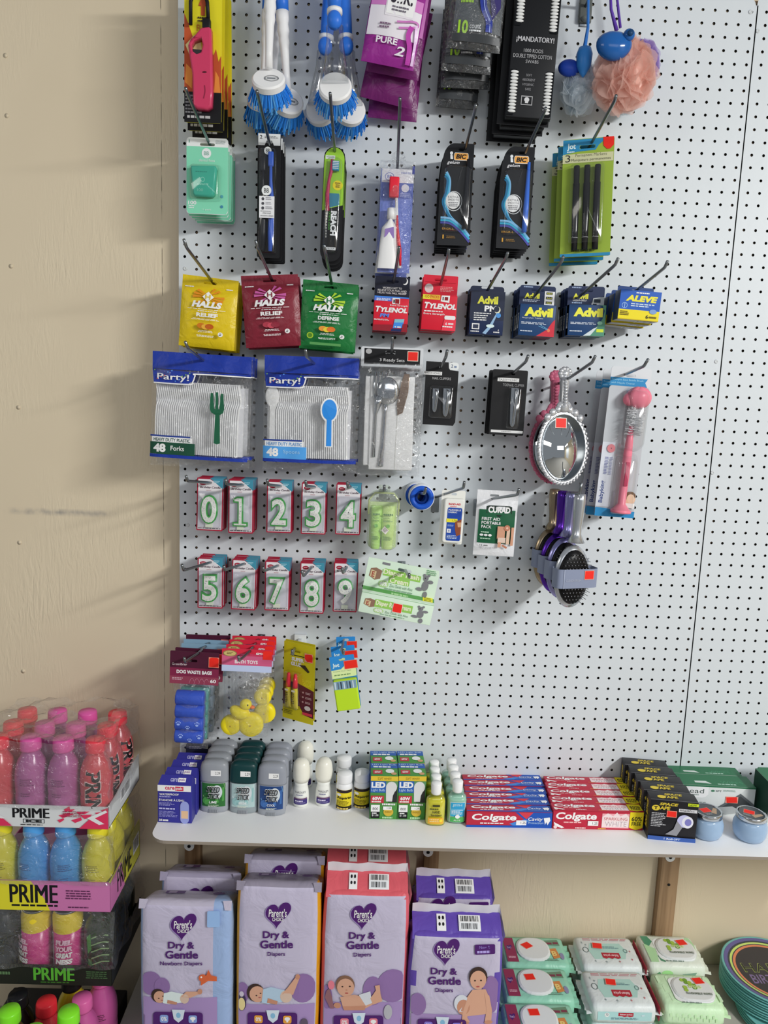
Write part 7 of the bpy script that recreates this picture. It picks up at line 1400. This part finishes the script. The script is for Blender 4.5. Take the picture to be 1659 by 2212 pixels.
def art3(a):
    ground(a, 697, 878, 2160); a.ell(848, 2125, 34, 36, LAVD).ell(806, 2135, 22, 32, LAVD).ell(706, 2150, 12, 26, LAVD); brand(a, 784, 1976); words(a, 783, 2009)
    a.ell(746, 2122, 20.5, 22, mat('#7a5a48')).ell(747, 2127, 18.5, 20, SKN).ell(740, 2125, 2.2, 1.6, HAIR, 8).ell(756, 2124, 2.2, 1.6, HAIR, 8).ell(749, 2139, 4, 1.6, mat('#a8504c'), 8).ell(749, 2132, 2, 1.5, SKN2, 8)
    a.poly([(735, 2148), (765, 2142), (800, 2150), (812, 2160), (790, 2172), (742, 2173)], SKN).poly([(775, 2142), (800, 2134), (804, 2160), (790, 2166)], OFFW).poly([(800, 2150), (812, 2132), (810, 2122), (820, 2120), (822, 2140), (826, 2156), (806, 2164)], SKN).ell(729, 2166, 8, 6, SKN2).poly([(740, 2168), (790, 2166), (788, 2176), (744, 2176)], SKN2)
    a.ell(716, 2122, 7, 10, mat('#d87888')).poly([(706, 2135), (712, 2130), (718, 2150), (722, 2173), (714, 2173), (702, 2150)], mat('#8a6068')).ell(838, 2180, 9, 16, mat('#a8a8b0')); icons(a, 721, 828, 2187, '#d8788a')
def art4(a):
    ground(a, 888, 1072, 2185); a.ell(1060, 2145, 20, 40, LAVD).ell(902, 2165, 18, 24, LAVD); brand(a, 963, 2053); words(a, 959, 2086); a.poly([(p[0], p[1]) for p in rrect(1025, 2037, 1069, 2058, 3, 3)], DPU).text('New &', 1035, 2040, 1058, 2046, mat('#8a78c0')).lines(1030, 2050, 1064, 2055, 1, mat('#a898d8'), 1)
    a.poly([(1006, 2150), (1020, 2132), (1048, 2132), (1056, 2150), (1050, 2185), (1004, 2188)], SKN).ell(996, 2160, 16, 18, OFFW).ell(1000, 2168, 14, 16, SKN2).poly([(1010, 2145), (1020, 2150), (1008, 2190), (1014, 2200), (996, 2202), (998, 2180)], SKN).poly([(1046, 2140), (1056, 2146), (1062, 2178), (1060, 2202), (1046, 2200), (1050, 2176)], SKN).ell(1003, 2202, 9, 4, SKN2).ell(1054, 2202, 9, 4, SKN2)
    a.ell(1032, 2105, 20, 22, HAIR).ell(1032, 2111, 17.5, 20, SKN).ell(1025, 2112, 2.2, 1.7, HAIR, 8).ell(1038, 2112, 2.2, 1.7, HAIR, 8).ell(1031, 2125, 4, 1.6, mat('#a8504c'), 8); icons(a, 902, 1006, 2194, '#7f70c8')
def back(u, v): return lambda a: brand(a, u, v)
diaper('newborn diaper pack with light blue sides, in front at the far left', (303, 1948), (497, 1952), .285, '#8fa6cc', art1, None, 0, seed=2, topc='#b0aabc', er=.13)
diaper('newborn diaper pack behind the light blue sided one, heart logo half hidden', (348, 1888), (517, 1893), .165, '#8fa6cc', back(432, 1938), None, 0, seed=3, topc='#9a94ac')
diaper('tall diaper pack with mustard yellow sides, in front', (514, 1908), (692, 1913), .275, '#c8901e', art2, None, 0, seed=4, topc='#8a8494')
diaper('diaper pack with mustard yellow sides tucked right under the shelf', (531, 1850), (699, 1856), .155, '#c8901e', back(614, 1890), None, 0, seed=5, topc='#9a94a8')
diaper('tall diaper pack with coral pink band and sides, in front', (702, 1926), (884, 1931), .275, '#cc5a64', art3, '#cc5a64', 1, seed=6)
diaper('diaper pack with coral pink band tucked right under the shelf', (704, 1866), (880, 1870), .155, '#cc5a64', None, '#cc5a64', 1, seed=7)
diaper('shorter diaper pack with violet band and sides, in front', (889, 2018), (1088, 2020), .285, '#5c46a0', art4, '#5c46a0', 1, seed=8)
def art4b(a): brand(a, 955, 1962); a.poly([(p[0], p[1]) for p in rrect(1014, 1946, 1055, 1966, 3, 3)], DPU)
diaper('diaper pack with violet band behind the shorter violet one', (898, 1935), (1066, 1938), .165, '#5c46a0', art4b, '#5c46a0', 1, seed=9)
# wipes
def wipes(label, x0, y0, w, d, z0, h, body, art, lidp=None, front=None, name='wipes_pack', group='soft packs of wet wipes', rot=0):
    R0 = thing(name, label, 'wipes', Matrix.Translation((x0, y0, z0+.0006)) @ Matrix.Rotation(math.radians(rot), 4, 'Z'), group); BM = mat(body, .35, kind='film')
    mb = MB(); mb.box(.006, w-.006, 0, d, 0, h, BM, min(.013, h*.42))
    n = 14
    for sx, xa, xb in ((-1, .012, -.006), (1, w-.012, w+.006)):
        mb.add([(xa, d*(.06+.88*k/n), h*.5) for k in range(n+1)]+[(xb+.0015*(k % 2), d*(.02+.96*k/n), h*.5+.003*math.sin(k*2.1)) for k in range(n+1)], [(k, k+1, n+2+k, n+1+k) for k in range(n)], BM, True)
    T = Art(mb, lambda u, v, l: (.014+(w-.028)*u, d*(.10+.80*(1-v)), h+l), .0003); F = Art(mb, lambda u, v, l: (.018+(w-.036)*u, -l, h*(.72-.46*v)), .0003); art(T)
    if front: front(F)
    part(mb, 'pack', R0)
    if lidp:
        mb = MB(); u0, v0, u1, v1 = lidp; X0, X1, Y0, Y1 = w*u0, w*u1, d*(1-v1), d*(1-v0)
        vs = []; o1 = rrect(X0, Y0, X1, Y1, (Y1-Y0)*.42, 5); o2 = rrect(X0+.004, Y0+.004, X1-.004, Y1-.004, (Y1-Y0)*.40, 5); k = len(o1)
        mb.add([(x, y, h+.0006) for x, y in o1]+[(x, y, h+.0035) for x, y in o1]+[(x, y, h+.0055) for x, y in o2], [(j*k+i, j*k+(i+1) % k, (j+1)*k+(i+1) % k, (j+1)*k+i) for j in range(2) for i in range(k)]+[tuple(range(2*k, 3*k))], mat('#d4d8d8', .35), False)
        ld = part(mb, 'lid', R0, 'white plastic flip lid'); return R0, ld, h
    return R0, None, h
def stick(R0, ld, x, y, h, rot=10, s=.0085):
    mb = MB(); c, q = math.cos(math.radians(rot)), math.sin(math.radians(rot))
    a = Art(mb, lambda u, v, l: (x+(u*c-v*q)*s*1.25, y-(u*q+v*c)*s, h+l), .0004); a.rect(-1.1, -1.1, 1.1, 1.1, mat('#ff9a88')).rect(-1, -1, 1, 1, RED); sub(mb, 'price_sticker', ld or R0, 'orange red price sticker')
TEA = '#8cc4ac'; BUR = mat('#8a2f50', .4)
def art_t(a):
    a.poly([(-.0, .0), (.17, .0), (.19, 1), (.0, 1)], BUR); heart(a, .075, .42, .05, .12, DPU); a.text("Parent's", .04, .36, .11, .46, mat('#c8b0d0')).lines(.03, .78, .16, .88, 2, mat('#e0b0c0')).poly([(.46, .05), (.56, 0), (.62, .12), (.5, .12)], mat('#3f7a58')).poly([(.72, .1), (.95, .05), (.97, .3), (.74, .28)], mat('#6a8a70')).rect(.74, .18, .84, .26, mat('#7a3a4a')).rect(.86, .16, .95, .24, mat('#7a3a4a'))
    a.poly([(.76, .45), (.88, .42), (.92, .8), (.8, .86)], mat('#c8844a')).text('B', .79, .54, .87, .74, mat('#e0c87a'), .03).ell(.95, .75, .035, .14, mat('#8a8aa8')).lines(.55, .86, .92, .97, 2, mat('#5a7a6a'))
nm = ('back', 'middle', 'front')
for k, (x0, yf) in enumerate(((.765, -.099), (.749, -.203), (.735, -.307))):
    wipes('mint wipes pack lying under the burgundy banded one in the %s row' % nm[k], x0+.002, yf+.002, .165, .097, ZDK, .044, TEA, lambda a: None, group='lower mint wipes packs')
    R0, ld, h = wipes('mint wipes pack with burgundy band and white lid, %s of three' % nm[k], x0, yf, .168, .1, ZDK+.0455, .0425, TEA, art_t, (.25, .12, .72, .88)); stick(R0, ld, .168*(.40+.015*k), .1*(.58+.03*k), h+.0056, (-35, -8, -4)[k])
def art_m(a):
    a.poly([(.2, .22), (.78, .2), (.86, .5), (.78, .82), (.2, .84), (.14, .5)], mat('#a8ccc4', .4)).lines(.1, .02, .95, .12, 2, mat('#b87a80'), .5, .05)
    a.poly([(.36, .58), (.70, .58), (.70, .78), (.64, .82), (.58, .78), (.53, .82), (.47, .78), (.42, .82), (.36, .78)], mat('#a82a38')).text('fisher-price', .39, .62, .67, .74, mat('#e8c0c4'), .02, rot=180).ring(.09, .48, .055, .11, .8, mat('#5a6a68')).ring(.84, .5, .04, .08, .7, mat('#6a8a88')).lines(.42, .34, .74, .44, 2, mat('#6a8a90'))
    for u, v in ((.06, .2), (.2, .92), (.92, .52), (.9, .84), (.65, .93), (.4, .95), (.12, .3)): a.poly([(u-.022, v), (u-.005, v-.01), (u, v-.06), (u+.005, v-.01), (u+.022, v), (u+.005, v+.01), (u, v+.06), (u-.005, v+.01)], mat('#b03a48') if u > .5 else mat('#7a8a90'))
def art_mf(a): a.rect(.0, .0, 1, 1, mat('#a8d0d0', .4)).poly([(.38, .08), (.66, .08), (.66, .5), (.60, .58), (.55, .5), (.5, .58), (.45, .5), (.38, .5)], mat('#a82a38')).text('fisher-price', .41, .2, .64, .42, mat('#f0d0d4'), .02).ell(.17, .35, .045, .25, WT).text('72', .145, .2, .195, .45, mat('#3a5a68'), .02).lines(.25, .66, .8, .9, 3, mat('#4a6a78')).poly([(.8, .3), (.86, .25), (.87, .4), (.82, .45)], mat('#c8d8e0'))
for k, (x0, yf, d) in enumerate(((.948, -.105, .105), (.936, -.222, .108))):
    wipes('pale wipes pack lying under the star printed one in the %s row' % ('back', 'front')[k], x0+.002, yf+.002, .152, d-.004, ZDK, .046, '#c4d4d4', lambda a: None, group='lower pale wipes packs')
    R0, ld, h = wipes('white and aqua wipes pack with red stars, %s' % ('at the back by the wall', 'in front showing its side')[k], x0, yf, .155, d, ZDK+.0475, .046, '#cfd6d6', art_m, None, art_mf); stick(R0, None, .155*(.36+.06*k), d*(.62-.0*k), h+.0030, 8)
    mb = MB(); mb.box(.1555, .1575, d*.05, d*.95, .008, .040, mat('#8a1f30', .4)); part(mb, 'end_flap', R0, 'dark red end flap')
def art_g(pale):
    def f(a):
        L1, L2 = mat('#a8d0a0', .4), mat('#4f8a6a', .4)
        if not pale: a.poly([(0, 0), (.14, 0), (.2, .2), (.04, .5)], L2).ell(.95, .3, .08, .3, L1).poly([(0, .3), (.2, .5), (.15, 1), (0, 1)], L1).poly([(.18, .75), (.3, .85), (.28, 1), (.2, .95)], L2)
        else:
            for k in range(18): a.poly([(.06*k, .05+.3*(k % 3)), (.06*k+.05, .0+.3*(k % 3)), (.06*k+.06, .25+.3*(k % 3)), (.06*k+.01, .3+.3*(k % 3))], mat('#c4e0bc', .4))
        a.poly([(p[0], p[1]) for p in rrect(.2, .08, .92, .95, .16, 5)], mat('#dfe2e2', .4)).lines(.3, .92, .8, .97, 1, mat('#7a8a80'), 1)
    return f
def art_gf(pale):
    def f(a):
        if pale:
            for k in range(16): a.poly([(.06*k, .1+.35*(k % 2)), (.06*k+.04, .05+.35*(k % 2)), (.06*k+.05, .45+.35*(k % 2)), (.06*k+.01, .5+.35*(k % 2))], mat('#bfe0b4', .4))
        else: a.ell(.28, .4, .12, .4, mat('#a8dc98', .4)).poly([(.5, .9), (.62, .4), (.9, .15), (.86, .6), (.7, .9)], mat('#8aa898', .4)).poly([(.04, .5), (.12, .2), (.16, .6), (.1, .9)], mat('#5a9a70', .4))
    return f
for k, (x0, yf, d, pale) in enumerate(((1.106, -.098, .108, False), (1.098, -.214, .106, True))):
    if k == 0: wipes('green wipes pack lying under the leaf printed one by the batten', x0+.004, yf+.002, .142, d-.004, ZDK, .050, '#a8d4b8', lambda a: None, group='lower green wipes packs')
    else: wipes('pale green wipes pack lying under the front leaf patterned one', x0+.004, yf+.002, .14, d-.004, ZDK, .040, '#c0e0bc', lambda a: None, group='lower green wipes packs')
    R0, ld, h = wipes(('white leaf printed wipes pack at the foot of the batten', 'pale green wipes pack in front of the leaf printed one')[k], x0, yf, .148, d, ZDK+(.0515, .0415)[k], (.044, .046)[k], ('#d4dcd0', '#c4e4bc')[k], art_g(pale), (.28, .16, .9, .84), art_gf(pale), rot=(-1, -2)[k])
    mb = MB(); a = Art(mb, lambda u, v, l: (.148*u, d*(1-v), h+.0057+l), .0003); LF = mat('#6f9a3a', .4)
    for q in range(9): a.ell(.47+.05*((q*5) % 4), .28+.07*(q % 5), .035, .05, LF if q % 2 else mat('#9ab84a', .4), 8)
    a.text('FLUSHABLE WIPES', .45, .62, .84, .68, mat('#4a5a4a'), .02).text('wipes', .52, .40, .72, .54, mat('#c8dc9a'), .02); sub(mb, 'lid_print', ld); stick(R0, ld, .148*.72, d*(.66+.05*k), h+.0066, -14)
# party plates
def plates(label, cx, cy, z0, n, top, ht=.006, R=.115):
    R0 = thing('party_plate_stack' if False else 'party_plate', label, 'plate', Vector((cx, cy, z0)), 'stacked round party plates'); TL_ = mat('#6fb0ae', .35)
    mb = MB(); mb.lathe([(R*.72, .0004), (R*.74, .0006), (R*.98, ht*.75), (R, ht*.8), (R*.985, ht*.96), (R*.93, ht*.8), (R*.76, ht*.3), (R*.72, .0012), (.001, .0012)], TL_, 56, cap=False)
    if top:
        def fn(u, v, l): r = math.hypot(u, v); return (u*R, v*R, (ht*.88 if r > .95 else ht*.3+(r-.76)/.17*ht*.5 if r > .76 else .0013+max(0, (r-.72)/.04)*ht*.28)+l)
        a = Art(mb, fn, .0006); rr = lambda r1, r0, c: a.ring(0, 0, r1, r1, r0/r1, c, 56)
        rr(.945, .87, mat('#5f5a8c', .35)); rr(.87, .83, mat('#3a3f48', .35)); rr(.83, .785, mat('#b8d070', .35)); rr(.785, .765, mat('#3a3f48', .35)); rr(.765, .715, mat('#d0805a', .35)); a.ell(0, 0, .715, .715, mat('#3c3a3c', .45), 48)
        pf = lambda u, v, l: fn(u, -v, l); b2 = Art(mb, pf, .0011); b2.text('HAPPY', -.60, -.22, .55, .04, mat('#8f9a5a'), .015).text('BIRTHDAY', -.56, .10, .56, .34, mat('#7a6a90'), .01); b2.l += .0003; b2.text('HAPPY', -.585, -.205, .535, .025, mat('#33322f'), -.012)
    part(mb, 'plate', R0); return R0
for k in range(9):
    plates(('top birthday plate with rainbow rim and dark lettered centre', 'second plate under the lettered birthday plate', 'third plate under the lettered birthday plate', 'fourth plate under the lettered birthday plate', 'fifth plate under the lettered birthday plate', 'sixth plate under the lettered birthday plate', 'seventh plate under the lettered birthday plate', 'eighth plate under the lettered birthday plate', 'ninth and lowest plate of the birthday stack')[k], 1.413+.0012*math.sin(k*2), -.088, .2435-.0062*k, 1, k == 0)
for k in range(4): R_ = plates('teal plate below the birthday stack, %s from the top' % ('first', 'second', 'third', 'lowest and fourth')[k], 1.432, -.135, .1868-.0062*k, 1, False)
# ================================================================== stack of drink cases at the left
XR = -.130; YF = -.217; PT = .0665
def bottle_mesh(colr, capc, dark=False):
    b = MB(); BM = mat(colr, .2); b.lathe([(.024, 0), (.0305, .002), (.0325, .008), (.0325, .028), (.0312, .031), (.0325, .034), (.0325, .055), (.0308, .060), (.0325, .066), (.0328, .094), (.0310, .112), (.026, .128), (.0185, .141), (.0155, .147), (.0155, .151)], BM, 32)
    c = MB(); c.lathe([(.0150, .149), (.0205, .150), (.0208, .154), (.0200, .172), (.0185, .1760), (.001, .1768)], mat(capc, .3), 28)
    return b, c
def bottle(label, x, y, z, colr, capc, turn=0, text=None, group='drink bottles in the shrink wrapped cases', fine=None, scale=1.0, stripes=None):
    R0 = thing('drink_bottle', label, 'bottle', Matrix.Translation((x, y, z)) @ Matrix.Rotation(turn, 4, 'Z') @ Matrix.Diagonal((scale, scale, scale, 1)), group)
    b, c = bottle_mesh(colr, capc); o = part(b, 'body', R0); part(c, 'cap', R0, 'screw cap')
    rad = lambda z: .0333 if z < .098 else .0333-(z-.098)*.26
    mb = MB(); fn = lambda u, v, l: ((rad(.115-.115*v)+l)*math.sin(u), -(rad(.115-.115*v)+l)*math.cos(u), .002+.115*(1-v))
    a = Art(mb, fn, .0003); a.STEP = .00012
    if text == 'v': a.l += .0002; a.text('PRIME', -.64, .0, .36, .97, mat('#d8b8b8'), .03, rot=90, fat=.012); a.l += .0003; a.text('PRIME', -.58, .01, .30, .96, mat('#1c1416'), .012, rot=90, fat=.006)
    elif stripes:
        for k in range(7): a.stroke([(-.2, .1+.13*k), (.4, .04+.13*k), (.9, .1+.13*k)], .05, mat(stripes, .3), .5)
        a.poly([(-.55, .1), (-.3, .02), (-.15, .3), (-.4, .4)], mat('#4a8a3a')).rect(-.4, .5, -.15, .95, mat('#3a6a34'))
    else:
        fc = mat(fine or '#5a2a4a', .4); a.lines(-.45, .16, .45, .30, 4, fc, .35); a.lines(-.4, .42, .35, .50, 2, fc, .3); a.ell(.3, .85, .05, .03, fc)
        if stripes is None and fine == 's': pass
    sub(mb, 'printed_sleeve', o); return R0
RD1 = '#c44850'; PK1 = '#a4588e'; BL1 = '#3f8ccc'; YL1 = '#c8c030'
def tray(label, z, hgt, front, side, fb, base='#cdd0d2', dipf=.0):
    x0, x1, y0, y1 = XR+.035-PT*4-.004, XR+.0355, YF-.0345, YF+2*PT+.035; t = .0022
    R0 = thing('drink_tray', label, 'drink tray', Vector((x1, y0, z)), 'cardboard drink trays'); CB = mat(base, .5); IN = mat('#c8c0b0', .6)
    mb = MB(); ox, oy = x1, y0
    mb.box(x0-ox, 0, 0, y1-oy, 0, .002, CB); mb.box(x0-ox, 0, 0, t, .002, hgt, CB); mb.box(x0-ox, 0, y1-oy-t, y1-oy, .002, hgt, CB); mb.box(x0-ox, x0-ox+t, t, y1-oy-t, .002, hgt, CB)
    mb.add([(0, 0, 0), (0, y1-oy, 0), (0, y1-oy, hgt*1.35), (0, (y1-oy)*.6, hgt*1.25), (0, (y1-oy)*.25, hgt*1.02), (0, 0, hgt)]+[(-t, 0, 0), (-t, y1-oy, 0), (-t, y1-oy, hgt*1.35), (-t, (y1-oy)*.6, hgt*1.25), (-t, (y1-oy)*.25, hgt*1.02), (-t, 0, hgt)], [(0, 1, 2, 3, 4, 5), (6, 7, 8, 9, 10, 11), (2, 3, 9, 8), (3, 4, 10, 9), (4, 5, 11, 10)], mat(side, .5))
    W = 0-(x0-ox); F = Art(mb, lambda u, v, l: ((u-1)*W, -l, hgt*(1-v)), .0003); fb(F); S = Art(mb, lambda u, v, l: (l, (y1-oy)*u, hgt*(1.05-v)), .0003); front and front(S); part(mb, 'tray', R0); return R0, W, x0, x1, y0, y1
BLK = mat('#15161a', .5)
def f1(a):
    PKR = mat('#d0345a', .4); a.text('PRIME', .155+.13, .13, .285+.27, .58, BLK, .012, fat=.004).rect(.36, .63, .52, .82, BLK).rect(.365, .65, .515, .80, mat('#c8ccd0')).text('ICE', .38, .66, .50, .79, BLK, .08).lines(.34, .88, .57, .93, 1, BLK, .7)
    rnd = random.Random(4)
    for k in range(15):
        u, v = rnd.uniform(.60, .99), rnd.uniform(.05, .98); s_ = rnd.uniform(.03, .09); a.poly([(u, v), (min(1, u+s_), v-.18*rnd.random()), (min(1, u+s_*1.1), v-.02), (u+s_*.4, v+.12)], PKR)
    a.poly([(.86, .55), (1, .1), (1, 1), (.78, 1)], PKR).poly([(.84, .5), (.98, .12), (.995, .2), (.9, .5), (.97, .75), (.93, .8)], mat('#d8dadc')).poly([(.0, .5), (.12, .4), (.2, .55), (.28, .95), (.0, 1)], PKR).poly([(.0, .3), (.14, .32), (.24, .6), (.2, .62), (.12, .42), (0, .42)], mat('#d8dadc')); a.lines(.66, .2, .84, .5, 4, mat('#8a2a44'), .4)
def f2(a):
    a.rect(.42, 0, 1, 1, mat('#c070a4', .5)).poly([(0, 0), (.40, 0), (.50, .6), (.54, 1), (0, 1)], mat('#d4cc30', .5)).text('PRIME', .24, .12, .60, .74, BLK, .012, fat=.004).lines(.25, .80, .60, .88, 1, BLK, .8, 0).lines(.66, .28, .86, .62, 4, mat('#5a2a50'), .5, .1, True).lines(.68, .84, .86, .88, 1, mat('#5a2a50'), 1)
def f3(a): a.text('PRIME', .40, .12, .71, .76, mat('#5ab03a'), .012, fat=.004).lines(.45, .82, .68, .88, 1, mat('#3a6a2a'), 1).lines(.8, .25, .97, .65, 4, mat('#4a6a44'), .5, .1, True).lines(.1, .35, .25, .5, 1, mat('#5a7a54'), 1)
def s2(a): a.poly([(0, .1), (.35, .02), (.45, 1.05), (0, 1.05)], mat('#c070a4', .5)).text('PRIME', .22, .1, .68, .85, BLK, .012, fat=.004).bars(.74, .05, .95, .6)
def s1(a): a.bars(.35, .1, .7, .7)
Z1, Z2, Z3 = .667, .480, .307
T1 = tray('white drink tray with pink bursts on top of the stack', Z1, .047, s1, '#c4c8ca', f1); T2 = tray('yellow and pink drink tray second from the top', Z2, .066, s2, '#b8b440', f2, '#c070a4'); T3 = tray('black drink tray with green lettering third from the top', Z3, .046, None, '#26282a', f3, '#22251f')
CN = ('at the right end', 'second from the right', 'third from the right', 'at the left end'); RN = ('front row', 'middle row', 'back row')
for i in range(4):
    for j in range(3):
        red = i in (0, 3); bottle('%s drink bottle in the top case, %s, %s' % ('red' if red else 'pink', RN[j], CN[i]), XR-PT*i, YF+PT*j, Z1+.0025, RD1 if red else PK1, '#e0404e' if red else '#d0589c', random.uniform(-.15, .15) if i != 0 else (.25, .75, 1.1)[j], 'v' if i == 0 else None, fine='#6a2a5a')
for i in range(4):
    for j in range(3):
        if j > 0 and i > 0: continue
        yel = i in (0, 3); bottle('%s drink bottle in the second case, %s, %s' % ('yellow' if yel else 'blue', RN[j], CN[i]), XR-PT*i, YF+PT*j, Z2+.0025, YL1 if yel else BL1, '#d8cc30' if yel else '#4f98d8', (0, .3, -.2, .2)[i], None, fine='#7a7420' if yel else '#1f4f8a')
bottle('dark bottle with green stripes at the right end of the black tray', XR, YF, Z3+.0025, '#23291f', '#1c1f1c', 0, None, stripes='#7f9a6a'); bottle('dark bottle behind the green striped one in the black tray', XR, YF+PT, Z3+.0025, '#1a1d1a', '#161816', 0, None, fine='#3a4a36'); bottle('dark bottle at the left end of the black tray', XR-PT*3, YF, Z3+.0025, '#24282a', '#2a2d30', 0, None, fine='#4a5a58'); bottle('rearmost dark bottle in the black tray', XR, YF+2*PT, Z3+.0025, '#1a1d1a', '#161816', 0, None, fine='#3a4a36')
def can(label, x, y, z, words_, turn):
    R0 = thing('energy_can', label, 'drink can', Matrix.Translation((x, y, z)) @ Matrix.Rotation(turn, 4, 'Z'), 'pink and yellow cans in the black tray'); r = .0305; PKC = mat('#c03a80', .25); YC = mat('#d8c030', .25)
    mb = MB(); mb.lathe([(.024, 0), (.0295, .005), (r, .010), (r, .128)], PKC, 36, cap=True); mb.lathe([(r+.0001, .112), (r+.0001, .142), (.027, .155)], YC, 36, cap=False); b_ = part(mb, 'body', R0)
    mb = MB(); mb.lathe([(.0268, .154), (.0280, .157), (.0272, .1595), (.0255, .1585), (.0245, .1535), (.001, .1535)], STEEL, 32); mb.box(-.006, .006, -.013, .004, .1545, .1555, STEEL, .0004); part(mb, 'can_lid', R0, 'grey metal lid')
    mb = MB(); fn = lambda u, v, l: ((r+.0002+l)*math.sin(u), -(r+.0002+l)*math.cos(u), .008+.102*(1-v)); a = Art(mb, fn, .0003, 16/3, 1); a.rect(-1.3, 0, -.75, 1, mat('#b0b4b8', .3)).lines(-1.2, .05, -.85, .95, 12, mat('#5a5e62'), .4)
    for k, t in enumerate(words_): a.text(t, -.35, .08+.14*k, .62, .195+.14*k, WT if k > 1 else mat('#e0b8cc'), .06, .15)
    sub(mb, 'print', b_); return R0
can('pink and yellow can lettered in white, beside the green striped bottle', XR-PT, YF, Z3+.0025, ('FUEL', 'YOUR', 'GREAT', 'NESS'), -.05); can('pink can second from the left, half behind crumpled wrap', XR-PT*2, YF, Z3+.0025, ('FUEL', 'YOUR', 'GREAT', 'NESS'), -.75)
# loose bottles at the bottom carry the tray above
Z4 = .125; s4 = 1.0
mb = MB(); mb.box(-.40, -.128, -.351, -.05, 0.0006, Z4-.0006, mat('#2a2a2c', .6), .004); tag(mb.build('drink_crate'), 'dark crate under the lowest bottles of the drink stack', 'crate')
for lab, x, y, c, cp in [('pink bottle under the right corner of the black tray', -.148, -.275, '#b85490', '#d0609c'), ('red capped bottle under the middle of the black tray', -.217, -.287, '#b83038', '#e0303a'), ('black bottle left of the red capped one', -.283, -.270, '#1c1c1e', '#17171a'), ('yellow bottle between the red and pink ones, set back', -.192, -.218, '#c8b428', '#1a1a1a'), ('pink bottle behind the pink one at the right corner', -.133, -.205, '#b85490', '#d0609c'), ('yellow bottle at the left picture edge under the tray', -.330, -.318, '#c8b828', '#d8c830')]:
    bottle(lab, x, y, Z4, c, cp, .2, None, group='loose bottles under the black tray', fine='#3a2a2a')
mb = MB(); mb.box(-.40, -.128, -.49, -.352, 0.0006, .1825, mat('#2a2a2c', .6), .004); tag(mb.build('drink_crate'), 'dark crate under the lime capped bottles in front of the drink stack', 'crate')
for lab, u, v in [('lime capped bottle in front under the pink one', 148, 2182), ('lime capped bottle in front at the left', 20, 2180), ('lime capped bottle in front, third and lowest', 72, 2224)]:
    P = pz(u, v, .183+.1768); bottle(lab, P.x, P.y, .183, '#3a4a2a', '#7ad62a', .2, None, group='loose lime capped bottles', fine='#2a3a1a')
# shrink wrap
def wrap(label, T, z0, z1, hole, seed, top=True):
    _, W, x0, x1, y0, y1 = T; FM = clear('shrink', tint=(.975, .97, .975), gl=.09, rough=.12, bump=.9, scale=30, haze=.05); R0 = thing('shrink_wrap', label, 'plastic wrap', Vector((x1, y0, z0))); rnd = random.Random(seed); p = [rnd.uniform(0, 6) for _ in range(6)]
    def off(a, b): return .004*math.sin(41*a+p[0])*math.sin(37*b+p[1])+.003*math.sin(83*a-61*b+p[2])+.002*math.sin(150*b+90*a+p[3])
    def sheet(fn, nu, nv, skip=None):
        mb = MB(); vs = [fn(i/nu, j/nv) for j in range(nv+1) for i in range(nu+1)]; fs = []
        for j in range(nv):
            for i in range(nu):
                if skip and skip((i+.5)/nu, (j+.5)/nv): continue
                fs.append((j*(nu+1)+i, j*(nu+1)+i+1, (j+1)*(nu+1)+i+1, (j+1)*(nu+1)+i))
        mb.add([Vector(v)-Vector((x1, y0, z0)) for v in vs], fs, FM, True); return mb
    g = .007; hh = z1-z0
    part(sheet(lambda u, v: (x0+(x1-x0+g)*u, y0-g+off(u*.3, v*.2)*.8+v*v*.012, z0+hh*v), 26, 18, None), 'front_film', R0)
    part(sheet(lambda u, v: (x1+g+off(u*.2, v*.2)*.8-v*v*.010, y0-g+(y1-y0+g)*u, z0+hh*v), 20, 18, (lambda u, v: (u-.75)**2/.05+(v-.45)**2/.06 < 1) if hole else None), 'side_film', R0)
    if top: part(sheet(lambda u, v: (x0+(x1-x0+g)*u-(.010 if u > .95 else 0), y0-g+.012+(y1-y0)*v, z1+.006+off(u*.3, v*.25)*1.6+.012*math.exp(-((u-.55-.25*(v-.4))**2)/.004)*(1 if v > .2 else .3)), 26, 22, lambda u, v: (u-.62)**2/.06+(v-.72)**2/.05 < 1), 'top_film', R0, 'crumpled torn film over the caps')
    return R0
wrap('crumpled clear shrink wrap torn open around the top drink case', T1, Z1+.044, Z1+.181, True, 3)
wrap('clear shrink wrap around the blue and yellow bottle case', T2, Z2+.064, Z2+.17, False, 5, False)
wrap('clear shrink wrap around the black tray of cans', T3, Z3+.044, Z3+.17, True, 9, False)
